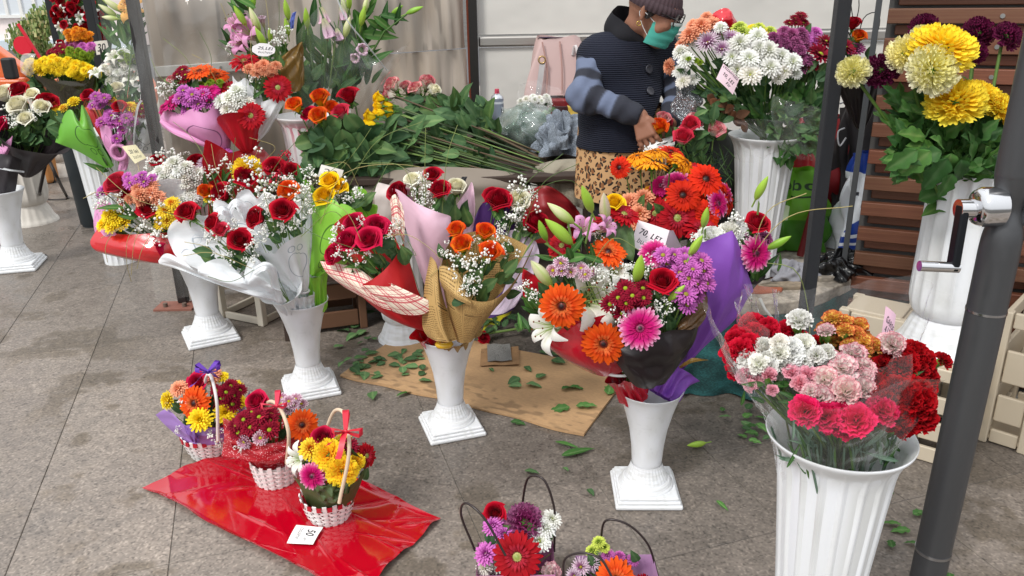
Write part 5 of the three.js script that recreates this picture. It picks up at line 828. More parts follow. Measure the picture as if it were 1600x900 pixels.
{
  const b = bouquet('pink gerbera and lilac daisy bouquet in black paper at the front of the 70 vase', [1010, 596, 2.15], 2.1, 'bouquets in the vase priced 70');
  paperSheet(b, 'black_wrapper', [[[944, 508, 0.02], [966, 536, 0.08], [1010, 526, 0.13], [1050, 516, 0.12], [1084, 515, 0.08], [1096, 500, 0.03]], [[950, 530, 0.03], [974, 558, 0.09], [1010, 560, 0.12], [1045, 555, 0.12], [1074, 545, 0.08], [1086, 530, 0.03]], [[964, 565, 0.04], [985, 580, 0.08], [1010, 586, 0.1], [1034, 582, 0.1], [1055, 572, 0.07], [1068, 560, 0.03]], [[988, 600, 0.03], [998, 606, 0.05], [1010, 608, 0.06], [1022, 608, 0.06], [1032, 604, 0.05], [1040, 598, 0.03]]], MBlack, { wr: 0.006, lin: 1 });
  paperSheet(b, 'brown_lining', [[[1058, 508, 0.05], [1082, 482, 0.03], [1103, 454, 0.0]], [[1062, 516, 0.07], [1086, 500, 0.05], [1106, 480, 0.01]], [[1070, 520, 0.075], [1090, 512, 0.05], [1100, 500, 0.02]]], MBrown);
  paperSheet(b, 'black_wrapper', [[[950, 470, -0.06], [990, 440, -0.1], [1050, 430, -0.1], [1104, 456, -0.03]], [[965, 520, -0.05], [1000, 510, -0.08], [1045, 505, -0.08], [1080, 515, -0.02]], [[995, 580, 0], [1005, 578, -0.01], [1020, 576, -0.01], [1035, 578, 0]]], MBlack);
  heads(b, [['gerM', 1000, 513, 72, 0.15, V(-0.1, 0.42, 0.9)], ['roseR', 1035, 440, 50, 0.08, [0, -14], 0.7], ['gerM', 1022, 396, 54, -0.02, V(-0.1, 0.8, 0.55)]]);
  cluster(b, 'spR', 984, 472, 72, 58, 11, 31, 0.09); cluster(b, 'spL', 1080, 432, 66, 62, 11, 36, 0.04); cluster(b, 'spL', 1052, 402, 50, 26, 5, 32, 0.0); cluster(b, 'spL', 1070, 466, 26, 36, 3, 34, 0.08);
  heads(b, [['bud', 998, 420, 56, 0.08, [2, -30]], ['bud', 1087, 384, 44, 0.05, [12, -30]], ['bud', 1057, 458, 40, 0.11, [20, -28]]], { stems: false });
  stem(pos(b, 1079, 400, 0.05), pos(b, 1052, 442, 0.07), 0.0035, b.o, 2); stem(pos(b, 1048, 470, 0.1), pos(b, 1036, 500, 0.08), 0.0035, b.o, 2); stem(pos(b, 998, 446, 0.08), pos(b, 1000, 500, 0.04), 0.0035, b.o, 2);
  gyps(b, [[985, 425, 36, 0.03], [1010, 425, 36, 0.02], [1022, 465, 40, 0.08], [968, 492, 36, 0.12], [1040, 480, 34, 0.1], [1012, 408, 30, -0.02], [1030, 500, 26, 0.1]]);
  greens(b, 'rose', 1030, 490, 60, 40, 14, 30, 0.05); greens(b, 'lily', 1035, 478, 50, 30, 8, 34, 0.06); greens(b, 'rose', 1010, 460, 50, 30, 6, 26, 0.04);
}
{
  const b = bouquet('rose and pink gerbera bouquet in big purple paper at the right of the 70 vase', [1038, 592, 2.26], 2.28, 'bouquets in the vase priced 70');
  paperSheet(b, 'purple_wrapper', [[[1056, 395, 0.04], [1098, 378, 0.07], [1144, 360, 0.06], [1162, 400, 0.04], [1176, 455, 0.0]], [[1066, 430, 0.05], [1104, 420, 0.09], [1142, 415, 0.09], [1160, 440, 0.06], [1168, 468, 0.01]], [[1078, 490, 0.03], [1100, 486, 0.07], [1124, 482, 0.08], [1138, 490, 0.06], [1146, 500, 0.02]], [[1066, 560, 0.0], [1076, 556, 0.03], [1088, 550, 0.04], [1096, 545, 0.03], [1104, 540, 0.0]], [[1038, 592, -0.01], [1044, 592, 0.0], [1050, 590, 0.0], [1056, 588, 0.0], [1062, 584, -0.01]]], MPurple, { wr: 0.0035, lin: 1 });
  cone(b, 'purple_tail', MPurple, { C: [1056, 575, 0.02], R: 28, flare: 0.2, pleat: 0.3, r0: 0.045, wr: 0.25, T: [1032, 618, 0.06] });
  paperSheet(b, 'gold_ribbon', [[[1062, 572, 0.07], [1080, 560, 0.09], [1106, 562, 0.09]], [[1062, 576, 0.07], [1084, 566, 0.1], [1106, 563, 0.09]]], foil('#b89038', 0.3));
  paperSheet(b, 'black_wrapper', [[[1150, 392, -0.04], [1168, 400, -0.02], [1195, 425, -0.03]], [[1150, 420, -0.05], [1172, 430, -0.03], [1196, 434, -0.04]], [[1140, 470, -0.03], [1160, 465, -0.02], [1180, 448, -0.03]]], MBlack);
  heads(b, [['roseRb', 1182, 351, 46, 0.0, [4, -20], 0.35], ['gerM', 1181, 396, 62, 0.03, V(0.35, 0.25, 0.85)], ['spD', 1194, 374, 34, 0.0], ['spD', 1175, 374, 30, -0.03], ['carW', 1112, 370, 56, -0.02, V(0, 0.9, 0.4)], ['carW', 1140, 358, 40, -0.04, V(0, 0.9, 0.4)]]);
  heads(b, [['bud', 1190, 294, 46, 0.0, [8, -30]], ['budG', 1217, 379, 42, 0.02, [30, -22]], ['bud', 1102, 340, 40, 0.0, [1, -30]]], { stems: false });
  for (const [x0, y0, x1, y1] of [[1186, 316, 1176, 400], [1203, 392, 1175, 440], [1102, 358, 1100, 420]]) stem(pos(b, x0, y0, 0), pos(b, x1, y1, -0.03), 0.003, b.o, 2); stem(pos(b, 1176, 400, -0.02), b.T, 0.003, b.o, 1);
  gyps(b, [[1150, 350, 44, -0.05], [1158, 372, 30, -0.02], [1090, 372, 30, -0.03]]);
  greens(b, 'lily', 1195, 420, 50, 20, 7, 36, -0.02, 0.02); greens(b, 'rose', 1165, 400, 40, 50, 8, 26, -0.05); greens(b, 'rose', 1100, 400, 60, 30, 6, 26, -0.06);
  blades(b, [[[1160, 420, 0.02], [1230, 340, 0.06], [1332, 322, 0.02]], [[1170, 420, 0.02], [1200, 330, 0.04], [1260, 302, 0.0]], [[1190, 410, 0.02], [1240, 420, 0.06], [1262, 480, 0.04], [1266, 560, 0.02]]], 0.0014);
}
{ // gerberas behind, in a white vase that the bouquets hide
  const b = bouquet('bunch of loose orange, red and yellow gerberas behind the card reading 70', [1022, 480, 2.76], 2.68, undefined, 'gerbera_bunch');
  heads(b, [['gerV', 968, 262, 40, 0.03, V(-0.62, 0.25, 0.75)], ['gerY', 1018, 258, 56, 0.06, V(0.0, 1, -0.25)], ['gerY', 996, 246, 52, 0.0, V(-0.25, 1, 0.1)], ['gerY', 1058, 256, 46, 0.08, V(0.62, 0.72, -0.2)], ['gerY', 1024, 238, 46, -0.06, V(0, 1, 0.1)], ['gerY', 1072, 256, 54, -0.03, V(0.62, 0.6, 0.3)], ['gerV', 1048, 238, 48, -0.08, V(0.2, 0.95, 0.3)],
    ['gerV', 1103, 280, 58, 0.06, V(0.15, 0.62, 0.75)], ['gerV', 1067, 305, 58, 0.12, V(-0.02, 0.52, 0.85)], ['gerV', 1136, 310, 58, 0.0, V(0.85, 0.3, 0.4)], ['gerV', 1102, 336, 54, 0.12, V(0.1, 0.4, 0.9)], ['gerR', 1058, 341, 66, 0.13, V(0, 0.42, 0.9)], ['gerR', 1024, 334, 56, 0.1, V(-0.3, 0.55, 0.75)], ['gerR', 1098, 360, 66, 0.18, V(0.12, 0.9, 0.4)], ['gerR', 1040, 312, 50, 0.05, V(-0.2, 0.8, 0.5)], ['gerR', 1082, 268, 54, -0.04, V(0.1, 0.9, 0.4)],
    ['gerM', 1058, 286, 50, 0.05, V(-0.1, 0.75, 0.55)], ['gerM', 1122, 318, 50, 0.09, V(0.55, 0.42, 0.7)], ['gerK', 1033, 290, 40, 0.03, V(-0.4, 0.7, 0.6)], ['gerM', 1130, 300, 44, 0.0, V(0.5, 0.6, 0.5)], ['gerY', 1020, 300, 40, 0.0, V(-0.3, 0.7, 0.5)],
    ['spP', 984, 318, 40, 0.05, V(-0.4, 0.7, 0.5)], ['spP', 1006, 312, 40, 0.06], ['spP', 1000, 335, 40, 0.1], ['spP', 996, 350, 30, 0.12], ['gerV', 1085, 320, 48, 0.06, V(0, 0.5, 0.8)]]);
  greens(b, 'rose', 1030, 328, 60, 30, 6, 22, 0.12, 0.02);
  const base = gnd(1014, 640), bk = thing('dark_bucket', 'narrow dark bucket holding the loose gerberas behind the 70 vase', 'bucket', base); part('body', lathe([[0.05, 0], [0.062, 0.42], [0.066, 0.425], [0.058, 0.42], [0.046, 0.02], [0, 0.02]], 28), std({ color: '#1a2420', roughness: 0.5 }), bk);
}
{ // folded card
  const o = priceTag('price_tag', 'folded pale pink card reading 70 LEI in front of the red gerberas', [[997, 344, 0], [1046, 360, 0.01], [1035, 400, 0.04], [985, 386, 0.03]], 2.36, [['70, LEI', 26, 84, 58, 0.14, true], ['buchet', 30, 146, 46, 0.16]], '#faeef3');
  const q = [[1046, 360, 0.008], [1052, 360, 0.0], [1066, 388, -0.05], [1036, 400, 0.038]].map(([x, y, dz]) => at(x, y, 2.36 - dz).sub(o.position)), g = new B(); g.patch(1, 1, (u, v) => q[0].clone().lerp(q[1], u).lerp(q[3].clone().lerp(q[2], u), v).toArray(), [1, 1, 1]); part('card_flap', g.geo(), std({ color: '#d8c2d0', roughness: 0.6 }), o);
}
// ------------------------------------------------------------------ carnations in the right foreground
{
  const DC = 1.53, tie = [1312, 735, 1.53];
  const bunch = (label, fn) => { const b = bouquet(label, tie, DC, undefined, 'carnation_bunch'); fn(b); return b; };
  const CF = (l, b, opt) => heads(b, l, { face: 0.35, out: 0.6, ...opt });
  bunch('bunch of crimson pink carnations at the back left of the big fluted vase', (b) => { cluster(b, 'carC', 1195, 526, 100, 44, 11, 48, -0.06); cluster(b, 'carC', 1158, 552, 40, 60, 6, 46, 0.0); CF([['carC', 1242, 520, 46, -0.08], ['carC', 1225, 535, 44, -0.02], ['carR', 1272, 538, 44, -0.08], ['carC', 1160, 528, 48, -0.02]], b); greens(b, 'lily', 1180, 550, 60, 26, 5, 34, -0.02); });
  bunch('bunch of pure white carnations with one taller flower in the big fluted vase', (b) => { CF([['carW', 1250, 498, 48, 0.0, V(-0.1, 0.85, 0.4)]], b); cluster(b, 'carW', 1230, 558, 104, 60, 18, 42, 0.03); cluster(b, 'carW', 1188, 572, 54, 34, 6, 42, 0.05); cluster(b, 'carW', 1276, 560, 40, 40, 4, 36, 0.04); stem(pos(b, 1258, 520, 0.02), pos(b, 1257, 590, 0.04), 0.0028, b.o, 1); });
  bunch('bunch of pale pink half open carnations at the left rim of the big fluted vase', (b) => { CF([['carP', 1164, 586, 40, 0.07, V(-0.75, 0.6, 0.4)], ['carP', 1202, 584, 30, 0.1, V(0, 0.95, 0.3)], ['carP', 1236, 580, 34, 0.09], ['carP', 1262, 586, 40, 0.1], ['carP', 1207, 610, 24, 0.13, V(-0.1, 0.3, 0.95)], ['carP', 1180, 594, 34, 0.09], ['carP', 1172, 602, 26, 0.1, V(-0.6, 0.5, 0.5)], ['carP', 1250, 598, 34, 0.11]], b); greens(b, 'lily', 1200, 612, 80, 40, 10, 34, 0.08); });
  bunch('bunch of yellow carnations edged in red at the back of the big fluted vase', (b) => { cluster(b, 'carYR', 1316, 518, 74, 54, 12, 36, -0.05, { face: 0.2, out: 0.8 }); cluster(b, 'carYR', 1346, 545, 54, 48, 9, 36, -0.02); });
  bunch('bunch of white carnations with pink frilled edges in the middle of the big fluted vase', (b) => { CF([['carWP', 1291, 515, 34, 0.0, V(-0.25, 0.95, 0.2)], ['carWP', 1396, 538, 48, 0.03, V(0.15, 0.6, 0.75)], ['carWP', 1384, 530, 34, 0.0, V(-0.5, 0.8, 0.3)], ['carWP', 1318, 572, 58, 0.08], ['carWP', 1334, 552, 52, 0.04], ['carWP', 1348, 574, 52, 0.07], ['carWP', 1290, 592, 54, 0.11], ['carWP', 1322, 610, 58, 0.14], ['carWP', 1282, 618, 48, 0.14], ['carWP', 1300, 562, 48, 0.05], ['carWP', 1350, 604, 46, 0.1], ['carWP', 1352, 586, 36, 0.08], ['carWP', 1266, 612, 34, 0.13]], b); greens(b, 'lily', 1320, 590, 70, 50, 8, 30, 0.03); stem(pos(b, 1388, 560, 0.03), pos(b, 1362, 610, 0.02), 0.0032, b.o, 2); });
  bunch('bunch of hot pink carnations at the front of the big fluted vase', (b) => { CF([['carH', 1258, 642, 60, 0.16], ['carH', 1291, 650, 60, 0.17], ['carH', 1338, 656, 68, 0.18], ['carH', 1312, 646, 52, 0.16], ['carH', 1382, 642, 58, 0.15], ['carH', 1370, 632, 40, 0.13], ['carH', 1300, 664, 40, 0.17], ['carH', 1320, 674, 36, 0.17]], b); });
  bunch('bunch of deep red carnations at the right of the big fluted vase', (b) => { cluster(b, 'carR', 1414, 574, 84, 60, 14, 50, 0.02); cluster(b, 'carR', 1410, 632, 92, 68, 17, 54, 0.1); cluster(b, 'carR', 1376, 606, 50, 30, 4, 40, 0.06); CF([['carR', 1476, 562, 36, 0.0], ['carR', 1450, 606, 46, 0.04]], b); greens(b, 'lily', 1420, 600, 90, 60, 8, 30, 0.03); });
  const g = bouquet('tangle of grey green carnation stems inside the clear sleeve', tie, DC, undefined, 'greenery_bunch', 'greenery');
  const gm = std({ color: '#5c7562', roughness: 0.6 });
  for (let k = 0; k < 46; k++) { const a = rr(0, TAU), r0 = rr(0.02, 0.1), top = pos(g, 1312 + Math.cos(a) * rr(20, 120), 668 + Math.sin(a) * 34, 0.0 - Math.sin(a) * -0.12), bot = g.T.clone().add(V(Math.cos(a) * r0, -0.14, Math.sin(a) * r0)); stem(bot, top, 0.0028, g.o, k % 3 ? gm : 1); }
  for (let k = 0; k < 70; k++) { const p = pos(g, 1312 + rr(-80, 84), 690 + rr(-22, 30), rr(0.0, 0.1)), d = V(rr(-0.6, 0.6), rr(0.1, 1), rr(-0.4, 0.6)); const m = leaf('lily', p, 0.07 * rr(0.7, 1.3), g.o, d); m.scale.x *= 0.45; m.material = k % 3 ? phy({ color: '#6d8a74', roughness: 0.5 }) : leafMat; }
  // clear sleeve
  const sl = thing('cellophane_sleeve', 'clear crinkled cellophane sleeve round the carnations', 'cellophane', g.T), sb = { T: g.T, o: sl, D: DC, r: rnd }, crinkle = pixels(512, 512, (u, v) => { const k = Math.abs(N32(u, v) - 0.5) * 1.4 + 0.4 * Math.abs(N128(v, u) - 0.5); return [k, k, k]; }, false);
  const film = phy({ color: 0xffffff, roughness: 0.05, transmission: 0.96, thickness: 0, ior: 1.28, bumpMap: crinkle, bumpScale: 0.0015 });
  const T0 = V(g.T.x, 0.45, g.T.z), gg = new B(); seed = 31;
  gg.patch(120, 40, (u, v) => { const a = lerp(1.85, 6.5, u), n = 0.02 * Math.sin(a * 5 + v * 4) + 0.012 * Math.sin(a * 13 - v * 9) + 0.008 * Math.sin(a * 29 + v * 23), front = Math.cos(a) > 0 ? Math.cos(a) : 0, top = 0.18 + 0.10 * v * (1 - front * 0.62) + 0.03 * Math.sin(a * 3 + 1), r = 0.1 + (0.112 + n * 0.8) * Math.pow(v, 0.75) - (Math.sin(a) > 0 ? 0.028 * v * Math.sin(a) : 0), h = v < 0.3 ? v * 0.6 : 0.18 + (v - 0.3) / 0.7 * top; return [T0.x - g.T.x + Math.sin(a) * r * 1.08, T0.y - g.T.y + h, T0.z - g.T.z + Math.cos(a) * r * 0.85 - 0.02]; }, [1, 1, 1], false, (u, v) => [u * 3, v]);
  part('film', gg.geo(), film, sl);
  paperSheet(sb, 'film', [[[1150, 560, 0.1], [1225, 612, 0.2], [1310, 640, 0.24], [1400, 596, 0.2], [1470, 592, 0.1]], [[1180, 620, 0.13], [1240, 672, 0.21], [1316, 694, 0.23], [1396, 672, 0.19], [1456, 630, 0.1]], [[1204, 664, 0.13], [1250, 716, 0.17], [1316, 734, 0.18], [1380, 718, 0.16], [1424, 672, 0.1]]], cello2, { wr: 0.006, nu: 60, nv: 40 });
  paperSheet(sb, 'film', [[[1100, 470, 0.02], [1112, 500, 0.03], [1128, 540, 0.05], [1140, 580, 0.06]], [[1118, 520, 0.06], [1134, 545, 0.08], [1150, 575, 0.1], [1165, 610, 0.1]], [[1150, 590, 0.09], [1168, 600, 0.11], [1180, 625, 0.13], [1198, 655, 0.13]]], film, { wr: 0.006 });
}
priceTag('price_tag', 'pale pink paper price strip standing among the pink edged carnations', [[1384, 478], [1400, 492], [1394, 534], [1376, 530]], 1.60, [['GAROF', 40, 80, 60, 0.25, true], ['4 LEI', 40, 140, 60, 0.2, true]], '#efc8dc');
// ------------------------------------------------------------------ mixed chrysanthemums on the platform
{
  const DM = 3.1, tie = [1192, 215, 3.12], mk = (label, fn, px = 0) => { const b = bouquet(label, [tie[0] + px, tie[1], 3.12], DM, undefined, 'chrysanthemum_bunch'); fn(b); };
  mk('bunch of peach chrysanthemums at the left of the tall mixed vase', (b) => { heads(b, [['spP', 1096, 42, 36, 0.06, V(-0.2, 0.7, 0.7)], ['spP', 1078, 55, 34, 0.04, V(-0.5, 0.6, 0.6)], ['spP', 1066, 72, 30, 0.02, V(-0.8, 0.4, 0.4)], ['spP', 1112, 38, 30, 0.0], ['spP', 1047, 104, 28, 0.0, V(-0.9, 0.1, 0.4)], ['spP', 1104, 28, 24, -0.05], ['spP', 1084, 40, 28, -0.03]]); greens(b, 'ruscus', 1100, 120, 50, 60, 16, 22, 0); });
  mk('bunch of loose white chrysanthemums at the left edge of the tall mixed vase', (b) => { heads(b, [['spW', 1064, 82, 30, 0.05], ['spW', 1072, 94, 32, 0.07], ['spW', 1062, 112, 28, 0.04], ['spW', 1078, 66, 26, 0.03], ['spW', 1068, 128, 28, 0.06], ['spW', 1084, 125, 22, 0.06], ['spW', 1126, 44, 26, 0.04], ['btn', 1076, 92, 10, 0.1], ['btn', 1088, 95, 12, 0.08], ['btn', 1094, 98, 12, 0.08]]); greens(b, 'ruscus', 1095, 135, 60, 60, 18, 20, 0.02); blades(b, [[[1090, 100, 0.05], [1110, 120, 0.06], [1150, 170, 0.02]], [[1070, 118, 0.05], [1110, 140, 0.06], [1160, 190, 0.02]], [[1100, 80, 0.05], [1125, 130, 0.06], [1170, 190, 0.02]]], 0.003, stemMats[0]); });
  mk('bunch of purple and white spidery chrysanthemums in the tall mixed vase', (b) => { heads(b, [['spX', 1106, 68, 42, 0.08], ['spX', 1128, 78, 34, 0.06], ['spX', 1142, 60, 34, 0.02], ['spX', 1120, 52, 28, 0.0]]); greens(b, 'rose', 1130, 120, 50, 50, 10, 24, 0); });
  mk('large bunch of white chrysanthemums at the front of the tall mixed vase', (b) => { heads(b, [['spW', 1156, 68, 36, 0.09], ['spW', 1184, 58, 36, 0.05], ['spW', 1170, 92, 38, 0.13], ['spW', 1200, 80, 38, 0.1], ['spW', 1172, 118, 40, 0.15], ['spW', 1203, 106, 38, 0.14], ['spW', 1238, 98, 36, 0.1], ['spW', 1220, 88, 32, 0.09], ['spW', 1143, 90, 32, 0.09], ['spW', 1152, 110, 32, 0.1], ['spW', 1242, 115, 26, 0.1], ['spW', 1216, 122, 26, 0.12], ['spW', 1226, 112, 28, 0.11], ['spW', 1186, 76, 32, 0.09], ['spW', 1144, 72, 28, 0.06]], { face: 0.8, out: 0.4 }); greens(b, 'rose', 1180, 155, 110, 60, 40, 26, 0.04); greens(b, 'mum', 1205, 165, 80, 50, 16, 34, 0.04); });
  mk('bunch of yellow green chrysanthemums behind the white ones', (b) => { cluster(b, 'spG', 1174, 50, 60, 16, 6, 28, -0.06); heads(b, [['spY', 1178, 47, 26, -0.04], ['spY', 1190, 50, 24, -0.04]]); });
  mk('dense bunch of purple chrysanthemums in the tall mixed vase', (b) => { cluster(b, 'spD', 1228, 66, 68, 40, 14, 28, 0.0); cluster(b, 'spK', 1262, 60, 34, 26, 5, 24, -0.04); cluster(b, 'spD', 1252, 88, 30, 40, 6, 26, 0.02); greens(b, 'rose', 1245, 130, 60, 60, 24, 26, 0.0); }, 18);
  mk('sprig of dark red chrysanthemums standing tallest in the tall mixed vase', (b) => { cluster(b, 'spR', 1245, 34, 30, 20, 5, 22, -0.05); greens(b, 'rose', 1248, 52, 30, 16, 5, 20, -0.05); }, 18);
  mk('bunch of red daisies at the right of the tall mixed vase', (b) => { heads(b, [['spR', 1281, 86, 46, 0.04], ['spR', 1290, 66, 34, 0], ['spR', 1322, 76, 36, 0.0], ['spR', 1268, 102, 30, 0.03]]); greens(b, 'rose', 1280, 130, 40, 60, 20, 26, 0.02); greens(b, 'mum', 1265, 165, 60, 60, 16, 34, 0.03); }, 30);
  const hb = bouquet('shiny red heart shaped balloon card behind the peach chrysanthemums', tie, 3.3, undefined, 'heart_balloon', 'balloon');
  paperSheet(hb, 'foil_heart', [[[1106, 42, 0], [1112, 24, 0.02], [1126, 14, 0.03], [1138, 13, 0.03], [1142, 16, 0.02]], [[1112, 52, 0.02], [1122, 40, 0.05], [1132, 32, 0.06], [1144, 30, 0.05], [1150, 32, 0.02]], [[1130, 56, 0.01], [1136, 52, 0.02], [1142, 50, 0.02], [1150, 48, 0.01], [1154, 46, 0]]], foil('#d01226', 0.2)); stem(pos(hb, 1138, 50, 0.01), hb.T, 0.003, hb.o, 1);
  // cellophane, drooping greenery and brown leaves at the vase mouth
  const f = thing('cellophane_wrap', 'torn clear cellophane hanging over the tall mixed vase', 'cellophane', at(1200, 220, 3.0)), fb = { T: f.position, o: f, D: 3.0, r: rnd };
  const fm = cello;
  paperSheet(fb, 'film', [[[1136, 188, 0.03], [1170, 186, 0.1], [1215, 188, 0.1], [1250, 190, 0.04]], [[1142, 215, 0.03], [1170, 215, 0.1], [1205, 218, 0.11], [1245, 228, 0.04]], [[1148, 245, 0.02], [1165, 255, 0.09], [1190, 250, 0.1], [1210, 238, 0.05]]], fm, { wr: 0.008, nu: 40, nv: 30 });
  paperSheet(fb, 'film', [[[1205, 150, 0.05], [1250, 160, 0.1], [1282, 170, 0.03]], [[1205, 200, 0.08], [1250, 210, 0.13], [1285, 205, 0.05]], [[1220, 235, 0.05], [1255, 250, 0.1], [1280, 250, 0.04]]], fm, { wr: 0.008, nu: 40, nv: 30 });
  const dg = bouquet('drooping dark greenery spilling over the right side of the tall mixed vase', [1215, 205, 3.1], 3.05, undefined, 'greenery', 'greenery'); greens(dg, 'mum', 1248, 220, 70, 60, 34, 36, 0.03); greens(dg, 'rose', 1240, 190, 90, 60, 40, 26, 0.03); greens(dg, 'rose', 1140, 160, 70, 60, 30, 24, 0.0);
  for (let k = 0; k < 14; k++) { const p = pos(dg, 1112 + k * 4, 152 + k * 3 + rr(-10, 10), rr(0, 0.06)), m = leaf('rose', p, 0.055, dg.o, PX(20, 14 + rr(-24, 24))); m.material = std({ color: k % 2 ? '#7a4c30' : '#5c3a22', roughness: 0.8 }); m.name = 'dry_leaf'; }
}
priceTag('price_tag', 'pink card reading 10 LEI tucked into the tall white chrysanthemum bunch', [[1130, 99, 0], [1155, 124, 0], [1145, 148, 0.02], [1119, 123, 0.02]], 2.93, [['CRIZANTEMA', 12, 34, 36, 0, true], ['10, LEI', 40, 104, 54, 0.05, true], ['Fir', 120, 164, 50, 0.05, true]], '#efd2dc');
{ // things further right, seen past the black post
  const b = bouquet('dark red rose and orange flower with thin twigs right of the black post', [1345, 200, 3.3], 3.3, undefined);
  heads(b, [['roseRb', 1334, 37, 26, 0, [0, -20], 0.2], ['roseO', 1342, 57, 26, 0.02], ['spR', 1318, 72, 30, 0], ['spD', 1338, 78, 30, 0.02]]); greens(b, 'rose', 1345, 85, 50, 50, 10, 22, -0.02);
  blades(b, [[[1334, 40, 0], [1330, 10, 0], [1328, -5, 0]], [[1340, 60, 0], [1352, 25, 0], [1372, 20, 0], [1374, 40, 0], [1362, 70, 0]], [[1336, 40, 0], [1342, 12, 0], [1342, 0, 0]], [[1330, 60, 0], [1318, 35, 0], [1312, 25, 0]]], 0.002, std({ color: '#1c1a14', roughness: 0.7 }));
  cone(b, 'black_wrapper', MBlack, { C: [1345, 120, 0], R: 36, rim: points([0, 120, 240], 0.2), flare: 0.2 });
}
// ------------------------------------------------------------------ the yellow chrysanthemums in the urn: each stem lifts out on its own
const URN_TOP = V(URNB.x, 0.9, URNB.z);
function chrysanthemum(label, kind, px, py, size, D, dir, mouth, nl = 6, group) {
  const p = at(px, py, D), o = thing('cut_chrysanthemum', label, 'chrysanthemum', mouth.clone().add(V(rr(-0.05, 0.05), -0.1, rr(-0.05, 0.05))), group), b = { o, T: o.position, D };
  const s = size * perPx(p); flower(kind, p, s, dir.clone().normalize(), o); const end = p.clone().addScaledVector(dir.clone().normalize(), -0.3 * s); stem(o.position, end, 0.0055, o, 0);
  for (let k = 0; k < nl; k++) { const t = rr(0.15, 0.85), q = o.position.clone().lerp(end, t), a = rr(0, TAU); leaf('mum', q, rr(0.09, 0.15), o, V(Math.cos(a), rr(-0.4, 0.7), Math.sin(a)), V(rr(-0.3, 0.3), 0.8, 0.6)); }
  return o;
}
seed = 99;
chrysanthemum('bright yellow chrysanthemum highest at the right of the black post', 'mumY', 1476, 64, 112, 2.42, V(-0.05, 0.85, 0.5), URN_TOP, 3);
chrysanthemum('cream yellow chrysanthemum just below the highest yellow one', 'mumC', 1462, 104, 86, 2.36, V(-0.05, 0.5, 0.85), URN_TOP, 3);
chrysanthemum('pale cream chrysanthemum left of the highest yellow one', 'mumC', 1413, 80, 64, 2.46, V(-0.5, 0.45, 0.7), URN_TOP, 4);
chrysanthemum('small cream chrysanthemum peeping out above the cream pair', 'mumC', 1441, 48, 36, 2.55, V(-0.1, 0.8, 0.4), URN_TOP, 2);
chrysanthemum('yellow chrysanthemum tilted left above the urn leaves', 'mumY', 1494, 148, 98, 2.38, V(-0.25, 0.85, 0.4), URN_TOP, 5);
chrysanthemum('yellow chrysanthemum between the tilted one and the mast', 'mumY', 1540, 146, 74, 2.45, V(0.2, 0.8, 0.5), URN_TOP, 5);
chrysanthemum('yellow chrysanthemum partly hidden by the parasol mast', 'mumY', 1574, 165, 72, 2.42, V(0.5, 0.6, 0.5), URN_TOP, 4);
chrysanthemum('cream chrysanthemum hanging left towards the black post', 'mumC', 1332, 108, 58, 2.5, V(-0.45, 0.55, 0.65), URN_TOP, 4);
chrysanthemum('dark purple chrysanthemum left of the cream ones', 'mumP', 1378, 106, 62, 2.5, V(-0.3, 0.5, 0.8), URN_TOP, 4);
chrysanthemum('dark purple chrysanthemum behind the highest yellow one', 'mumP', 1446, 36, 50, 2.68, V(-0.1, 0.8, 0.5), URN_TOP, 2);
chrysanthemum('dark purple chrysanthemum against the slats right of the highest yellow one', 'mumP', 1534, 44, 56, 2.66, V(0.1, 0.7, 0.6), URN_TOP, 2);
chrysanthemum('dark purple chrysanthemum at the far right beside the mast', 'mumP', 1580, 52, 54, 2.6, V(0.3, 0.6, 0.6), URN_TOP, 2);
chrysanthemum('dark purple chrysanthemum low between the yellow heads', 'mumP', 1530, 80, 40, 2.6, V(0.2, 0.4, 0.7), URN_TOP, 2);
{
  const b = bouquet('thick dark green chrysanthemum foliage hanging over the urn rim', [1478, 285, 2.5], 2.45, undefined, 'chrysanthemum_foliage', 'foliage');
  greens(b, 'mum', 1478, 235, 150, 80, 110, 48, 0.0, 0.1); greens(b, 'mum', 1500, 190, 120, 60, 40, 42, -0.05, 0.08); greens(b, 'mum', 1420, 170, 60, 70, 22, 42, -0.05); 
  for (const [x, y, s, dx, dy] of [[1430, 255, 56, -24, 30], [1480, 262, 52, 4, 34], [1462, 272, 60, -12, 40], [1500, 270, 50, 8, 30], [1445, 245, 50, -34, 12], [1410, 250, 50, -20, 20], [1478, 290, 44, -4, 34]]) leaf('mum', pos(b, x, y, 0.14), s * perPx(pos(b, x, y, 0.14)) * 1.1, b.o, PX(dx, dy), V(0, 0.35, 0.9));
}
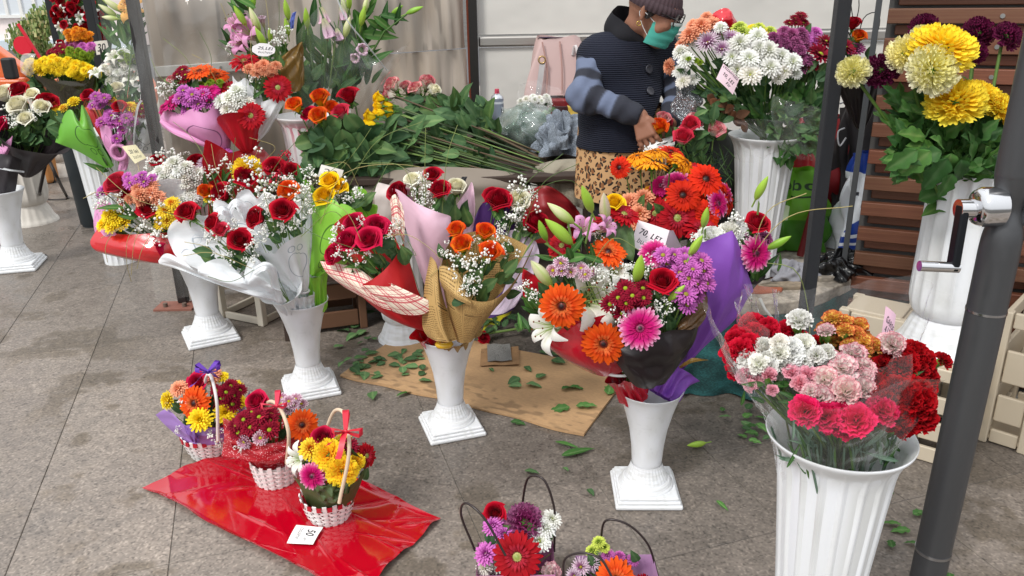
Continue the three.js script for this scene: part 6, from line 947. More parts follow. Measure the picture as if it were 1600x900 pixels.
// ------------------------------------------------------------------ behind the front rows, against the plastic wall
{
  const b = bouquet('gerbera and lilac daisy bouquet in pink printed paper beside the booth pole', [345, 240, 3.75], 3.7, 'printed paper bouquets at the booth corner');
  paperSheet(b, 'pink_wrapper', [[[250, 182, -0.02], [262, 172, 0.03], [284, 178, 0.09], [300, 170, 0.12], [322, 176, 0.12], [338, 156, 0.08]], [[256, 200, 0.0], [275, 198, 0.08], [298, 198, 0.13], [320, 200, 0.14], [340, 195, 0.11], [350, 185, 0.06]], [[292, 218, 0.03], [310, 222, 0.08], [325, 225, 0.1], [340, 225, 0.1], [352, 220, 0.08], [360, 212, 0.04]], [[335, 236, 0.02], [340, 238, 0.04], [345, 240, 0.05], [350, 240, 0.05], [355, 238, 0.04], [360, 236, 0.02]]], MPprint, { uvs: [0.55, 1.0] });
  paperSheet(b, 'pink_wrapper', [[[252, 186, 0.02], [268, 196, 0.08], [300, 212, 0.12], [330, 228, 0.11]], [[250, 192, 0.03], [270, 208, 0.1], [305, 222, 0.13], [332, 232, 0.11]], [[262, 204, 0.03], [285, 216, 0.09], [315, 228, 0.11], [336, 236, 0.09]]], MPprint, { uvs: [0.3, 0.2] });
  heads(b, [['gerO', 312, 112, 46, 0.0, V(-0.05, 0.9, 0.4)], ['gerO', 340, 118, 40, -0.04, V(0.2, 0.9, 0.4)], ['gerK', 324, 142, 44, 0.06, V(0.05, 0.85, 0.45)], ['gerK', 271, 158, 38, 0.06, V(-0.4, 0.7, 0.5)], ['gerK', 256, 168, 28, 0.04, V(-0.6, 0.6, 0.4)], ['gerR', 358, 138, 40, 0.0, V(0.1, 0.9, 0.4)], ['roseP', 269, 126, 20, 0.0]]);
  cluster(b, 'spL', 300, 156, 60, 36, 8, 26, 0.07); cluster(b, 'spR', 288, 120, 36, 22, 6, 22, -0.02); cluster(b, 'btn', 330, 132, 40, 12, 5, 14, 0.0);
  gyps(b, [[258, 140, 30, 0.02], [276, 130, 26, 0.02], [262, 148, 24, 0.03]]); greens(b, 'rose', 310, 130, 90, 30, 12, 22, -0.02); greens(b, 'rose', 300, 165, 60, 20, 8, 20, 0.05);
  blades(b, [[[310, 130, 0.03], [290, 90, 0.05], [255, 60, 0.02]], [[325, 130, 0.03], [330, 90, 0.05], [312, 50, 0.02]], [[280, 140, 0.04], [250, 120, 0.05], [235, 90, 0.03]], [[340, 130, 0.03], [318, 95, 0.04], [300, 85, 0.03]]]);
}
{
  const b = bouquet('red gerbera and white daisy bouquet in red and white lobed paper', [385, 236, 3.72], 3.66, 'printed paper bouquets at the booth corner');
  cone(b, 'red_wrapper', phy({ color: '#bf1626', roughness: 0.4 }), { C: [378, 178, 0.0], R: 40, rim: lobes(0, 3.3, 0.18), flare: 0.2, belly: 0.7, a0: -130, a1: 130, T: [388, 238, 0.02] });
  paperSheet(b, 'white_wrapper', [[[363, 118, -0.03], [372, 128, -0.02], [384, 122, -0.02], [396, 136, -0.02], [408, 148, -0.02], [416, 168, -0.01]], [[366, 140, -0.02], [376, 146, -0.01], [388, 146, 0], [398, 154, 0], [406, 164, 0], [414, 178, 0]], [[380, 190, 0], [386, 190, 0.01], [392, 190, 0.01], [398, 190, 0.01], [404, 190, 0.0], [408, 192, 0]]], MW);
  heads(b, [['gerR', 392, 181, 46, 0.1, V(0.1, 0.4, 0.9)], ['gerR', 434, 137, 46, 0.04, V(0.25, 0.4, 0.9)], ['gerR', 382, 96, 50, -0.06, V(0, 0.9, 0.4)], ['gerR', 410, 106, 44, -0.08, V(0.3, 0.8, 0.4)]]);
  cluster(b, 'spW', 370, 162, 50, 44, 8, 30, 0.04); cluster(b, 'spP', 412, 110, 50, 22, 8, 22, 0.0);
  gyps(b, [[400, 125, 26, 0.02], [420, 120, 24, 0.0]]); greens(b, 'rose', 410, 140, 40, 40, 10, 22, -0.02); greens(b, 'lily', 395, 140, 40, 30, 5, 30, -0.02);
  paperSheet(b, 'clear_wrapper', [[[408, 160, 0.04], [430, 152, 0.04], [456, 142, 0.02]], [[405, 190, 0.04], [422, 180, 0.05], [442, 165, 0.03]], [[395, 225, 0.03], [405, 220, 0.03], [420, 205, 0.02]]], MW);
  blades(b, [[[400, 130, 0.03], [392, 80, 0.05], [395, 30, 0.02]], [[385, 150, 0.06], [380, 100, 0.08], [340, 70, 0.04]], [[390, 215, 0.1], [430, 230, 0.12], [415, 250, 0.1]]]);
}
{
  const b = bouquet('pink lily bouquet in dark gold paper carrying the 25 card', [440, 180, 3.85], 3.82, undefined);
  paperSheet(b, 'gold_wrapper', [[[430, 96, 0.06], [446, 84, 0.05], [461, 72, 0.02], [472, 64, -0.02]], [[432, 115, 0.06], [450, 108, 0.07], [466, 100, 0.04], [474, 80, -0.02]], [[440, 150, 0.04], [456, 146, 0.05], [468, 142, 0.03], [476, 130, 0]]], phy({ color: '#7a5c28', roughness: 0.35, ...crum }), { lin: 1, wr: 0.005 });
  heads(b, [['lilP', 385, 48, 62, 0.0, V(-0.4, 0.5, 0.75)], ['lilP', 366, 34, 52, -0.03, V(-0.5, 0.7, 0.5)], ['lilP', 372, 66, 50, 0.02, V(-0.4, 0.3, 0.8)], ['lilT', 410, 30, 28, -0.04, [0, -20], 0.1]]);
  heads(b, [['bud', 375, 25, 36, 0.02, [-10, -28]], ['budP', 398, 30, 40, 0.02, [-6, -28]], ['bud', 407, 58, 34, 0.06, [-8, -26]], ['bud', 448, 15, 34, 0, [0, -30]], ['bud', 448, 42, 30, 0, [0, -30]], ['bud', 388, 4, 30, 0, [-4, -26]], ['budG', 396, 0, 26, 0, [6, -26]], ['bud', 422, 55, 26, 0.02, [2, -26]]], { stems: false });
  for (const [x, y] of [[448, 30], [390, 20], [400, 60]]) stem(pos(b, x, y, 0), b.T, 0.004, b.o, 2);
  gyps(b, [[438, 60, 36, 0.04], [430, 72, 26, 0.05], [446, 52, 26, 0.04], [360, 78, 20, 0.02]]);
  greens(b, 'lily', 420, 90, 60, 40, 12, 44, 0.0); greens(b, 'rose', 425, 95, 50, 30, 12, 26, 0.02); greens(b, 'lily', 362, 70, 20, 10, 2, 40, 0); greens(b, 'lily', 385, 10, 40, 20, 5, 40, 0);
  blades(b, [[[420, 90, 0.03], [420, 40, 0.03], [414, -10, 0]], [[400, 90, 0.03], [360, 40, 0.05], [345, 5, 0.03]], [[430, 90, 0.03], [436, 40, 0.04], [436, 0, 0.02]]]);
}
priceTag('price_tag', 'white cut corner card reading 25 LEI on a stick below the pink lilies', [[394, 66], [431, 69], [429, 89], [393, 87]], 3.68, [['25,LEI', 60, 92, 58, 0.02, true], ['buchete', 66, 146, 44, 0.02]], '#f3f2f4', [410, 84, 408, 130, 0.02], { octagon: 1 });
{
  const b = bouquet('tall lily bouquet in clear cellophane against the plastic wall', [505, 215, 4.0], 3.95, undefined);
  heads(b, [['lilT', 506, 30, 46, 0.05, [2, 20], 0.2], ['lilT', 514, 50, 50, 0.07, [6, 26], 0.1], ['lilT', 536, 25, 36, 0.02, [2, 18], 0.2], ['lilT', 565, 78, 44, 0.03, V(0.4, 0.2, 0.8)], ['lilT', 556, 90, 36, 0.03, V(-0.2, -0.2, 0.8)], ['lilT', 530, 58, 34, 0.05, [4, 20], 0.2]]);
  heads(b, [['bud', 479, 28, 34, 0.06, [2, -28]], ['budP', 543, 42, 36, 0.05, [10, -26]], ['bud', 567, 25, 34, 0.05, [8, -24]], ['bud', 545, 0, 30, 0.02, [2, -26]], ['budP', 572, 8, 34, 0, [8, -26]], ['budG', 648, 16, 30, 0, [30, -12]], ['budG', 620, 16, 26, -0.02, [22, -16]], ['budP', 538, 12, 36, 0, [-2, -30]]], { stems: false });
  stem(pos(b, 636, 22, 0), pos(b, 600, 50, 0), 0.004, b.o, 1); stem(pos(b, 600, 50, 0), b.T, 0.005, b.o, 1); for (const [x, y] of [[545, 20], [480, 46], [566, 45], [512, 30]]) stem(pos(b, x, y, 0.02), b.T, 0.004, b.o, 1);
  const lf = (x, y, s, dx, dy, dz = 0) => leaf('lily', pos(b, x, y, dz), s * perPx(pos(b, x, y, dz)), b.o, PX(dx, dy), TOCAM.clone().add(V(rr(-0.5, 0.5), rr(-0.4, 0.4), 0)));
  for (const a of [[578, 50, 56, 26, -44], [590, 55, 60, 36, 4], [600, 30, 50, 6, -30], [615, 26, 44, 34, 6], [622, 25, 36, 10, -26], [590, 40, 40, 26, 18], [565, 40, 60, 12, 36], [560, 30, 48, 20, -14], [575, 20, 40, 22, -24], [600, 38, 44, 22, 20], [580, 10, 44, 16, -28], [470, 60, 60, 6, -50], [484, 60, 56, 4, -56], [490, 20, 50, 8, -40], [548, 50, 50, 14, 26]]) lf(...a);
  greens(b, 'lily', 520, 90, 100, 80, 34, 52, -0.02); greens(b, 'rose', 510, 140, 90, 60, 40, 32, -0.03, 0.08); greens(b, 'lily', 560, 110, 60, 50, 12, 44, -0.02);
  const fm = cello;
  paperSheet(b, 'cellophane', [[[458, 60, 0.08], [490, 20, 0.14], [526, -10, 0.15], [560, 60, 0.13], [608, 112, 0.08]], [[462, 110, 0.1], [490, 90, 0.17], [525, 80, 0.18], [560, 110, 0.15], [590, 130, 0.1]], [[470, 160, 0.08], [495, 150, 0.13], [525, 150, 0.14], [550, 158, 0.12], [570, 165, 0.08]], [[490, 200, 0.04], [500, 200, 0.06], [512, 200, 0.06], [522, 200, 0.05], [532, 200, 0.03]]], fm, { wr: 0.01, nu: 50, nv: 40 });
  paperSheet(b, 'cellophane', [[[560, 100, 0.08], [600, 90, 0.1], [642, 64, 0.06]], [[565, 140, 0.08], [592, 125, 0.1], [625, 95, 0.07]], [[555, 175, 0.06], [575, 160, 0.07], [600, 128, 0.06]]], fm, { wr: 0.006 });
  paperSheet(b, 'cellophane_fold', [[[524, -6, 0.16], [540, 30, 0.165], [572, 70, 0.15], [604, 110, 0.1]], [[527, -6, 0.165], [543, 30, 0.17], [575, 70, 0.155], [606, 110, 0.1]]], phy({ color: '#e8ecee', roughness: 0.1, transmission: 0.4, thickness: 0 }));
  paperSheet(b, 'blue_ribbon', [[[457, 20, 0.08], [463, 18, 0.09]], [[453, 34, 0.08], [460, 32, 0.09]], [[454, 46, 0.07], [459, 44, 0.08]]], paper('#5868b8', 0.4));
}
{ // roses in the pink stained vase and loose beside it
  const b = bouquet('orange and red roses standing in the pink stained fluted vase', [500, 235, 3.6], 3.55, undefined, 'rose_bunch');
  heads(b, [['roseO', 461, 165, 32, 0.05, [-6, -16], 0.5], ['roseO', 501, 155, 36, 0.02, [-2, -20], 0.25], ['roseO', 498, 182, 36, 0.08, [-1, -14], 0.6], ['roseM', 483, 178, 30, 0.04, [-8, -14], 0.5], ['roseRb', 545, 150, 34, 0.0, [-2, -20], 0.15], ['roseC', 533, 176, 34, 0.04, [-6, -18], 0.25], ['roseO', 518, 170, 28, 0.02]]);
  stem(pos(b, 556, 168, 0), pos(b, 575, 260, 0), 0.004, b.o, 3);
  for (const [x, y, s, dx, dy] of [[490, 225, 50, -36, 10], [505, 235, 56, -10, 40], [525, 215, 50, 14, 34], [540, 225, 56, 4, 40], [560, 235, 70, -8, 50], [575, 250, 60, 10, 40], [520, 195, 44, -20, 30], [555, 195, 50, 16, 26], [502, 215, 46, 26, 10], [570, 215, 50, -6, 30], [585, 240, 50, 16, 30], [530, 250, 50, -20, 26], [545, 262, 56, 0, 40], [590, 270, 46, 10, 30], [478, 222, 40, 22, -6]]) leaf('rose', pos(b, x, y, 0.06), s * perPx(pos(b, x, y)) , b.o, PX(dx, dy), TOCAM.clone().add(V(rr(-0.4, 0.4), rr(-0.2, 0.3), 0)));
  greens(b, 'rose', 530, 238, 110, 80, 60, 36, 0.0, 0.07); greens(b, 'rose', 580, 255, 90, 70, 50, 34, 0.0, 0.07);
  blades(b, [[[560, 290, 0.1], [540, 255, 0.12], [500, 260, 0.1]], [[590, 300, 0.1], [610, 255, 0.14], [660, 280, 0.1]], [[540, 300, 0.1], [590, 220, 0.12], [660, 190, 0.06]], [[520, 280, 0.1], [560, 230, 0.1], [580, 200, 0.1]]]);
}
{ // clear film hanging in folds over the milky wall
  const o = thing('plastic_film', 'clear wrinkled plastic film draped over the upper milky wall behind the pink lilies', 'plastic film', at(420, 60, 4.1)), b = { T: o.position, o, D: 4.1, r: rnd }; seed = 21;
  const fm = phy({ color: 0xfafafa, roughness: 0.06, transmission: 0.95, thickness: 0, ior: 1.5, bumpMap: crumpleTex, bumpScale: 0.05 });
  paperSheet(b, 'film', [[[236, -30, 0.1], [300, -30, 0.0], [370, -30, 0.06], [450, -30, -0.1]], [[244, 20, 0.12], [305, 40, 0.05], [380, 36, 0.06], [456, 30, -0.12]], [[254, 80, 0.1], [310, 90, 0.0], [375, 84, 0.02], [460, 80, -0.15]], [[262, 150, 0.08], [316, 150, 0.02], [380, 150, 0.0], [464, 150, -0.15]]], fm, { wr: 0.012, nu: 60, nv: 50 });
}
// ------------------------------------------------------------------ the heap of cut roses and what lies on the work table
{
  const heapMats = ['#55693c', '#46583a', '#5e4c38'].map((c) => std({ color: c, roughness: 0.7 }));
  const mk = (label, tie, D) => bouquet(label, tie, D, 'bundles of cut roses on the work table', 'rose_bundle');
  const lay = (b, n, x0, y0, x1, y1, w0, w1, dz0, dz1, brown) => { for (let k = 0; k < n; k++) { const f = (k / (n - 1) - 0.5) + rr(-0.12, 0.12), j = rr(-9, 9); stem(pos(b, x0 + f * w0[0] + j, y0 + f * w0[1], dz0 + rr(-0.04, 0.04)), pos(b, x1 + f * w1[0] + j, y1 + f * w1[1] + rr(-7, 7), dz1 + rr(-0.05, 0.05)), rr(0.003, 0.0045), b.o, k % brown ? (k % 3 ? heapMats[k % 2] : 2) : heapMats[2]); } };
  { const b = mk('bundle of yellow roses lying flat on the heap, heads towards the left', [780, 245, 3.75], 3.75);
    heads(b, [['roseY', 592, 153, 24, 0.1, [-20, -4], 0.2], ['roseY', 590, 166, 24, 0.14, [-22, 0], 0.2], ['roseY', 592, 176, 24, 0.16, [-22, 2], 0.2], ['roseY', 578, 182, 25, 0.18, [-22, 0], 0.2], ['roseY', 577, 194, 25, 0.2, [-22, 2], 0.2], ['roseY', 606, 165, 22, 0.07, [-20, 0], 0.2], ['roseY', 608, 174, 22, 0.07, [-20, 0], 0.2], ['roseW', 580, 203, 24, 0.1, [-18, 10], 0.3]], { stems: false });
    lay(b, 14, 605, 180, 850, 262, [-10, 50], [40, 40], 0.02, 0.12, 4);
    for (const [x, y, s, dx, dy] of [[610, 205, 46, -10, 14], [635, 225, 50, -24, 14], [650, 200, 46, 10, -20], [618, 215, 44, 24, -12], [620, 238, 50, -20, 16], [670, 190, 46, 24, -10], [610, 190, 34, 8, -10]]) leaf('rose', pos(b, x, y, 0.16), s * perPx(pos(b, x, y)), b.o, PX(dx, dy), V(rr(-0.3, 0.3), 0.8, 0.5)); greens(b, 'rose', 665, 210, 150, 70, 80, 28, 0.06, 0.06); }
  { const b = mk('bundle of white roses edged in pink lying on top of the heap', [790, 235, 3.9], 3.95);
    heads(b, [['roseP', 613, 133, 30, 0.02, [-10, -16], 0.2], ['roseP', 609, 148, 30, 0.06, [-20, -2], 0.3], ['roseP', 668, 130, 28, 0.0, [6, -18], 0.1], ['roseP', 650, 139, 28, 0.04, [-8, -14], 0.2], ['roseP', 634, 136, 22, 0.0, [-2, -16], 0.2], ['roseW', 678, 142, 24, 0.02, [10, -8], 0.5]], { stems: false });
    lay(b, 16, 640, 150, 845, 250, [80, 10], [30, 30], 0.0, 0.15, 2);
    for (const [x, y, s, dx, dy] of [[712, 158, 38, 4, -30], [724, 150, 42, 10, -36], [765, 172, 36, 2, -30], [735, 170, 40, 14, 20], [695, 185, 46, 20, 20], [720, 195, 46, -6, 34], [745, 205, 40, 10, 20], [700, 210, 46, -20, 24], [735, 180, 44, -16, -20], [750, 215, 36, 6, 30]]) leaf('rose', pos(b, x, y, 0.12), s * perPx(pos(b, x, y)), b.o, PX(dx, dy), V(rr(-0.3, 0.3), 0.8, 0.5)); greens(b, 'rose', 700, 178, 120, 46, 80, 28, 0.04, 0.08); greens(b, 'rose', 740, 200, 90, 50, 34, 26, 0.06, 0.06); }
  { const b = mk('bundle of green stripped stems at the bottom front of the heap', [770, 262, 3.62], 3.62);
    lay(b, 20, 640, 225, 845, 280, [20, 50], [24, 34], 0.02, 0.1, 6); greens(b, 'rose', 690, 250, 160, 36, 60, 26, 0.02, 0.06); greens(b, 'rose', 620, 262, 90, 50, 50, 28, 0.0, 0.06); greens(b, 'rose', 780, 275, 30, 26, 4, 36, 0.08, 0.02); }
}
function cloth(name, label, cat_, px, py, D, w, h, y, mat, sd, amp = 0.03) {      // a soft heap of cloth lying on something
  seed = sd; const c = at(px, py, D), o = thing(name, label, cat_, V(c.x, y, c.z)), b = new B(), p = [rr(0, 6), rr(0, 6), rr(0, 6), rr(0, 6)];
  b.patch(40, 24, (u, v) => { const a = u * TAU, t = v * Math.PI / 2, r = Math.cos(t), f = 1 + 0.16 * Math.sin(a * 3 + p[0]) + 0.1 * Math.sin(a * 7 + p[1] + v * 4), hh = h * Math.pow(Math.sin(t), 0.8) * (1 + 0.2 * Math.sin(a * 2 + p[2])); const q = amp * (Math.sin(a * 5 + v * 9 + p[3]) + 0.6 * Math.sin(a * 11 - v * 13 + p[0])); return [Math.cos(a) * (w * r * f + q * r), Math.max(0.002, hh + q * v * 0.7), Math.sin(a) * (w * 0.7 * r * f + q * r)]; }, [1, 1, 1], false, (u, v) => [u * 4, v * 2]);
  part('fabric', b.geo(), mat, o); return o;
}
const tweed = pixels(128, 128, (u, v) => { const k = 0.30 + 0.45 * N128(u, v) ; return [k * 0.92, k * 0.98, k * 1.06]; });
{ // handbag: pink rounded body with an open dark top, strap with a buckle, handle
  const c = at(868, 146, 4.55), y0 = at(868, 132, 4.55).y, o = thing('handbag', 'pale pink handbag with an open dark top standing on the red box', 'handbag', V(c.x, y0 - 0.06, c.z)), m = std({ color: new THREE.Color(0.58, 0.41, 0.39), roughness: 0.5 });
  const b = new B(); b.patch(48, 18, (u, v) => { const a = u * TAU, k = Math.sin(Math.min(1, v * 1.02) * 1.62), sx = 0.17 * (1 - 0.36 * v * v) + 0.014 * Math.sin(a * 3 + v * 3), sz = 0.085 * (1 - 0.55 * v) + 0.01 * Math.sin(a * 2 + 1), s = (x) => Math.sign(x) * Math.pow(Math.abs(x), 0.62); return [s(Math.cos(a)) * sx + 0.015 * v, 0.01 + 0.30 * v + 0.012 * Math.sin(a * 2) * v, s(Math.sin(a)) * sz]; }, [1, 1, 1]);
  part('body', b.geo(), m, o);
  const op = new B(); op.patch(20, 3, (u, v) => { const a = u * TAU; return [0.015 + Math.cos(a) * 0.1 * v - 0.02, 0.31 - 0.02 * (1 - v), Math.sin(a) * 0.036 * v]; }, [1, 1, 1]); part('lining', op.geo(), std({ color: '#2a1a3a', roughness: 0.8 }), o);
  const seam = (pts, r, col, nm) => part(nm, new THREE.TubeGeometry(new THREE.CatmullRomCurve3(pts.map((p) => V(...p))), 24, r, 6), std({ color: col, roughness: 0.5 }), o);
  seam([[-0.055, 0.02, 0.092], [-0.05, 0.15, 0.075], [-0.075, 0.29, 0.05]], 0.004, '#b08880', 'seam'); seam([[0.03, 0.02, 0.092], [0.03, 0.15, 0.078], [0.02, 0.29, 0.046]], 0.004, '#b08880', 'seam');
  const st = new B(); st.patch(2, 10, (u, v) => [-0.075 - 0.035 * v + 0.03 * (u - 0.5), 0.19 - 0.24 * v, 0.088 + 0.012 * Math.sin(v * 3)], [1, 1, 1]); part('strap', st.geo(), std({ color: '#b9b4b4', roughness: 0.5 }), o);
  part('buckle', new THREE.TorusGeometry(0.018, 0.005, 6, 14).translate(-0.078, 0.2, 0.09), std({ color: '#c8a878', metalness: 0.8, roughness: 0.3 }), o);
  seam([[0.09, 0.22, 0.05], [0.1, 0.27, 0.07], [0.12, 0.2, 0.09], [0.14, 0.1, 0.09], [0.15, 0.05, 0.08]], 0.009, '#d0c8c8', 'handle');
  const rx = thing('red_box', 'dark red upright box behind the flower seller under the pink handbag', 'box', V(c.x + 0.07, TABLE, c.z - 0.02)), hgt = y0 - 0.065 - TABLE;
  part('case', new RoundedBoxGeometry(0.46, hgt, 0.3, 2, 0.012).translate(0.02, hgt / 2, 0), std({ color: '#7a1218', roughness: 0.5 }), rx);
  part('lid_edge', new RoundedBoxGeometry(0.47, 0.03, 0.31, 2, 0.006).translate(0.02, hgt - 0.05, 0), std({ color: '#3a1216', roughness: 0.6 }), rx);
  part('latch', new RoundedBoxGeometry(0.05, 0.04, 0.012, 1, 0.003).translate(-0.17, hgt - 0.03, 0.158), std({ color: '#a8a8aa', metalness: 0.8, roughness: 0.3 }), rx);
  const sup = thing('side_stand', 'plain dark stand under the red box and the wrapped flowers', 'stand', V(0.55, 0, -4.75)); part('top', new THREE.BoxGeometry(0.7, 0.03, 0.6).translate(0, TABLE - 0.02, 0), std({ color: 0x3a2c24, roughness: 0.8 }), sup); for (const x of [-0.3, 0.3]) for (const z of [-0.25, 0.25]) part('leg', new THREE.BoxGeometry(0.04, TABLE - 0.036, 0.04).translate(x, (TABLE - 0.036) / 2, z), std({ color: 0x3a2c24, roughness: 0.8 }), sup);
}
{ // wrapped white flowers, spray can, foil heap, scarf, quilt
  const b = bouquet('pack of white flowers in clear film in front of the red box', [838, 185, 4.3], 4.3, undefined); cluster(b, 'spW', 838, 158, 52, 16, 12, 14, 0.02); greens(b, 'rose', 838, 172, 50, 16, 16, 14, 0.02); paperSheet(b, 'film', [[[812, 132, 0], [840, 125, 0.06], [880, 140, 0.04]], [[808, 155, 0.06], [840, 155, 0.12], [882, 162, 0.06]], [[815, 182, 0.03], [840, 185, 0.08], [872, 184, 0.04]]], cello, { wr: 0.01, nu: 40, nv: 30 });
  const cp = at(778, 210, 4.1), can = thing('spray_can', 'grey spray can with a pink nozzle standing behind the stems', 'spray can', V(cp.x, cp.y - 0.01, cp.z)), lab = drawn(128, 256, (g, w, h) => { g.fillStyle = '#8d94a4'; g.fillRect(0, 0, w, h); g.fillStyle = '#d8dce4'; g.fillRect(0, 20, w, 14); g.fillRect(70, 60, 40, 60); g.fillStyle = '#22242c'; for (let k = 0; k < 9; k++) g.fillRect(14 + k * 4, 64, 2, 34); g.fillStyle = '#b02030'; g.fillRect(76, 66, 28, 20); g.fillStyle = '#3a3e48'; for (let k = 0; k < 10; k++) g.fillRect(14, 120 + k * 11, 80 - (k * 13) % 40, 4); });
  part('can', new THREE.CylinderGeometry(0.032, 0.032, 0.19, 28).translate(0, 0.095, 0), std({ map: lab, roughness: 0.35, metalness: 0.3 }), can); part('shoulder', lathe([[0.032, 0.19], [0.03, 0.2], [0.018, 0.208], [0.016, 0.214], [0, 0.215]], 24), std({ color: '#c8ccd2', metalness: 0.8, roughness: 0.3 }), can); part('nozzle', mergeGeometries([new THREE.CylinderGeometry(0.011, 0.013, 0.022, 14).translate(0, 0.225, 0), new THREE.CylinderGeometry(0.005, 0.005, 0.014, 8).rotateX(1.57).translate(0, 0.229, 0.012)]), std({ color: '#c2455c', roughness: 0.4 }), can);
  const ft = thing('film_heap', 'crumpled silvery cellophane heap with leaves behind the stem ends', 'cellophane', at(822, 222, 4.0)), fb = { T: ft.position, o: ft, D: 4.0, r: rnd }; seed = 8;
  const fm = phy({ color: '#e8efec', roughness: 0.06, transmission: 0.86, thickness: 0, ior: 1.8, bumpMap: crumpleTex, bumpScale: 0.05 });
  for (let k = 0; k < 5; k++) paperSheet(fb, 'film', [[[785 + rr(-8, 8), 178 + rr(-10, 10), rr(-0.1, 0)], [820, 165 + rr(-8, 8), rr(0, 0.1)], [862 + rr(-6, 6), 175 + rr(-8, 8), rr(-0.1, 0.05)]], [[780, 205 + rr(-8, 8), rr(0, 0.1)], [815 + rr(-15, 15), 205, rr(0.06, 0.16)], [868, 205, rr(-0.05, 0.08)]], [[792, 232 + rr(-6, 6), rr(-0.05, 0.05)], [825, 245, rr(0, 0.1)], [850, 236, rr(-0.05, 0.05)]]], fm, { wr: 0.014, nu: 50, nv: 40 });
  const db = { ...fb }; greens(db, 'rose', 822, 205, 70, 50, 40, 26, -0.03); const dk = cloth('dark_wrap', 'black plastic wrap bunched under the silvery cellophane', 'plastic wrap', 815, 215, 4.1, 0.17, 0.14, TABLE, std({ color: '#14161a', roughness: 0.4 }), 5);
  cloth('scarf', 'grey tweed scarf bunched beside the flower seller', 'scarf', 880, 222, 3.85, 0.12, 0.15, TABLE + 0.02, std({ map: tweed, roughness: 0.95 }), 21, 0.035);
  const sf = { T: at(880, 205, 3.8), D: 3.8, r: rnd }; sf.o = thing('scarf_fold', 'stiff upright collar of grey tweed above the bunched scarf', 'cloth', sf.T); paperSheet(sf, 'fabric', [[[858, 196, 0], [866, 192, 0.03], [878, 208, 0.05], [890, 206, 0.04]], [[856, 215, 0.02], [868, 214, 0.06], [880, 216, 0.07], [890, 212, 0.05]], [[862, 232, 0.02], [872, 232, 0.06], [884, 234, 0.07], [894, 230, 0.04]]], std({ map: tweed, roughness: 0.95 }), { wr: 0.008 });
  const ye = { T: at(893, 180, 3.95), D: 3.95, r: rnd }; ye.o = thing('yellow_paper', 'folded yellow paper between the red box and the cardigan', 'paper', ye.T); paperSheet(ye, 'sheet', [[[886, 164, 0], [900, 168, 0.02], [912, 166, 0]], [[888, 185, 0.02], [898, 186, 0.03], [910, 184, 0.01]], [[870, 196, 0.02], [890, 200, 0.03], [906, 200, 0.02]]], paper('#b79a3c', 0.6)); part('pink_ball', new THREE.SphereGeometry(0.03, 16, 12).scale(1, 0.8, 1), std({ color: '#b04a7c', roughness: 0.5 }), ye.o).position.copy(at(878, 196, 3.9).sub(ye.T));
  // quilt hanging over the near table edge
  const q = { T: at(860, 262, 3.55), D: 3.55, r: rnd }; q.o = thing('quilt', 'beige quilted cloth hanging over the near edge of the work table', 'quilt', q.T); const qm = std({ color: '#a89f8c', roughness: 0.85, bumpMap: graniteBump, bumpScale: 0.004 });
  paperSheet(q, 'fabric', [[[838, 258, -0.05], [870, 250, -0.1], [915, 248, -0.16]], [[830, 272, 0.02], [865, 268, 0.02], [915, 262, 0.0]], [[842, 290, 0.05], [875, 292, 0.07], [912, 300, 0.05]], [[862, 305, 0.05], [890, 318, 0.08], [912, 328, 0.05]]], qm, { wr: 0.01 });
  const rd = { T: at(860, 310, 3.45), D: 3.45, r: rnd }; rd.o = thing('red_bag', 'dark red bag under the beige quilt', 'bag', rd.T); paperSheet(rd, 'bag_body', [[[824, 300, 0], [850, 290, 0.06], [882, 305, 0.02], [905, 330, 0]], [[820, 330, 0.04], [850, 325, 0.1], [885, 330, 0.06], [906, 345, 0.02]], [[828, 380, 0], [850, 380, 0.08], [885, 380, 0.05], [900, 380, 0]]], std({ color: '#86141c', roughness: 0.5 }), { wr: 0.006 });
  const gp = { T: at(720, 285, 3.46), D: 3.46, r: rnd }; gp.o = thing('wrapping_paper', 'brown and grey wrapping paper hanging from the table under the heap', 'paper', gp.T); paperSheet(gp, 'sheet', [[[560, 272, -0.1], [640, 262, -0.04], [740, 262, -0.04], [830, 276, -0.08]], [[570, 300, 0], [650, 292, 0.06], [740, 295, 0.06], [830, 305, 0]], [[575, 330, 0], [650, 330, 0.05], [740, 340, 0.05], [825, 350, 0]]], std({ color: '#83786c', roughness: 0.7 }), { wr: 0.008 }); paperSheet(gp, 'black_band', [[[722, 276, 0.09], [730, 276, 0.09]], [[714, 290, 0.1], [724, 292, 0.1]], [[708, 305, 0.09], [718, 308, 0.09]]], std({ color: '#15151a', roughness: 0.6 }));
  const vt = { T: at(570, 320, 3.35), D: 3.35, r: rnd }; vt.o = thing('white_sheet', 'crumpled white paper sheet behind the green wrapped bouquet', 'paper', vt.T); paperSheet(vt, 'sheet', [[[590, 285, 0], [610, 290, 0.02], [628, 300, 0]], [[585, 310, 0.02], [606, 315, 0.05], [626, 325, 0.02]], [[590, 350, 0], [606, 352, 0.02], [620, 360, 0]]], paper('#cfc4c0', 0.7));
}
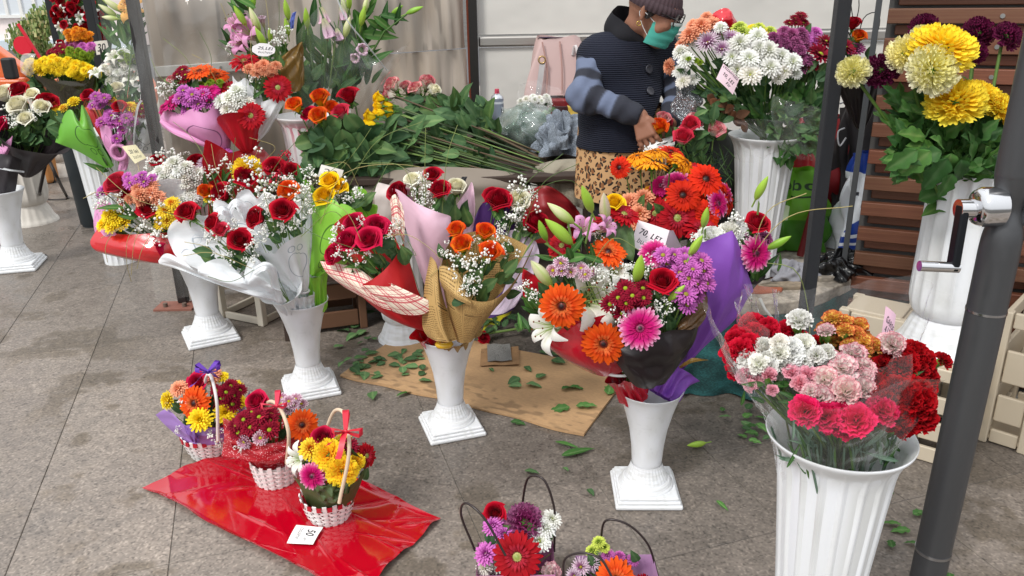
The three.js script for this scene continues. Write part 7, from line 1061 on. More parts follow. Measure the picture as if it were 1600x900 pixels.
{ // bags at the back right of the platform
  const sack = (name, label, cat_, px, py, D, w, h, d, mat, lean = 0) => { const c = at(px, py, D), o = thing(name, label, cat_, V(c.x, PLAT + 0.001, c.z)); seed = px; const b = new B(), p = rr(0, 6); b.patch(40, 20, (u, v) => { const a = u * TAU, s = (x) => Math.sign(x) * Math.pow(Math.abs(x), 0.55), k = 1 - 0.3 * Math.pow(v, 3), n = 0.02 * Math.sin(a * 4 + v * 7 + p) + 0.012 * Math.sin(a * 9 - v * 11); return [s(Math.cos(a)) * (w / 2 * k + n) + lean * v, h * v + 0.01 * Math.sin(a * 3) * v, s(Math.sin(a)) * (d / 2 * (1 - 0.75 * v * v) + n)]; }, [1, 1, 1], false, (u, v) => [u * 2, v]); part('sack_body', b.geo(), mat, o); return o; };
  const greenTex = drawn(256, 256, (g, w, h) => { g.fillStyle = '#5f9c1c'; g.fillRect(0, 0, w, h); g.fillStyle = '#3c7a14'; g.fillRect(0, 150, w, 106); g.fillStyle = '#12300c'; g.font = 'bold 40px sans-serif'; g.fillText('Nodes', 70, 60); g.fillRect(80, 76, 70, 5); g.fillStyle = '#d8e8c0'; g.fillRect(150, 110, 30, 40); }), blueTex = drawn(256, 256, (g, w, h) => { g.fillStyle = '#dfe4ea'; g.fillRect(0, 0, w, h); g.fillStyle = '#1c3f9a'; g.fillRect(0, 0, w, 50); g.fillRect(60, 190, 80, 66); g.beginPath(); g.ellipse(120, 200, 90, 40, 0.3, 0, 7); g.fill(); g.fillStyle = '#e8ecf4'; g.fillRect(0, 200, w, 10); g.fillRect(0, 224, w, 8); g.strokeStyle = '#22242c'; g.lineWidth = 4; g.strokeRect(50, 70, 90, 60); g.fillStyle = '#22242c'; g.fillRect(60, 150, 70, 6); g.fillRect(160, 100, 40, 8); });
  sack('soil_sack', 'lime green printed sack on the platform behind the fluted vase', 'sack', 1246, 330, 3.45, 0.24, 0.36, 0.12, std({ map: greenTex, roughness: 0.4 }));
  sack('printed_sack', 'white and blue printed sack on the platform beside the slatted wall', 'sack', 1345, 320, 3.4, 0.2, 0.44, 0.12, std({ map: blueTex, roughness: 0.35 }), 0.03);
  sack('dark_backpack', 'dark bag with white cords at the back of the platform', 'bag', 1345, 220, 3.62, 0.26, 0.6, 0.14, std({ color: '#1a1416', roughness: 0.7 }));
  sack('red_sack', 'dark red sack behind the black post', 'sack', 1290, 220, 3.66, 0.34, 0.55, 0.14, std({ color: '#7a1218', roughness: 0.5 }));
  sack('dark_sack', 'black sack behind the tall mixed vase', 'sack', 1110, 250, 3.62, 0.4, 0.5, 0.1, std({ color: '#141a16', roughness: 0.6 }));
  cloth('grey_cloth', 'crumpled grey cloth at the foot of the lime green sack', 'cloth', 1240, 405, 3.05, 0.09, 0.06, PLAT + 0.001, std({ color: '#8f8f96', roughness: 0.9 }), 12, 0.012);
  cloth('black_bag', 'shiny black plastic bag lying on the platform', 'bag', 1316, 405, 3.1, 0.12, 0.085, PLAT + 0.001, std({ color: '#0c0c0e', roughness: 0.25 }), 33, 0.015);
  const rt = thing('garden_tool', 'dark red tool handle leaning between the sacks', 'tool', at(1263, 330, 3.3)); stem(at(1250, 400, 3.32), at(1278, 300, 3.34), 0.016, rt, std({ color: '#6a1216', roughness: 0.5 }), 'handle', true);
  const wc = thing('cable_bundle', 'loose white cords over the dark bag', 'cord', at(1345, 170, 3.45)); for (const pts of [[[1318, 160], [1330, 175], [1350, 190], [1356, 182]], [[1312, 162], [1328, 158], [1336, 176]], [[1320, 200], [1310, 205], [1312, 228], [1322, 215]]]) part('cord', new THREE.TubeGeometry(new THREE.CatmullRomCurve3(pts.map(([x, y]) => at(x, y, 3.44).sub(wc.position))), 20, 0.0035, 5), std({ color: '#d8d8dc', roughness: 0.6 }), wc);
}
{ // dark foliage and roses beside the seller's hands
  const b = bouquet('pink edged roses standing in dark fir sprigs right of the seller', [1100, 330, 3.05], 3.0, undefined, 'rose_bunch');
  heads(b, [['roseC', 1079, 196, 32, 0.04, [-2, -16], 0.5], ['roseP', 1086, 190, 32, 0.0, [2, -18], 0.4], ['roseC', 1068, 215, 36, 0.08, [-3, -14], 0.5], ['roseC', 1072, 205, 26, 0.02, [0, -16], 0.4], ['roseP', 1118, 204, 30, 0.02, [2, -14], 0.6]]);
  greens(b, 'rose', 1085, 230, 40, 40, 14, 26, 0.03); greens(b, 'rose', 1110, 190, 40, 50, 10, 28, 0.0);
  for (let k = 0; k < 170; k++) { const x = 1105 + rr(-42, 36), y = 262 + rr(-26, 60), p = pos(b, x, y, rr(-0.06, 0.04)), m = leaf('lily', p, 0.075, b.o, V(rr(-0.7, 0.9), rr(0.1, 1), rr(-0.4, 0.5))); m.scale.x *= 0.22; m.material = k % 2 ? stemMats[3] : std({ color: '#1c2c20', roughness: 0.7 }); m.name = 'fir_needle'; }
  const fo = { T: at(1075, 160, 3.1), D: 3.1, r: rnd }; fo.o = thing('silver_foil', 'crumpled silver foil beside the black cardigan', 'foil', fo.T); paperSheet(fo, 'foil_sheet', [[[1052, 125, 0], [1068, 130, 0.04], [1092, 140, 0]], [[1052, 160, 0.03], [1075, 158, 0.07], [1096, 160, 0.02]], [[1056, 196, 0.02], [1075, 192, 0.05], [1094, 190, 0.02]]], std({ color: '#c8ccd0', metalness: 1, roughness: 0.2, bumpMap: graniteRough, bumpScale: 0.03 }), { wr: 0.012, nu: 40, nv: 40 });
}
// ------------------------------------------------------------------ far left: pots and bouquets at the edge of the stall
{
  const b = bouquet('white rose bouquet in black paper at the left edge', [40, 275, 4.9], 4.8, 'bouquets at the left edge of the stall');
  cone(b, 'black_wrapper', paper('#21171c', 0.55), { C: [52, 205, 0.0], R: 46, rim: points([70, -70], 0.25, 60), flare: 0.2, belly: 0.7 });
  heads(b, [['roseW', 30, 166, 36, 0.06, [-2, -14], 0.8], ['roseW', 66, 168, 30, 0.05, [4, -10], 0.9], ['roseW', 41, 186, 30, 0.1, [0, -6], 1], ['roseW', 8, 148, 34, 0, [-4, -14], 0.6], ['roseW', 50, 148, 26, 0.0, [0, -18], 0.5], ['roseRb', 30, 143, 34, -0.02, [0, -16], 0.5], ['roseR', 74, 160, 36, 0.0, [8, -14], 0.5], ['roseM', 2, 195, 30, 0.08, [-6, -8], 0.8], ['spY', 90, 178, 24, 0.02], ['spO', 84, 166, 20, 0.0]]);
  gyps(b, [[24, 190, 34, 0.09], [14, 180, 30, 0.06], [56, 178, 26, 0.08], [34, 172, 22, 0.06]]); greens(b, 'rose', 55, 205, 70, 36, 40, 24, 0.05); greens(b, 'rose', 20, 215, 40, 30, 14, 22, 0.06); greens(b, 'rose', 72, 190, 40, 30, 16, 22, 0.02);
  paperSheet(b, 'pink_wrapper', [[[-6, 225, 0.06], [8, 222, 0.1], [20, 212, 0.1]], [[-6, 240, 0.08], [6, 238, 0.12], [16, 232, 0.11]], [[-6, 262, 0.06], [0, 258, 0.08], [8, 248, 0.08]]], MPprint);
  const k = thing('dark_wrap', 'black paper wrap with a white band standing in the left edge vase', 'wrapped bouquet', at(8, 290, 4.7)); paperSheet({ T: k.position, o: k, D: 4.7, r: rnd }, 'paper', [[[-10, 240, 0], [14, 242, 0.06], [34, 250, 0]], [[-10, 270, 0.03], [10, 272, 0.08], [28, 276, 0.02]], [[-8, 302, 0], [8, 304, 0.05], [24, 302, 0]]], paper('#1e171c', 0.5)); paperSheet({ T: k.position, o: k, D: 4.7, r: rnd }, 'white_band', [[[-10, 259, 0.03], [14, 264, 0.085], [38, 267, 0.03]], [[-10, 262, 0.04], [14, 267, 0.09], [38, 270, 0.035]]], MW);
}
{
  const b = bouquet('green printed paper bouquet with a small yellow bloom hanging over the far vase', [172, 268, 4.6], 4.55, 'bouquets at the left edge of the stall');
  paperSheet(b, 'green_wrapper', [[[86, 222, 0.0], [100, 180, 0.04], [112, 172, 0.05], [124, 190, 0.06], [128, 164, 0.04], [140, 182, 0.02]], [[96, 226, 0.03], [108, 205, 0.08], [120, 200, 0.1], [132, 204, 0.1], [142, 200, 0.07], [148, 205, 0.03]], [[125, 238, 0.04], [134, 232, 0.08], [142, 230, 0.09], [150, 228, 0.08], [156, 226, 0.05], [158, 226, 0.03]], [[164, 262, 0.03], [168, 262, 0.04], [171, 262, 0.04], [174, 262, 0.04], [176, 260, 0.03], [178, 258, 0.02]]], phy({ map: printTex('#6fb53a', '#2f5a18'), roughness: 0.45, transmission: 0.12, thickness: 0 }), { uvs: [0.5, 1.1] });
  heads(b, [['spY', 116, 160, 22, 0.0], ['spV', 100, 170, 20, -0.02]]); greens(b, 'rose', 105, 195, 40, 30, 14, 26, -0.02); greens(b, 'lily', 160, 255, 20, 20, 4, 40, 0.03);
}
{
  const b = bouquet('magenta daisy bouquet in red and pink paper left of the booth pole', [190, 262, 4.5], 4.48, 'bouquets at the left edge of the stall');
  paperSheet(b, 'red_wrapper', [[[136, 170, 0], [146, 172, 0.03], [156, 190, 0.03]], [[148, 200, 0.02], [156, 202, 0.05], [164, 210, 0.04]], [[168, 232, 0.02], [174, 234, 0.04], [180, 236, 0.03]]], paper('#a31220', 0.45));
  paperSheet(b, 'pink_wrapper', [[[156, 200, 0.05], [164, 196, 0.08], [174, 200, 0.08], [176, 215, 0.06]], [[160, 220, 0.06], [170, 222, 0.09], [178, 228, 0.09], [184, 232, 0.06]], [[172, 244, 0.05], [180, 248, 0.07], [186, 250, 0.07], [192, 250, 0.05]]], MPprint);
  paperSheet(b, 'pink_wrapper', [[[196, 214, 0.04], [206, 206, 0.04], [212, 216, 0.02]], [[190, 235, 0.05], [200, 232, 0.06], [206, 236, 0.04]], [[184, 266, 0.03], [192, 266, 0.04], [198, 266, 0.03]]], MPprint); part('pink_loop', new THREE.TorusGeometry(0.04, 0.012, 6, 20), MPprint, b.o).position.copy(pos(b, 186, 238, 0.1).sub(b.T));
  heads(b, [['roseRb', 139, 150, 24, -0.02], ['roseR', 187, 168, 28, 0.05], ['spW', 150, 160, 24, 0.0], ['roseW', 183, 138, 24, -0.04], ['spV', 204, 168, 24, 0.03], ['spV', 176, 160, 22, 0.02]]);
  cluster(b, 'spL', 158, 158, 34, 26, 6, 20, 0.02); cluster(b, 'spL', 184, 188, 60, 20, 8, 22, 0.06); heads(b, [['spL', 192, 204, 20, 0.08], ['spL', 183, 217, 20, 0.09], ['spL', 170, 178, 20, 0.05]]);
  cluster(b, 'spR', 226, 172, 30, 24, 5, 20, 0.0); gyps(b, [[186, 180, 24, 0.07], [196, 182, 20, 0.05]]); greens(b, 'ruscus', 190, 150, 50, 20, 14, 26, -0.02); greens(b, 'rose', 190, 205, 40, 40, 16, 18, 0.03);
  paperSheet(b, 'silver_wrapper', [[[212, 184, 0.02], [226, 178, 0.03], [244, 186, 0.0]], [[208, 210, 0.04], [226, 208, 0.06], [244, 212, 0.02]], [[206, 240, 0.02], [222, 240, 0.04], [242, 240, 0.0]]], phy({ map: printTex('#b9bdc0', '#4a4e54'), roughness: 0.5, transmission: 0.15, thickness: 0 }), { uvs: [0.5, 1] }); greens(b, 'ruscus', 216, 208, 20, 24, 8, 26, 0.05, 0.01);
  paperSheet(b, 'white_strap', [[[208, 230, 0.08], [211, 230, 0.08]], [[209, 200, 0.1], [212, 200, 0.1]], [[213, 168, 0.08], [217, 168, 0.08]], [[220, 156, 0.05], [223, 158, 0.05]]], MW);
}
priceTag('price_tag', 'curled cream card reading 30 lei in front of the pink wrap by the pole', [[190, 229, 0], [212, 226, 0.01], [229, 247, 0.02], [211, 256, 0.03]], 4.3, [['30 lei', 50, 90, 62, 0.1, true], ['buchet', 50, 150, 50, 0.1]], '#efe6bd', [214, 250, 218, 268, 0]);
{
  const b = bouquet('wide bunch of golden yellow chrysanthemums in brown film behind the white roses', [120, 200, 5.6], 5.5, undefined, 'chrysanthemum_bunch');
  const big = (k, x, y, w, h, n, s, dz) => cluster(b, k, x, y, w, h, n, s, dz, { face: 0.5, out: 0.5 });
  big('spY', 84, 104, 100, 22, 26, 20, 0.04); big('spY', 120, 112, 70, 14, 10, 18, 0.06); heads(b, [['spY', 47, 100, 22, 0], ['spY', 126, 122, 14, 0.06]]); big('btn', 122, 88, 54, 22, 14, 14, 0.0); big('spR', 96, 82, 34, 22, 9, 18, -0.04); big('spD', 120, 72, 26, 10, 5, 16, -0.08); big('spO', 122, 56, 44, 20, 12, 16, -0.1); big('spK', 138, 76, 24, 14, 5, 16, -0.04);
  greens(b, 'rose', 110, 135, 120, 40, 90, 22, -0.02, 0.08);
  paperSheet(b, 'brown_film', [[[40, 112, 0.05], [80, 124, 0.12], [130, 126, 0.12], [156, 116, 0.05]], [[66, 135, 0.06], [95, 140, 0.12], [130, 140, 0.12], [150, 136, 0.06]], [[96, 168, 0.04], [110, 170, 0.06], [126, 170, 0.06], [138, 166, 0.04]]], phy({ color: '#8a7a58', roughness: 0.08, transmission: 0.9, thickness: 0 }));
  paperSheet(b, 'clear_film', [[[32, 112, 0.05], [34, 86, 0.06], [56, 84, 0.08]], [[40, 118, 0.08], [44, 104, 0.1], [52, 100, 0.1]], [[48, 122, 0.06], [52, 116, 0.08], [56, 110, 0.08]]], phy({ color: '#eceae4', roughness: 0.1, transmission: 0.7, thickness: 0 }));
  const ct = thing('far_bucket', 'dark bucket holding the golden yellow chrysanthemums', 'bucket', V(b.T.x, 0, b.T.z)); part('body', lathe([[0.09, 0], [0.12, b.T.y - 0.1], [0.125, b.T.y - 0.1], [0.1, 0.02], [0, 0.02]], 32), std({ color: '#20282c', roughness: 0.5 }), ct);
}
{ // the wreath wall of red and white flowers
  const b = bouquet('tall red and white flower wreath hanging between the two dark poles', [122, 20, 6.9], 6.8, undefined, 'flower_wreath', 'wreath');
  seed = 71; const l = []; for (let k = 0; k < 60; k++) { const y = rr(-12, 80), x = 122 + (y - 30) * 0.12 + rr(-38, 38); l.push([k % 3 ? (k % 2 ? 'roseR' : 'carR') : 'lilW', x, y, rr(15, 22), rr(0, 0.06), V(rr(-0.5, 0.3), rr(-0.1, 0.5), 1)]); } heads(b, l, { stems: false });
  const ring = new B(); ring.patch(30, 16, (u, v) => { const a = u * TAU, r = 0.22 * Math.sin(v * Math.PI); return [Math.cos(a) * r * 1.05, 0.42 * Math.cos(v * Math.PI) - 0.05, Math.sin(a) * 0.06 - 0.05]; }, hx('#2c4a26')); part('backing', ring.geo(), leafMat, b.o); greens(b, 'rose', 155, 60, 20, 60, 30, 14, 0.0); greens(b, 'rose', 122, 40, 70, 90, 40, 14, 0.0);
  stem(at(122, 75, 6.95), V(at(122, 75, 6.95).x, 0, at(122, 75, 6.95).z), 0.012, b.o, std({ color: '#2a2a2a', roughness: 0.6 }), 'stake', true);
}
{
  const b = bouquet('yellow and peach lily stems left of the booth pole', [200, 140, 5.0], 5.0, undefined, 'lily_bunch'); heads(b, [['lilY', 202, 14, 48, 0.02, V(-0.2, 0.2, 0.95)], ['lilY', 206, 2, 40, -0.02, V(0.2, 0.5, 0.8)]]); heads(b, [['budP', 168, 16, 30, 0, [-24, -20]], ['budP', 176, 8, 34, 0, [-20, -18]], ['bud', 170, 4, 28, 0, [-22, -18]], ['budP', 172, 28, 26, 0.02, [-26, -4]]], { stems: false }); greens(b, 'lily', 195, 45, 50, 40, 30, 36, -0.02);
}
{
  const b = bouquet('faded white chrysanthemum bunch right of the card reading 30', [195, 190, 5.2], 5.2, undefined, 'chrysanthemum_bunch'); cluster(b, 'spW', 192, 110, 60, 60, 20, 20, 0.0); heads(b, [['lilW', 178, 88, 34, 0.03], ['lilW', 150, 112, 30, 0.05], ['lilW', 205, 120, 34, 0.03]]); cluster(b, 'btn', 196, 92, 44, 22, 10, 12, 0.02); greens(b, 'rose', 195, 110, 60, 60, 30, 20, -0.02); paperSheet(b, 'film', [[[180, 66, 0.02], [196, 60, 0.05], [212, 70, 0.03]], [[184, 84, 0.05], [200, 80, 0.07], [214, 88, 0.04]]], clearMat); paperSheet(b, 'paper', [[[205, 132, 0.03], [220, 128, 0.04], [236, 134, 0.02]], [[206, 158, 0.04], [222, 156, 0.06], [236, 160, 0.03]]], MW);
}
priceTag('price_tag', 'white paper sign reading 30 taped to the dark pole', [[147, 65], [167, 63], [172, 83], [151, 86]], 6.5, [['30', 30, 150, 150, 0, true]], '#ddd6ca');
{ const k = at(163, 108, 6.42), o = thing('hand_trowel', 'small metal trowel hanging under the sign reading 30', 'tool', k); const g = new B(); g.patch(8, 8, (u, v) => { const x = u * 2 - 1, w = 0.03 * Math.sin(Math.PI * Math.pow(v, 0.7) * 0.95 + 0.1); return [x * w, -0.1 * v + 0.05, 0.01 * (1 - x * x)]; }, [1, 1, 1]); part('blade', g.geo(), std({ color: '#8a8684', metalness: 0.7, roughness: 0.4 }), o); part('handle', new THREE.CylinderGeometry(0.008, 0.01, 0.1, 10).translate(0, 0.1, 0), std({ color: '#2a2624', roughness: 0.6 }), o); }
{ // folding stool frame
  const o = thing('folding_stool', 'dark metal folding stool frame under the green wrapped bouquet', 'stool', gnd(90, 325)); const m = std({ color: '#2a2422', roughness: 0.5, metalness: 0.4 }), tb = (pts) => part('leg', new THREE.TubeGeometry(new THREE.CatmullRomCurve3(pts.map((p) => p.sub(o.position)), false, 'catmullrom', 0.1), 30, 0.011, 7), m, o);
  tb([at(78, 225, 5.3), at(68, 270, 5.35), at(62, 300, 5.4), gnd(64, 310), gnd(80, 313), gnd(104, 312)]); tb([at(72, 240, 5.3), at(88, 275, 5.2), gnd(104, 306), gnd(106, 311)]); part('seat_bar', new THREE.CylinderGeometry(0.01, 0.01, 0.3, 8).rotateZ(1.57), m, o).position.copy(at(80, 228, 5.3).sub(o.position));
  const w = thing('dark_planter', 'dark blue plastic tub behind the folding stool', 'tub', gnd(118, 262)); part('body', lathe([[0.15, 0], [0.18, 0.34], [0.187, 0.34], [0.16, 0.02], [0, 0.02]], 32), std({ color: '#1a242c', roughness: 0.5 }), w); part('rim', new THREE.TorusGeometry(0.184, 0.008, 6, 32).rotateX(1.57).translate(0, 0.34, 0), std({ color: '#26343e', roughness: 0.4 }), w);
  const ob = thing('orange_stone_bag', 'tan paper bag behind the cream urn', 'bag', gnd(66, 285)); part('bag_body', new RoundedBoxGeometry(0.26, 0.3, 0.16, 3, 0.04).translate(0, 0.15, 0), std({ color: '#a8713c', roughness: 0.8 }), ob);
}
// ------------------------------------------------------------------ red foil sheet with three baskets
{
  const A = gnd(222, 765), Bq = gnd(398, 690), C = gnd(690, 815), D = gnd(556, 942), g = new B(), c = A.clone().add(C).multiplyScalar(0.5);
  const cr = []; seed = 66; for (let k = 0; k < 34; k++) { const a = rr(0, 3.14); cr.push([rnd(), rnd(), Math.cos(a), Math.sin(a), rr(0.1, 0.5), rr(0.0015, 0.006), rr(0.004, 0.014)]); } const wn = valueNoise(5, 41), wn2 = valueNoise(9, 42);
  g.patch(170, 130, (u, v) => { const p = A.clone().lerp(Bq, u).lerp(D.clone().lerp(C, u), v).sub(c), e = Math.min(u, 1 - u, v, 1 - v); let h = 0; for (const [x, y, c, s, l, a, w] of cr) { const dx = u - x, dy = v - y, d = Math.abs(dx * s - dy * c), q = Math.abs(dx * c + dy * s); if (q < l) h += a * Math.exp(-d / w) * (1 - q / l); } return [p.x + 0.006 * Math.sin(v * 9 + u * 3), 0.004 + h + 0.006 * wn(v, u) + 0.02 * Math.pow(Math.max(0, 1 - e / 0.06), 2) * wn2(u, v), p.z + 0.006 * Math.sin(u * 11)]; }, [1, 1, 1]);
  const f = thing('foil_sheet', 'glossy red foil sheet on the pavement under three baskets', 'sheet', c); part('film', g.geo(), phy({ color: '#b4001c', roughness: 0.12, clearcoat: 0.8, clearcoatRoughness: 0.06 }), f);
}
function basket(label, p, r0, r1, h, rimMat) {          // white woven basket with a hooped handle
  const t = thing('flower_basket', label, 'basket', p, 'small white wicker baskets of flowers'), wm = std({ color: new THREE.Color(0.88, 0.85, 0.83), roughness: 0.6 });
  part('base', new THREE.CylinderGeometry(r0 * 0.98, r0, 0.012, 30).translate(0, 0.006, 0), wm, t);
  const n = 17, rows = 8, R = (y) => lerp(r0, r1, Math.pow(y / h, 0.9));
  for (let k = 0; k < n; k++) { const a = k / n * TAU; const s = part('stake', new THREE.BoxGeometry(0.013, h * 1.06, 0.004), wm, t); s.position.set(Math.cos(a) * R(h / 2), h / 2 + 0.005, Math.sin(a) * R(h / 2)); s.rotation.set(0, -a + Math.PI / 2, 0); s.rotateX(Math.atan2(r1 - r0, h)); }
  const b = new B();
  for (let k = 0; k < rows; k++) { const y0 = 0.014 + (h - 0.02) * k / rows, hh = (h - 0.02) / rows * 0.86; b.patch(n * 6, 1, (u, v) => { const a = u * TAU, y = y0 + hh * v, r = R(y) + 0.0045 * Math.cos(a * n / 2 + k * Math.PI); return [Math.cos(a) * r, y, Math.sin(a) * r]; }, [1, 1, 1]); }
  part('weave', b.geo(), wm, t, true);
  const inner = new B(); inner.patch(30, 1, (u, v) => { const a = u * TAU, r = R(h * v) - 0.008; return [Math.cos(a) * r, h * v * 0.96, Math.sin(a) * r]; }, [1, 1, 1]); part('lining', inner.geo(), rimMat ?? wm, t);
  if (rimMat) for (let k = 0; k < n; k++) { const a = (k + 0.5) / n * TAU; const m = part('rim_tab', new THREE.BoxGeometry(0.014, 0.014, 0.004), rimMat, t); m.position.set(Math.cos(a) * (r1 + 0.003), h - 0.004, Math.sin(a) * (r1 + 0.003)); m.rotation.y = -a + Math.PI / 2; }
  return t;
}
function hoop(t, p0, p1, p2, r, mat, name = 'handle') { const c = new THREE.CatmullRomCurve3([p0, p0.clone().lerp(p1, 0.78).add(p0.clone().sub(p2).multiplyScalar(0.24)), p1, p2.clone().lerp(p1, 0.78).add(p2.clone().sub(p0).multiplyScalar(0.24)), p2].map((q) => q.clone().sub(t.position))); return part(name, new THREE.TubeGeometry(c, 40, r, 8), mat, t); }
const redTab = std({ color: '#b01428', roughness: 0.5 }), cane = std({ color: '#d9c2a8', roughness: 0.6 }), wRib = (c) => phy({ color: c, roughness: 0.35, sheen: 0.5 });
{
  const p = gnd(327, 708), t = basket('basket of flowers in lilac paper with a purple bow on its handle', p, 0.058, 0.082, 0.085, redTab), b = { T: p.clone().add(V(0, 0.06, 0)), o: t, D: -p.z, r: rnd }; seed = 11;
  const tb = { ...b, T: p.clone() };
  const rel = (q) => q; b.T = p.clone().add(V(0, 0.06, 0));
  const ob = { T: p.clone(), o: t, D: -p.z, r: rnd };
  paperSheet(ob, 'lilac_wrapper', [[[243, 648, -0.02], [262, 640, 0.02], [284, 660, 0.07], [300, 668, 0.08], [330, 668, 0.09], [352, 668, 0.07]], [[262, 668, 0.0], [276, 666, 0.05], [292, 676, 0.08], [310, 680, 0.09], [335, 680, 0.09], [354, 678, 0.06]], [[286, 688, 0.04], [296, 692, 0.065], [308, 694, 0.075], [322, 696, 0.08], [338, 694, 0.075], [350, 690, 0.06]]], paper('#9a76b8', 0.5));
  paperSheet(ob, 'lilac_wrapper', [[[288, 666, 0.1], [300, 664, 0.11], [308, 676, 0.105]], [[292, 678, 0.105], [302, 678, 0.12], [310, 684, 0.11]], [[300, 690, 0.09], [306, 692, 0.1], [312, 692, 0.095]]], paper('#7c58a0', 0.5));
  paperSheet(ob, 'lilac_wrapper', [[[372, 640, -0.04], [382, 625, -0.05], [391, 608, -0.06]], [[366, 655, -0.02], [376, 645, -0.03], [386, 632, -0.04]], [[352, 682, 0.02], [360, 676, 0.01], [366, 665, 0.0]]], paper('#a98ac0', 0.5));
  heads(b, [['gerO', 304, 630, 58, 0.07, V(-0.25, 0.35, 0.9)], ['roseM', 309, 598, 40, 0.0, [0, -14], 0.7], ['spY', 264, 625, 34, 0.02, V(-0.6, 0.4, 0.7)], ['lilW', 258, 628, 30, 0.01, V(-0.8, 0.2, 0.5)], ['spY', 313, 656, 42, 0.1], ['spY', 352, 644, 38, 0.07, V(0.4, 0.4, 0.8)], ['spY', 347, 590, 24, -0.05], ['spY', 370, 604, 24, -0.04], ['spP', 280, 608, 32, 0.02], ['spP', 330, 592, 30, -0.02], ['spP', 336, 584, 24, -0.05], ['spY', 374, 628, 26, -0.02]]);
  cluster(b, 'spR', 356, 617, 46, 44, 8, 26, 0.03); gyps(b, [[288, 604, 28, 0.04], [332, 654, 28, 0.1], [276, 648, 18, 0.06], [340, 668, 20, 0.1]]); greens(b, 'rose', 320, 640, 90, 50, 22, 24, 0.0);
  const top = at(330, 590, 2.40), h = hoop(t, at(340, 690, 2.38), top, at(318, 640, 2.56), 0.005, cane); hoop(t, at(341, 688, 2.375), top.clone().add(V(0.002, 0.004, 0.004)), at(319, 640, 2.56), 0.0052, std({ color: '#e4dede', roughness: 0.7 }), 'wrapped_handle'); bow(t, at(325, 581, 2.36), 0.05, wRib('#5c28a0'), 4);
}
{
  const p = gnd(433, 752), t = basket('basket of dark red daisies in red dotted net with a pink red bow', p, 0.062, 0.078, 0.092, null), b = { T: p.clone().add(V(0, 0.06, 0)), o: t, D: -p.z, r: rnd }, ob = { T: p.clone(), o: t, D: -p.z, r: rnd }; seed = 12;
  paperSheet(ob, 'dotted_net', [[[348, 652, -0.03], [362, 660, 0.02], [392, 690, 0.09], [425, 692, 0.1], [452, 690, 0.08]], [[350, 684, -0.01], [368, 690, 0.04], [396, 708, 0.1], [424, 712, 0.11], [450, 705, 0.09]], [[346, 712, 0.0], [372, 716, 0.05], [398, 722, 0.09], [424, 726, 0.1], [446, 718, 0.08]]], MDot, { uvs: [1.2, 0.7], wr: 0.005 });
  paperSheet(ob, 'dotted_net', [[[440, 690, 0.07], [458, 680, 0.04], [476, 690, 0.0]], [[444, 702, 0.08], [462, 694, 0.05], [480, 706, 0.01]], [[440, 722, 0.07], [456, 716, 0.05], [470, 716, 0.02]]], MDot, { uvs: [0.6, 0.5] });
  cone(ob, 'dotted_net', MDot, { C: [415, 676, 0], R: 52, rim: () => 1, flare: 0.1, T: [433, 728, 0.0], r0: 0.05, skirt: 0, depth: 0.8, wr: 0.08 });
  heads(b, [['roseM', 403, 628, 42, 0.02, [-6, -12], 0.7], ['gerO', 472, 664, 52, 0.04, V(0.3, 0.35, 0.85)], ['spM', 382, 690, 28, 0.09, V(-0.3, 0.1, 0.95)], ['spM', 407, 684, 28, 0.11, V(0, 0.2, 0.95)], ['spR', 391, 668, 34, 0.09], ['spR', 421, 672, 34, 0.09], ['spR', 404, 648, 32, 0.06], ['spR', 380, 656, 32, 0.05], ['spR', 372, 676, 30, 0.06], ['spR', 424, 648, 30, 0.04]]);
  cluster(b, 'spR', 400, 662, 64, 44, 10, 30, 0.05); cluster(b, 'spM', 452, 630, 40, 24, 7, 22, -0.03); gyps(b, [[374, 646, 28, 0.04], [384, 640, 18, 0.04], [370, 676, 20, 0.08]]); greens(b, 'rose', 410, 665, 80, 40, 12, 20, 0.02);
  const top = at(424, 624, 2.22); hoop(t, at(448, 724, 2.2), top.clone().add(V(0.03, -0.02, 0.02)), at(408, 660, 2.36), 0.006, cane); bow(t, at(432, 634, 2.2), 0.045, wRib('#d02c48'), 3);
}
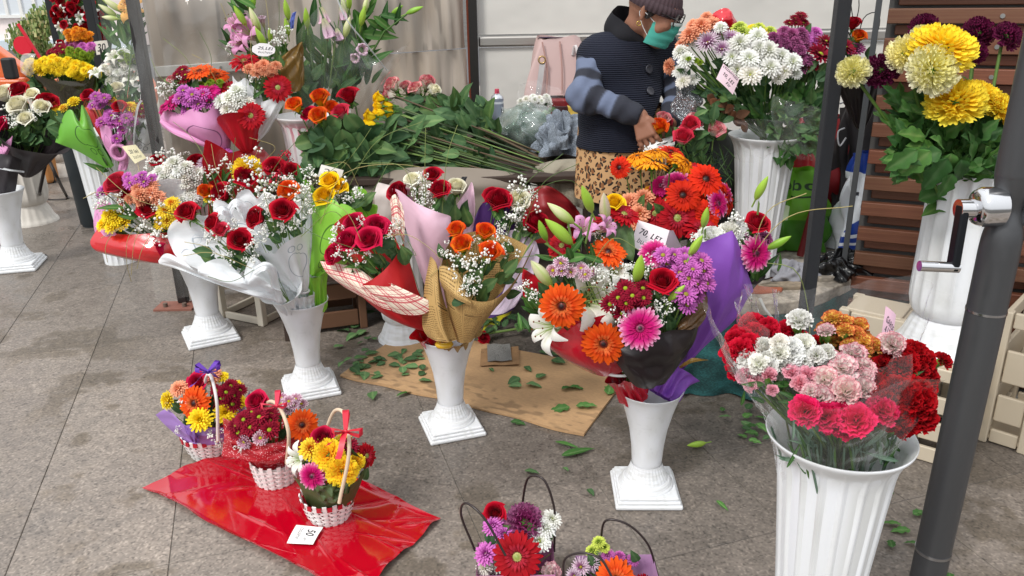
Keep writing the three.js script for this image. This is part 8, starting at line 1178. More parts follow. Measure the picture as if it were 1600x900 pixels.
{
  const p = gnd(516, 808), t = basket('basket of yellow chrysanthemums in olive paper with a red bow', p, 0.058, 0.084, 0.09, redTab), b = { T: p.clone().add(V(0, 0.06, 0)), o: t, D: -p.z, r: rnd }, ob = { T: p.clone(), o: t, D: -p.z, r: rnd }; seed = 13;
  paperSheet(ob, 'olive_wrapper', [[[456, 742, 0.0], [472, 750, 0.06], [500, 758, 0.1], [530, 756, 0.1], [556, 752, 0.08], [576, 716, 0.02]], [[468, 760, 0.03], [482, 768, 0.07], [505, 774, 0.1], [530, 774, 0.1], [552, 764, 0.08], [568, 740, 0.03]], [[482, 792, 0.015], [494, 798, 0.03], [508, 802, 0.04], [526, 802, 0.04], [540, 796, 0.03], [552, 784, 0.005]]], MOlive, { wr: 0.005 });
  paperSheet(ob, 'olive_wrapper', [[[492, 756, 0.11], [520, 760, 0.125], [548, 752, 0.11]], [[494, 768, 0.11], [522, 776, 0.125], [546, 768, 0.11]], [[500, 782, 0.1], [520, 786, 0.11], [536, 780, 0.1]]], MOlive, { wr: 0.006 });
  heads(b, [['mumV', 512, 712, 58, 0.08, V(-0.05, 0.45, 0.9)], ['mumV', 534, 738, 54, 0.11, V(0.1, 0.25, 0.95)], ['spV', 486, 702, 40, 0.05], ['roseM', 505, 684, 44, 0.02, [-2, -14], 0.7], ['lilW', 462, 718, 56, 0.04, V(-0.65, 0.3, 0.7)], ['gerM', 488, 744, 50, 0.1, V(-0.15, 0.3, 0.95)], ['gerR', 572, 712, 44, 0.0, V(0.75, 0.35, 0.55)], ['spR', 545, 698, 36, 0.0], ['spV', 536, 692, 34, -0.02], ['mumV', 556, 720, 34, 0.04]]);
  gyps(b, [[482, 684, 26, 0.03], [490, 688, 20, 0.04]]); greens(b, 'rose', 515, 725, 90, 50, 18, 24, 0.0); const lf = leaf('rose', pos(b, 570, 742, 0.03), 0.05, t, PX(4, -10));
  hoop(t, at(530, 786, 1.98), at(540, 650, 2.06), at(500, 700, 2.16), 0.0055, cane); bow(t, at(540, 674, 1.99), 0.05, wRib('#cc1c34'), 3);
}
priceTag('price_tag', 'white card reading 50 lying on the red foil beside the olive wrapped basket', [[505, 824, 0], [489, 851, 0], [448, 849, 0], [463, 820, 0]], 1.97, [['50', 50, 90, 84, 0, true], ['lei', 170, 90, 40, 0], ['cosulete', 30, 150, 44, 0]], '#f6f6f4');
{ const o = scene.children[scene.children.length - 1], ps = [[505, 824], [489, 851], [448, 849], [463, 820]].map(([x, y]) => gnd(x, y, 0.016)); const c = ps.reduce((s, q) => s.add(q), V(0, 0, 0)).multiplyScalar(0.25); o.position.copy(c); const g = new B(); g.patch(6, 6, (u, v) => { const q = ps[0].clone().lerp(ps[1], u).lerp(ps[3].clone().lerp(ps[2], u), v).sub(c); q.y += 0.003 * Math.sin(u * 3); return q.toArray(); }, [1, 1, 1], false, (u, v) => [u, 1 - v]); o.children[0].geometry = g.geo(); }
// ------------------------------------------------------------------ two carrier boxes of flowers at the bottom edge
function carrier(label, c, w, d, h, turn, mat, handles) {
  const t = thing('flower_carrier', label, 'flower bag', c); t.rotation.y = turn;
  const side = (x0, z0, x1, z1) => { const b = new B(); b.patch(8, 4, (u, v) => [lerp(x0, x1, u) * (0.82 + 0.18 * v), h * v, lerp(z0, z1, u) * (0.82 + 0.18 * v)], [1, 1, 1]); part('side_panel', b.geo(), mat, t); };
  side(-w / 2, d / 2, w / 2, d / 2); side(-w / 2, -d / 2, w / 2, -d / 2); side(-w / 2, -d / 2, -w / 2, d / 2); side(w / 2, -d / 2, w / 2, d / 2); part('base', new THREE.BoxGeometry(w * 0.8, 0.006, d * 0.8).translate(0, 0.006, 0), mat, t);
  t.updateMatrixWorld(true); t.rotation.y = turn; return t;
}
{
  const hm = std({ color: '#2a1f1e', roughness: 0.3 });
  const mk = (label, px, py, D, turn, mat, fn) => { const q = at(px, py, D); q.y = 0; const t = carrier(label, q, 0.2, 0.13, 0.17, 0, mat), b = { T: q.clone().add(V(0, 0.1, 0)), o: t, D, r: rnd }; seed = px; fn(b, t); };
  mk('pink flower bag with a big red gerbera and brown loop handles at the bottom edge', 806, 905, 1.70, 0, paper('#c886b0', 0.5), (b, t) => {
    heads(b, [['gerR', 808, 870, 80, 0.05, V(-0.05, 0.55, 0.85)], ['mumK', 820, 814, 66, -0.02, V(0.05, 0.75, 0.6)], ['roseR', 774, 802, 42, -0.05, [-4, -12], 0.6], ['spK', 770, 822, 36, -0.01], ['spK', 788, 836, 34, 0.0], ['spK', 760, 866, 40, 0.03], ['spK', 796, 818, 28, -0.04], ['spW', 852, 826, 40, -0.02], ['spW', 842, 846, 44, 0.01], ['spW', 862, 812, 34, -0.04], ['spW', 758, 886, 34, 0.02], ['carWP', 862, 896, 40, 0.04], ['spW', 780, 880, 34, 0.0]]);
    gyps(b, [[860, 858, 34, 0.0], [852, 876, 34, 0.03], [766, 850, 26, 0.0]]); greens(b, 'rose', 810, 850, 100, 50, 20, 26, -0.04);
    hoop(t, at(814, 800, 1.8), at(848, 748, 1.76), at(866, 862, 1.74), 0.0032, hm); hoop(t, at(742, 860, 1.70), at(728, 786, 1.68), at(790, 868, 1.62), 0.0032, hm); });
  mk('flower bag with an orange gerbera and thin brown handles at the bottom edge', 962, 960, 1.64, 0, paper('#b890b8', 0.5), (b, t) => {
    heads(b, [['gerO', 962, 906, 72, 0.04, V(0, 0.6, 0.8)], ['spG', 936, 848, 24, -0.06], ['spG', 926, 862, 26, -0.05], ['spG', 944, 856, 20, -0.06], ['spX', 908, 886, 34, 0.0], ['spX', 926, 882, 30, -0.02], ['spX', 898, 900, 30, 0.02], ['spK', 950, 868, 24, -0.05], ['spK', 968, 870, 22, -0.05], ['spK', 988, 876, 22, -0.05], ['gerR', 1004, 920, 50, 0.0]]);
    greens(b, 'rose', 950, 890, 90, 40, 14, 24, -0.05); hoop(t, at(938, 850, 1.72), at(978, 818, 1.70), at(1028, 900, 1.68), 0.003, hm); hoop(t, at(880, 905, 1.62), at(908, 864, 1.62), at(958, 905, 1.58), 0.003, hm); });
}
// ------------------------------------------------------------------ cardboard, litter and fallen leaves
{
  const cbTex = pixels(512, 512, (u, v) => { const k = 0.72 + 0.05 * (N128(u, v) - 0.5) + 0.08 * (N8(u, v) - 0.5), st = sm(0.52, 0.72, N32(v, u) * 0.6 + N8(u, v) * 0.4) * sm(0.45, 0.9, v), c = 1 - 0.2 * st, ln = Math.abs((v * 6) % 1 - 0.5) < 0.012 ? 0.96 : 1; return [k * 1.02 * c * ln, k * 0.82 * c * ln, k * 0.60 * c * ln]; });
  const P = [gnd(532, 588), gnd(912, 682), gnd(985, 585), gnd(640, 515)], c = P[0].clone().add(P[2]).multiplyScalar(0.5), o = thing('cardboard', 'flattened brown cardboard sheet on the pavement behind the middle vase', 'cardboard', c), b = new B();
  const top = (y) => (u, v) => { const q = P[0].clone().lerp(P[1], u).lerp(P[3].clone().lerp(P[2], u), v).sub(c); const e = 0.006 * Math.sin(u * 23) * (v < 0.02 ? 1 : 0) + (v < 0.02 ? 0.008 * Math.sin(u * 7 + 1) : 0); q.z += e; q.y = y + 0.004 * Math.pow(Math.sin(u * 4 + 0.5), 2) * (1 - v) + 0.003 * Math.sin(u * 9 + v * 5) ** 2; return q.toArray(); };
  b.patch(60, 24, top(0.008), [1, 1, 1], false, (u, v) => [u, 1 - v]); b.patch(60, 1, (u, v) => { const q = top(0.008)(u, 0); q[1] = lerp(0.002, q[1], v); return q; }, [1, 1, 1], false, (u, v) => [u, 0.5]); b.patch(1, 24, (u, v) => { const q = top(0.008)(1, v); q[1] = lerp(0.002, q[1], u); return q; }, [1, 1, 1], false, (u, v) => [0.5, v]);
  part('board', b.geo(), std({ map: cbTex, roughness: 0.8 }), o);
  const flat = (name, label, cat_, pts, y, mat, bend = 0.004) => { const Q = pts.map(([x, z]) => gnd(x, z, y)), m = Q.reduce((s, q) => s.add(q), V(0, 0, 0)).multiplyScalar(0.25), t = thing(name, label, cat_, m), g = new B(); g.patch(10, 8, (u, v) => { const q = Q[0].clone().lerp(Q[1], u).lerp(Q[3].clone().lerp(Q[2], u), v).sub(m); q.y += bend * Math.sin(u * 5 + v * 3) ** 2; return q.toArray(); }, [1, 1, 1]); part('sheet', g.geo(), mat, t); };
  flat('cardboard_piece', 'small torn cardboard square lying on the big cardboard sheet', 'cardboard', [[750, 572], [812, 570], [810, 542], [752, 545]], 0.017, std({ map: cbTex, color: 0xd8d0c8, roughness: 0.85 }));
  flat('grey_paper', 'crumpled grey paper on the small cardboard square', 'paper', [[762, 565], [800, 564], [797, 538], [761, 538]], 0.024, std({ color: '#9c9a96', roughness: 0.8, bumpMap: graniteBump, bumpScale: 0.004 }));
  flat('yellow_sheet', 'yellow paper sheet under the cut greenery behind the newspaper wrap', 'paper', [[752, 520], [790, 500], [806, 478], [770, 490]], 0.03, paper('#c8c02c', 0.6), 0.02);
  const st = thing('cut_stalk', 'thick green stalk with leaves on the cardboard behind the newspaper wrap', 'plant cutting', gnd(780, 510, 0.04)), sb = { T: st.position, o: st, D: 3.2, r: rnd }; stem(gnd(742, 524, 0.04), gnd(822, 512, 0.04), 0.006, st, 2, 'stem', true); seed = 6; for (let k = 0; k < 16; k++) leaf('rose', gnd(765 + rr(-16, 50), 512 + rr(-20, 8), rr(0.03, 0.06)), 0.06 * rr(0.7, 1.2), st, V(rr(-1, 1), rr(0, 0.4), rr(-1, 1)), UPY);
  const rp = thing('fallen_rose', 'dark red rose head lying by the cut stalk', 'rose', gnd(755, 528, 0.03)); flower('roseR', rp.position, 0.07, V(0.4, 0.5, 0.6), rp);
}
const litterMats = [[1, 1, 1], [1.35, 1.3, 1.25], [1.8, 1.65, 1.7], [0.75, 0.8, 0.8]].map(([r, g, q]) => { const m = leafMat.clone(); m.color.setRGB(r, g, q); return m; });
function litterLeaf(kind, px, py, s, ang, label, group, y = 0.012) { const p = gnd(px, py, y), o = part('fallen_leaf', LEAF[kind][Math.floor(rnd() * 4)], litterMats[Math.floor(rnd() * 4)]); const d = V(Math.cos(ang), rr(0.02, 0.12), Math.sin(ang)).normalize(), z = UPY.clone().add(V(rr(-0.25, 0.25), 0, rr(-0.25, 0.25))).normalize(), x = d.clone().cross(z).normalize(), n = x.clone().cross(d); o.quaternion.setFromRotationMatrix(new THREE.Matrix4().makeBasis(x, d, n)); o.position.copy(p); o.scale.setScalar(s); tag(o, label, 'leaf', group); return o; }
seed = 501;
const LL = 'green rose leaf fallen on the pavement left of the cardboard', LG = 'rose leaves scattered left of the cardboard';
for (let k = 0; k < 46; k++) litterLeaf('rose', 588 + (rnd() + rnd() + rnd() - 1.5) * 90, 562 + (rnd() + rnd() - 1) * 34, rr(0.034, 0.074), rr(0, TAU), LL, LG, 0.012 + 0.012 * rnd());
for (const [x, y] of [[545, 517], [558, 521], [550, 512], [572, 516], [566, 491]]) litterLeaf('rose', x, y, 0.075, rr(0, TAU), 'green rose leaf on the bare pavement behind the near left vase', 'rose leaves behind the near left vase');
const LCG = 'rose leaves lying on the cardboard';
for (const [x, y, s, a, k] of [[653, 573, 0.08, 3.3, 'rose'], [654, 594, 0.07, 0.1, 'rose'], [812, 590, 0.08, 2.4, 'rose'], [822, 600, 0.085, 0.2, 'rose'], [838, 590, 0.07, 5.6, 'rose'], [815, 603, 0.07, 3.4, 'rose'], [820, 572, 0.06, 1, 'rose'], [862, 562, 0.085, 0.6, 'rose'], [870, 555, 0.08, 4.6, 'rose'], [858, 552, 0.08, 4, 'rose'], [878, 608, 0.09, 5.8, 'mum'], [890, 604, 0.08, 0.2, 'mum'], [900, 634, 0.1, 0.1, 'mum'], [890, 636, 0.1, 3.0, 'mum'], [950, 616, 0.1, 5, 'mum'], [765, 575, 0.04, 1, 'rose'], [885, 555, 0.05, 0, 'rose']]) litterLeaf(k, x, y, s * 0.82, a, k === 'mum' ? 'jagged lobed green leaf lying on the brown cardboard sheet' : 'oval green rose leaf lying on the brown cardboard sheet', k === 'mum' ? 'lobed leaves on the cardboard' : LCG, 0.02);
const near = (l, k, list, g) => { for (const [x, y, s, a] of list) litterLeaf(k, x, y, s, a, l, g); };
near('small dark leaf on the pavement between the baskets and the near left vase', 'rose', [[582, 612, 0.07, 1.4]]);
near('small green leaf at the front edge of the cardboard', 'mum', [[798, 658, 0.06, 0.3]]); near('cut green stem piece at the left front of the cardboard', 'lily', [[620, 619, 0.11, 5.5]]);
near('long curved green blade on the pavement in front of the cardboard', 'lily', [[868, 690, 0.10, 0.6], [878, 712, 0.13, 5.9]], 'blades in front of the cardboard');
near('tiny dark leaf on the pavement behind the pink flower bag', 'rose', [[820, 735, 0.05, 0.2], [880, 730, 0.03, 1]], 'tiny leaves behind the pink flower bag'); near('pale green bit on the pavement left of the vase priced 70', 'rose', [[918, 764, 0.035, 1]]);
near('white petal on the pavement right of the vase priced 70', 'lily', [[1120, 782, 0.06, 1.2]]);
seed = 77; for (let k = 0; k < 16; k++) litterLeaf(k % 2 ? 'mum' : 'rose', 1160 + rr(-40, 44), 660 + rr(-22, 28), rr(0.03, 0.06), rr(0, TAU), k % 2 ? 'small lobed leaf in the sprigs left of the big fluted vase' : 'small oval leaf in the sprigs left of the big fluted vase', k % 2 ? 'lobed leaves left of the big fluted vase' : 'oval leaves left of the big fluted vase', 0.012 + 0.02 * rnd());
for (let k = 0; k < 8; k++) litterLeaf('mum', 1380 + rr(-20, 110), 830 + rr(-90, 70), rr(0.03, 0.06), rr(0, TAU), 'bruised green leaf on the wet pavement round the parasol mast foot', 'leaves round the parasol mast');
{ const p = gnd(1088, 694, 0.02), o = part('fallen_bud', K.bud.geos[0], waxMat); o.position.copy(p); orient(o, V(-1, 0.05, 0.3), 0); o.scale.setScalar(0.075); tag(o, 'green lily bud lying on the pavement right of the vase priced 70', 'lily bud');
  const q = gnd(60, 402, 0.006), k = thing('dark_litter', 'flat dark lump on the pavement right of the left edge vase', 'litter', q); const g = new B(); g.ball(0, 0.006, 0, 0.05, [0.01, 0.01, 0.012], 12, 6, 0.16); part('lump', g.geo(), waxMat, k); }
// ------------------------------------------------------------------ the flower seller
function surfaceNet(f, lo, hi, cell, colorAt, uvAt) {    // meshes f < 0
  const n = [0, 1, 2].map((k) => Math.ceil((hi[k] - lo[k]) / cell) + 1), [nx, ny, nz] = n, F = new Float32Array(nx * ny * nz), id = (i, j, k) => (k * ny + j) * nx + i;
  for (let k = 0; k < nz; k++) for (let j = 0; j < ny; j++) for (let i = 0; i < nx; i++) F[id(i, j, k)] = f(lo[0] + i * cell, lo[1] + j * cell, lo[2] + k * cell);
  const vi = new Int32Array(nx * ny * nz).fill(-1), P = [], I = [];
  for (let k = 0; k < nz - 1; k++) for (let j = 0; j < ny - 1; j++) for (let i = 0; i < nx - 1; i++) {
    let s = [0, 0, 0], c = 0, inside = 0; const v = []; for (let q = 0; q < 8; q++) { v[q] = F[id(i + (q & 1), j + (q >> 1 & 1), k + (q >> 2))]; if (v[q] < 0) inside++; }
    if (!inside || inside === 8) continue;
    for (const [a, b] of [[0, 1], [2, 3], [4, 5], [6, 7], [0, 2], [1, 3], [4, 6], [5, 7], [0, 4], [1, 5], [2, 6], [3, 7]]) if ((v[a] < 0) !== (v[b] < 0)) { const t = v[a] / (v[a] - v[b]); for (let e = 0; e < 3; e++) s[e] += lerp(a >> e & 1, b >> e & 1, t); c++; }
    vi[id(i, j, k)] = P.length / 3; P.push(lo[0] + (i + s[0] / c) * cell, lo[1] + (j + s[1] / c) * cell, lo[2] + (k + s[2] / c) * cell);
  }
  const quad = (a, b, c, d, flip) => { if (a < 0 || b < 0 || c < 0 || d < 0) return; flip ? I.push(a, c, b, a, d, c) : I.push(a, b, c, a, c, d); };
  for (let k = 1; k < nz - 1; k++) for (let j = 1; j < ny - 1; j++) for (let i = 1; i < nx - 1; i++) {
    const a = F[id(i, j, k)] < 0;
    if (a !== F[id(i + 1, j, k)] < 0) quad(vi[id(i, j - 1, k - 1)], vi[id(i, j, k - 1)], vi[id(i, j, k)], vi[id(i, j - 1, k)], !a);
    if (a !== F[id(i, j + 1, k)] < 0) quad(vi[id(i - 1, j, k - 1)], vi[id(i - 1, j, k)], vi[id(i, j, k)], vi[id(i, j, k - 1)], !a);
    if (a !== F[id(i, j, k + 1)] < 0) quad(vi[id(i - 1, j - 1, k)], vi[id(i, j - 1, k)], vi[id(i, j, k)], vi[id(i - 1, j, k)], !a);
  }
  const g = new THREE.BufferGeometry(); g.setAttribute('position', new THREE.Float32BufferAttribute(P, 3)); g.setIndex(I); g.computeVertexNormals();
  const C = [], U = []; for (let q = 0; q < P.length; q += 3) { const c = colorAt ? colorAt(P[q], P[q + 1], P[q + 2]) : [1, 1, 1], u = uvAt ? uvAt(P[q], P[q + 1], P[q + 2]) : [0, 0]; C.push(...c); U.push(...u); }
  g.setAttribute('color', new THREE.Float32BufferAttribute(C, 3)); g.setAttribute('uv', new THREE.Float32BufferAttribute(U, 2)); return g;
}
const cap = (a, b, r0, r1) => { const ax = a.x, ay = a.y, az = a.z, bx = b.x - ax, by = b.y - ay, bz = b.z - az, L = bx * bx + by * by + bz * bz || 1e-9; return (x, y, z) => { const px = x - ax, py = y - ay, pz = z - az, t = clamp((px * bx + py * by + pz * bz) / L); return Math.hypot(px - bx * t, py - by * t, pz - bz * t) - lerp(r0, r1, t); }; };
const smin = (fs, k) => (x, y, z) => { let s = fs[0](x, y, z); for (let i = 1; i < fs.length; i++) { const d = fs[i](x, y, z), h = clamp(0.5 + 0.5 * (s - d) / k); s = lerp(s, d, h) - k * h * (1 - h); } return s; };
{
  const DP = 3.36, feet = V(at(972, 238, DP).x, 0, -DP), o = thing('person', 'flower seller in a dark cardigan, leopard print skirt and turquoise mask, bending over roses', 'person', feet);
  const L = (px, py, d) => at(px, py, d).sub(feet);
  const chest = L(976, 105, 3.38), belly = L(972, 180, 3.36), hip = L(970, 240, 3.36), neck = L(994, 46, 3.36), shR = L(933, 84, 3.34), shL = L(1030, 74, 3.42), elR = L(911, 150, 3.2), wrR = L(1000, 182, 3.1), elL = L(1062, 150, 3.36), wrL = L(1046, 192, 3.16), hc = L(1022, 18, 3.27);
  const F = V(0.64, 0, 0.77), R = V(-0.77, 0, 0.64), add = (p, f, r, u = 0) => p.clone().addScaledVector(F, f).addScaledVector(R, r).add(V(0, u, 0));
  // head axes: turned right and looking down
  const hf = V(0.80, -0.42, 0.45).normalize(), hs = hf.clone().cross(V(0, 1, 0)).normalize(), hu = hs.clone().cross(hf).normalize(), H = (f, u, s) => hc.clone().addScaledVector(hf, f).addScaledVector(hu, u).addScaledVector(hs, s);
  const skin = hx('#a3745e'), skinD = hx('#94654f');
  const bodyF = smin([cap(add(chest, 0, 0.07), add(chest, 0, -0.07), 0.09, 0.09), cap(chest, belly, 0.1, 0.115), cap(add(belly, 0.01, 0.02), add(hip, 0.0, 0), 0.115, 0.125), cap(neck, chest, 0.05, 0.07), cap(shR, chest, 0.045, 0.06), cap(shL, chest, 0.045, 0.06), cap(shR, elR, 0.045, 0.040), cap(elR, wrR, 0.038, 0.026), cap(shL, elL, 0.052, 0.042), cap(elL, wrL, 0.040, 0.026),
    ...[1, -1].flatMap((s) => [cap(add(hip, 0, 0.085 * s), add(V(0, 0.46, 0), 0.02, 0.09 * s), 0.095, 0.06), cap(add(V(0, 0.46, 0), 0.02, 0.09 * s), add(V(0, 0.08, 0), -0.02, 0.09 * s), 0.058, 0.04), cap(add(V(0, 0.05, 0), -0.04, 0.09 * s), add(V(0, 0.03, 0), 0.14, 0.1 * s), 0.035, 0.03)])], 0.04);
  const b0 = surfaceNet(bodyF, [-0.36, -0.02, -0.28], [0.48, 1.50, 0.36], 0.014, () => skin);
  // head with brow, nose, cheeks, chin, ear
  const headF = smin([cap(H(-0.02, 0.03, 0), H(0.0, 0.025, 0), 0.092, 0.088), cap(H(0.03, -0.01, 0), H(0.045, -0.075, 0), 0.066, 0.044), cap(H(0.078, 0.016, 0), H(0.104, -0.022, 0), 0.011, 0.016), cap(H(0.07, -0.02, 0.036), H(0.055, -0.04, 0.045), 0.026, 0.022), cap(H(0.07, -0.02, -0.036), H(0.055, -0.04, -0.045), 0.026, 0.022), cap(H(0.076, 0.03, 0.03), H(0.076, 0.03, -0.03), 0.02, 0.02), cap(H(0.082, -0.058, 0.016), H(0.082, -0.058, -0.016), 0.013, 0.013), cap(H(0.072, -0.092, 0), H(0.074, -0.09, 0), 0.022, 0.022), cap(H(-0.03, -0.05, 0), neck, 0.055, 0.055)], 0.022);
  const earF = smin([cap(H(-0.012, 0.018, 0.094), H(-0.006, -0.026, 0.09), 0.015, 0.009), cap(H(-0.012, 0.018, -0.094), H(-0.006, -0.026, -0.09), 0.015, 0.009)], 0.01);
  const hd = surfaceNet((x, y, z) => Math.min(headF(x, y, z), earF(x, y, z)), [hc.x - 0.17, hc.y - 0.2, hc.z - 0.17], [hc.x + 0.17, hc.y + 0.16, hc.z + 0.17], 0.006, (x, y, z) => { const q = V(x, y, z).sub(hc); return mx(skin, skinD, sm(0.0, 0.05, q.dot(hu))); });
  // hands: palm and five fingers each
  const hand = (w, palmDir, spreadDir, curlDir, len, side) => {
    const pd = palmDir.clone().normalize(), sd = spreadDir.clone().addScaledVector(pd, -spreadDir.dot(pd)).normalize(), cd = curlDir.clone().normalize(), k = (f, s, c = 0) => w.clone().addScaledVector(pd, f).addScaledVector(sd, s).addScaledVector(cd, c), fs = [];
    for (const s of [-0.024, -0.008, 0.008, 0.024]) fs.push(cap(k(0.0, s * 0.6), k(0.078, s * 1.2), 0.016, 0.0125));
    const fingers = [[-0.031, 0.062, 0.0], [-0.0105, 0.075, 0.004], [0.0105, 0.07, 0.004], [0.031, 0.052, 0.0]].map(([s, l]) => { const a = k(0.076, s), d1 = pd.clone().addScaledVector(sd, s * 5).addScaledVector(cd, 0.35).normalize(), b = a.clone().addScaledVector(d1, l * 0.45), d2 = pd.clone().multiplyScalar(0.75).addScaledVector(sd, s * 3).addScaledVector(cd, 0.9).normalize(), c = b.clone().addScaledVector(d2, l * 0.32), d3 = pd.clone().multiplyScalar(0.4).addScaledVector(cd, 1).normalize(), e = c.clone().addScaledVector(d3, l * 0.26); return smin([cap(a, b, 0.0098, 0.0088), cap(b, c, 0.0088, 0.0078), cap(c, e, 0.0078, 0.0066)], 0.004); });
    const t0 = k(0.022, side * 0.026), t1 = k(0.05, side * 0.05, 0.014), t2 = k(0.08, side * 0.052, 0.032); fingers.push(smin([cap(t0, t1, 0.0145, 0.011), cap(t1, t2, 0.0105, 0.0085)], 0.006));
    const palm = smin([...fs, cap(k(-0.008, 0), k(0.02, 0), 0.024, 0.021)], 0.012), all = [palm, ...fingers];
    const f = (x, y, z) => { let m = 9; for (const q of all) { const d = q(x, y, z); const h = clamp(0.5 + 0.5 * (m - d) / 0.003); m = lerp(m, d, h) - 0.003 * h * (1 - h); } return m; };
    const c = k(0.05, 0); return surfaceNet(f, [c.x - 0.14, c.y - 0.15, c.z - 0.14], [c.x + 0.14, c.y + 0.15, c.z + 0.14], 0.0034, () => skinD);
  };
  const hR = hand(wrR, V(0.26, -0.80, 0.32), V(0.75, 0.2, 0.35), V(0.55, -0.25, -0.5), 0.1, 1), hL = hand(wrL, V(-0.55, -0.7, 0.25), V(0.4, -0.5, 0.7), V(-0.6, -0.2, -0.3), 0.1, -1);
  const body = part('body', mergeGeometries([b0, hd, hR, hL]), phy({ vertexColors: true, roughness: 0.55, sheen: 0.1 }), o);
  // dark knitted cardigan without sleeves, open at the front hem
  const knit = pixels(512, 256, (u, v) => { const k = 0.5 + 0.5 * Math.sin(v * TAU * 32) * (0.8 + 0.2 * Math.sin(u * TAU * 64)); return [k, k, k]; }, false); 
  const vestF = smin([cap(add(chest, 0.0, 0.08, 0.01), add(chest, 0, -0.09, 0.01), 0.125, 0.13), cap(chest, belly, 0.14, 0.165), cap(add(belly, 0.02, 0.02), add(hip, 0.0, 0.03, -0.06), 0.17, 0.185), cap(neck, chest, 0.07, 0.10), cap(shR, chest, 0.074, 0.1), cap(shL, chest, 0.074, 0.1)], 0.05);
  const hemY = (x, z) => { const q = V(x, 0, z).sub(V(hip.x, 0, hip.z)); return hip.y + 0.04 + 0.22 * sm(0.02, 0.16, q.dot(F) * 0.6 - q.dot(R) * 0.8); };
  const vest = surfaceNet((x, y, z) => Math.max(vestF(x, y, z) + 0.003 * Math.sin(y * 30 + x * 14), hemY(x, z) - y, y - (neck.y - 0.005)), [-0.38, 0.72, -0.32], [0.42, 1.5, 0.38], 0.011, () => hx('#151a2c'), (x, y, z) => [Math.atan2(x - belly.x, z - belly.z) * 0.6, y * 4]);
  part('cardigan', vest, std({ vertexColors: true, roughness: 0.95, bumpMap: knit, bumpScale: 0.006 }), o);
  const bt = new THREE.LatheGeometry([[0, 0.006], [0.012, 0.006], [0.016, 0.009], [0.0175, 0.006], [0.0175, 0], [0, 0]].map(([r, y]) => new THREE.Vector2(r, y)), 20);
  const march = (px, py) => { const r = ray(px, py).normalize(); let t = 2.4; for (let k = 0; k < 90; k++) { const q = V(0, CAM_H, 0).addScaledVector(r, t).sub(feet), d = vestF(q.x, q.y, q.z); if (d < 0.002) break; t += d * 0.8; } return V(0, CAM_H, 0).addScaledVector(r, t).sub(feet); };
  for (const [px, py] of [[1013, 108], [1015, 143]]) { const q = march(px, py), e = 0.01, n = V(vestF(q.x + e, q.y, q.z) - vestF(q.x - e, q.y, q.z), vestF(q.x, q.y + e, q.z) - vestF(q.x, q.y - e, q.z), vestF(q.x, q.y, q.z + e) - vestF(q.x, q.y, q.z - e)).normalize(), m = part('button', bt, std({ color: '#3c3c44', roughness: 0.3 }), o); m.position.copy(q); m.quaternion.setFromUnitVectors(UPY, n); }
  // striped sleeves
  const sleeve = (sh, el, wr) => {
    const l1 = sh.distanceTo(el), l2 = el.distanceTo(wr), f = smin([cap(sh, el, 0.066, 0.06), cap(el, wr, 0.057, 0.041)], 0.03), cut = wr.clone().sub(el).normalize(), blue = hx('#667088'), dk = hx('#2c2e38');
    const col = (x, y, z) => { const q = V(x, y, z), a = clamp(q.clone().sub(sh).dot(el.clone().sub(sh)) / (l1 * l1)), c = clamp(q.clone().sub(el).dot(wr.clone().sub(el)) / (l2 * l2)), d1 = q.distanceTo(sh.clone().lerp(el, a)), d2 = q.distanceTo(el.clone().lerp(wr, c)); const w = sm(-0.03, 0.03, d1 - d2), s = lerp(a * l1, l1 + c * l2, w); let on = 0; for (const [p, r] of [[0.07, 0.125], [0.175, 0.235], [0.30, 0.352]]) on = Math.max(on, sm(p - 0.006, p + 0.006, s) * sm(r + 0.006, r - 0.006, s)); return mx(dk, blue, on); };
    const lo = V(Math.min(sh.x, el.x, wr.x) - 0.1, Math.min(sh.y, el.y, wr.y) - 0.1, Math.min(sh.z, el.z, wr.z) - 0.1), hi = V(Math.max(sh.x, el.x, wr.x) + 0.1, Math.max(sh.y, el.y, wr.y) + 0.1, Math.max(sh.z, el.z, wr.z) + 0.1);
    return surfaceNet((x, y, z) => Math.max(f(x, y, z) + 0.006 * Math.sin(x * 46 + y * 38) * Math.sin(z * 40 + y * 26) + 0.003 * Math.sin(x * 90 - y * 70), (x - wr.x) * cut.x + (y - wr.y) * cut.y + (z - wr.z) * cut.z - 0.006), lo.toArray(), hi.toArray(), 0.0085, col);
  };
  const wool = std({ vertexColors: true, roughness: 0.95 });
  part('sleeve', sleeve(shR, elR, wrR), wool, o); part('sleeve', sleeve(shL, elL, wrL), wool, o);
  // leopard print skirt and dark trousers
  const leo = drawn(512, 512, (g, w, h) => { g.fillStyle = '#c49a6c'; g.fillRect(0, 0, w, h); seed = 17; for (let k = 0; k < 150; k++) { const a = k * 0.618034 % 1, x = a * w + rr(-8, 8), y = (k / 150) * h + rr(-8, 8), r = rr(10, 19), t = rr(0, 6); for (const ox of [-w, 0, w]) for (const oy of [-h, 0, h]) { g.fillStyle = '#8a5a34'; g.beginPath(); g.ellipse(x + ox, y + oy, r * 0.7, r * 0.55, t, 0, 7); g.fill(); g.strokeStyle = '#1c1310'; g.lineWidth = r * 0.45; for (let q = 0; q < 3; q++) { g.beginPath(); g.ellipse(x + ox, y + oy, r, r * 0.75, t, q * 2.1, q * 2.1 + 1.5); g.stroke(); } } } });
  leo.repeat.set(2.6, 0.75);
  const sk = new B(); sk.patch(64, 14, (u, v) => { const a = u * TAU, w = 1 + 0.03 * Math.sin(a * 6 + v * 2) * v, q = add(V(hip.x, 0, hip.z), Math.cos(a) * (0.168 + 0.012 * v) * w, Math.sin(a) * (0.186 + 0.014 * v) * w, 0); return [q.x, lerp(hip.y + 0.2, hip.y - 0.17, v), q.z]; }, [1, 1, 1]);
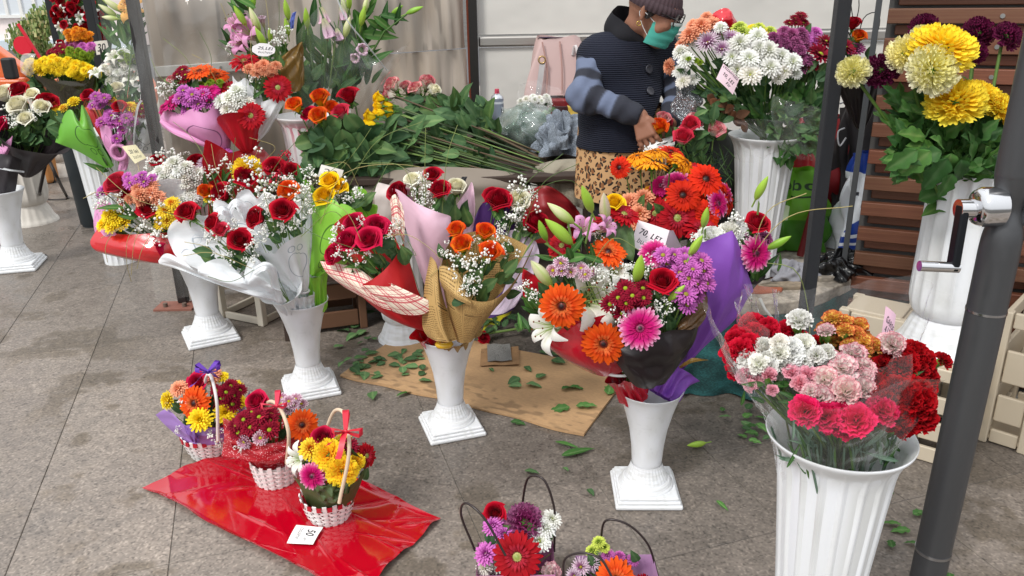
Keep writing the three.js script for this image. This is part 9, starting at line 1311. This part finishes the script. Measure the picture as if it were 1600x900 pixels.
  part('skirt', sk.geo(), std({ map: leo, roughness: 0.8 }), o);
  const trF = smin([1, -1].flatMap((s) => [cap(add(hip, 0, 0.085 * s), add(V(0, 0.46, 0), 0.02, 0.09 * s), 0.088, 0.078), cap(add(V(0, 0.46, 0), 0.02, 0.09 * s), add(V(0, 0.1, 0), -0.02, 0.09 * s), 0.076, 0.06)]), 0.03); part('trousers', surfaceNet((x, y, z) => Math.max(trF(x, y, z), 0.07 - y), [-0.34, 0.04, -0.28], [0.36, hip.y + 0.13, 0.32], 0.014, () => hx('#16161b')), wool, o);
  for (const s of [1, -1]) { const g = new RoundedBoxGeometry(0.1, 0.07, 0.26, 4, 0.03); const m = part('shoe', g, std({ color: '#1a1a1c', roughness: 0.6 }), o); m.position.copy(add(V(0, 0.036, 0), 0.05, 0.095 * s)); m.rotation.y = Math.atan2(F.x, F.z); }
  // collar, hat, mask, glasses, hair
  const col = new B(); col.patch(40, 10, (u, v) => { const a = u * TAU, r = 0.078 + 0.03 * Math.sin(v * 3.1) + 0.006 * Math.sin(a * 5 + v * 4), q = V(neck.x - 0.005, 0, neck.z).addScaledVector(F, Math.cos(a) * r * 0.95 - 0.01).addScaledVector(R, Math.sin(a) * r * 1.1); return [q.x, neck.y - 0.075 + 0.12 * v - 0.045 * Math.cos(a) * v, q.z]; }, hx('#14141a')); part('collar', col.geo(), wool, o);
  const hat = new B(), hp = (a, t, r) => { const p = H(-0.016 + Math.sin(t) * Math.cos(a) * r * 1.06, 0.014 + Math.cos(t) * r * 1.12, Math.sin(t) * Math.sin(a) * r * 0.95); return p.toArray(); };
  hat.patch(160, 16, (u, v) => { const t = v * 1.5; return hp(u * TAU, t, 0.108 + 0.0016 * Math.sin(u * TAU * 40)); }, hx('#4b3b40')); hat.patch(160, 6, (u, v) => hp(u * TAU + 0, 1.28 + 0.32 * v, 0.111 + 0.006 * Math.sin(v * Math.PI) + 0.0022 * Math.sin(u * TAU * 40)), hx('#46373c')); part('knit_hat', hat.geo(), wool, o);
  const mk = new B(); mk.patch(24, 14, (u, v) => { const s = (u * 2 - 1), w = s * 1.25, f = Math.cos(w), y = lerp(-0.008 + 0.012 * (1 - Math.abs(s)) * 1.4, -0.104, v), bulge = 0.102 + 0.018 * Math.exp(-s * s * 9) * (1 - v * 0.4) - 0.012 * Math.pow(v, 3) + 0.0022 * Math.sin(v * 22); return H(bulge * f + 0.004, y, Math.sin(w) * 0.076).toArray(); }, (u, v) => v < 0.08 ? hx('#d8e8e6') : hx('#52b8a8')); part('face_mask', mk.geo(), std({ vertexColors: true, roughness: 0.8 }), o);
  for (const s of [1, -1]) { part('mask_loop', new THREE.TubeGeometry(new THREE.CatmullRomCurve3([H(0.04, -0.02, 0.074 * s), H(0.0, 0.0, 0.098 * s), H(-0.022, 0.0, 0.1 * s), H(0.0, -0.04, 0.09 * s), H(0.04, -0.08, 0.068 * s)]), 16, 0.0016, 5), std({ color: '#e6e6e6' }), o);
    const e = part('eye', new THREE.SphereGeometry(0.0125, 14, 10), std({ color: '#e8e2dc', roughness: 0.2 }), o); e.position.copy(H(0.081, 0.014, 0.032 * s)); const ir = part('iris', new THREE.SphereGeometry(0.0062, 10, 8), std({ color: '#1a100c', roughness: 0.1 }), e); ir.position.copy(hf.clone().multiplyScalar(0.0085).addScaledVector(hu, -0.003));
    const rim = part('glasses_rim', new THREE.TorusGeometry(0.023, 0.0022, 6, 28), std({ color: '#121214', roughness: 0.3 }), o); rim.position.copy(H(0.106, 0.012, 0.033 * s)); rim.lookAt(rim.position.clone().add(feet).add(hf)); const lens = part('lens', new THREE.CircleGeometry(0.022, 24), clearMat, o); lens.position.copy(rim.position); lens.quaternion.copy(rim.quaternion);
    part('glasses_arm', new THREE.TubeGeometry(new THREE.CatmullRomCurve3([H(0.104, 0.018, 0.056 * s), H(0.05, 0.022, 0.088 * s), H(-0.02, 0.02, 0.1 * s)]), 12, 0.0024, 5), std({ color: '#121214', roughness: 0.3 }), o); }
  part('glasses_bridge', new THREE.TubeGeometry(new THREE.CatmullRomCurve3([H(0.106, 0.016, 0.011), H(0.112, 0.02, 0), H(0.106, 0.016, -0.011)]), 8, 0.002, 5), std({ color: '#121214', roughness: 0.3 }), o);
  const hr = new B(); for (const s of [1, -1]) hr.patch(10, 8, (u, v) => H(0.035 - 0.045 * u, 0.03 - 0.05 * v * (0.4 + 0.6 * Math.sin(u * 3)), s * (0.08 + 0.014 * Math.sin(u * 3.1) + 0.002 * Math.sin(u * 40))).toArray(), hx('#18110f')); part('hair', hr.geo(), std({ vertexColors: true, roughness: 0.5 }), o);
  part('earring', new THREE.TorusGeometry(0.008, 0.0018, 6, 14), std({ color: '#d8b860', metalness: 1, roughness: 0.25 }), o).position.copy(H(-0.006, -0.046, 0.095));
  // what she is holding
  const hb = bouquet('small bouquet of roses in printed paper held by the flower seller', [1034, 245, 3.12], 3.1, undefined);
  heads(hb, [['roseO', 1030, 199, 30, 0.03, [2, -20], 0.4], ['roseP', 1036, 186, 26, 0.0, [2, -18], 0.5], ['roseC', 1042, 190, 22, -0.02, [6, -16], 0.5]]); greens(hb, 'rose', 1034, 210, 30, 16, 6, 20, 0.0);
  const pt = drawn(128, 128, (g, w, h) => { g.fillStyle = '#eeeeec'; g.fillRect(0, 0, w, h); g.strokeStyle = '#6b4a28'; g.lineWidth = 4; for (let k = 0; k < 9; k++) { g.beginPath(); g.arc(14 + (k % 5) * 26, 20 + Math.floor(k / 5) * 30, 9, 0, 5); g.stroke(); } g.fillStyle = '#2a2a2a'; for (let k = 0; k < 5; k++) { g.beginPath(); g.ellipse(20 + k * 24, 84, 8, 4, 0.6, 0, 7); g.fill(); } });
  paperSheet(hb, 'printed_wrapper', [[[1014, 212, 0.0], [1030, 218, 0.03], [1056, 210, 0.0]], [[1006, 228, 0.02], [1026, 230, 0.05], [1054, 226, 0.02]], [[1006, 246, 0.02], [1026, 248, 0.05], [1050, 246, 0.02]]], std({ map: pt, roughness: 0.5 }));
}
renderer.render(scene, camera);
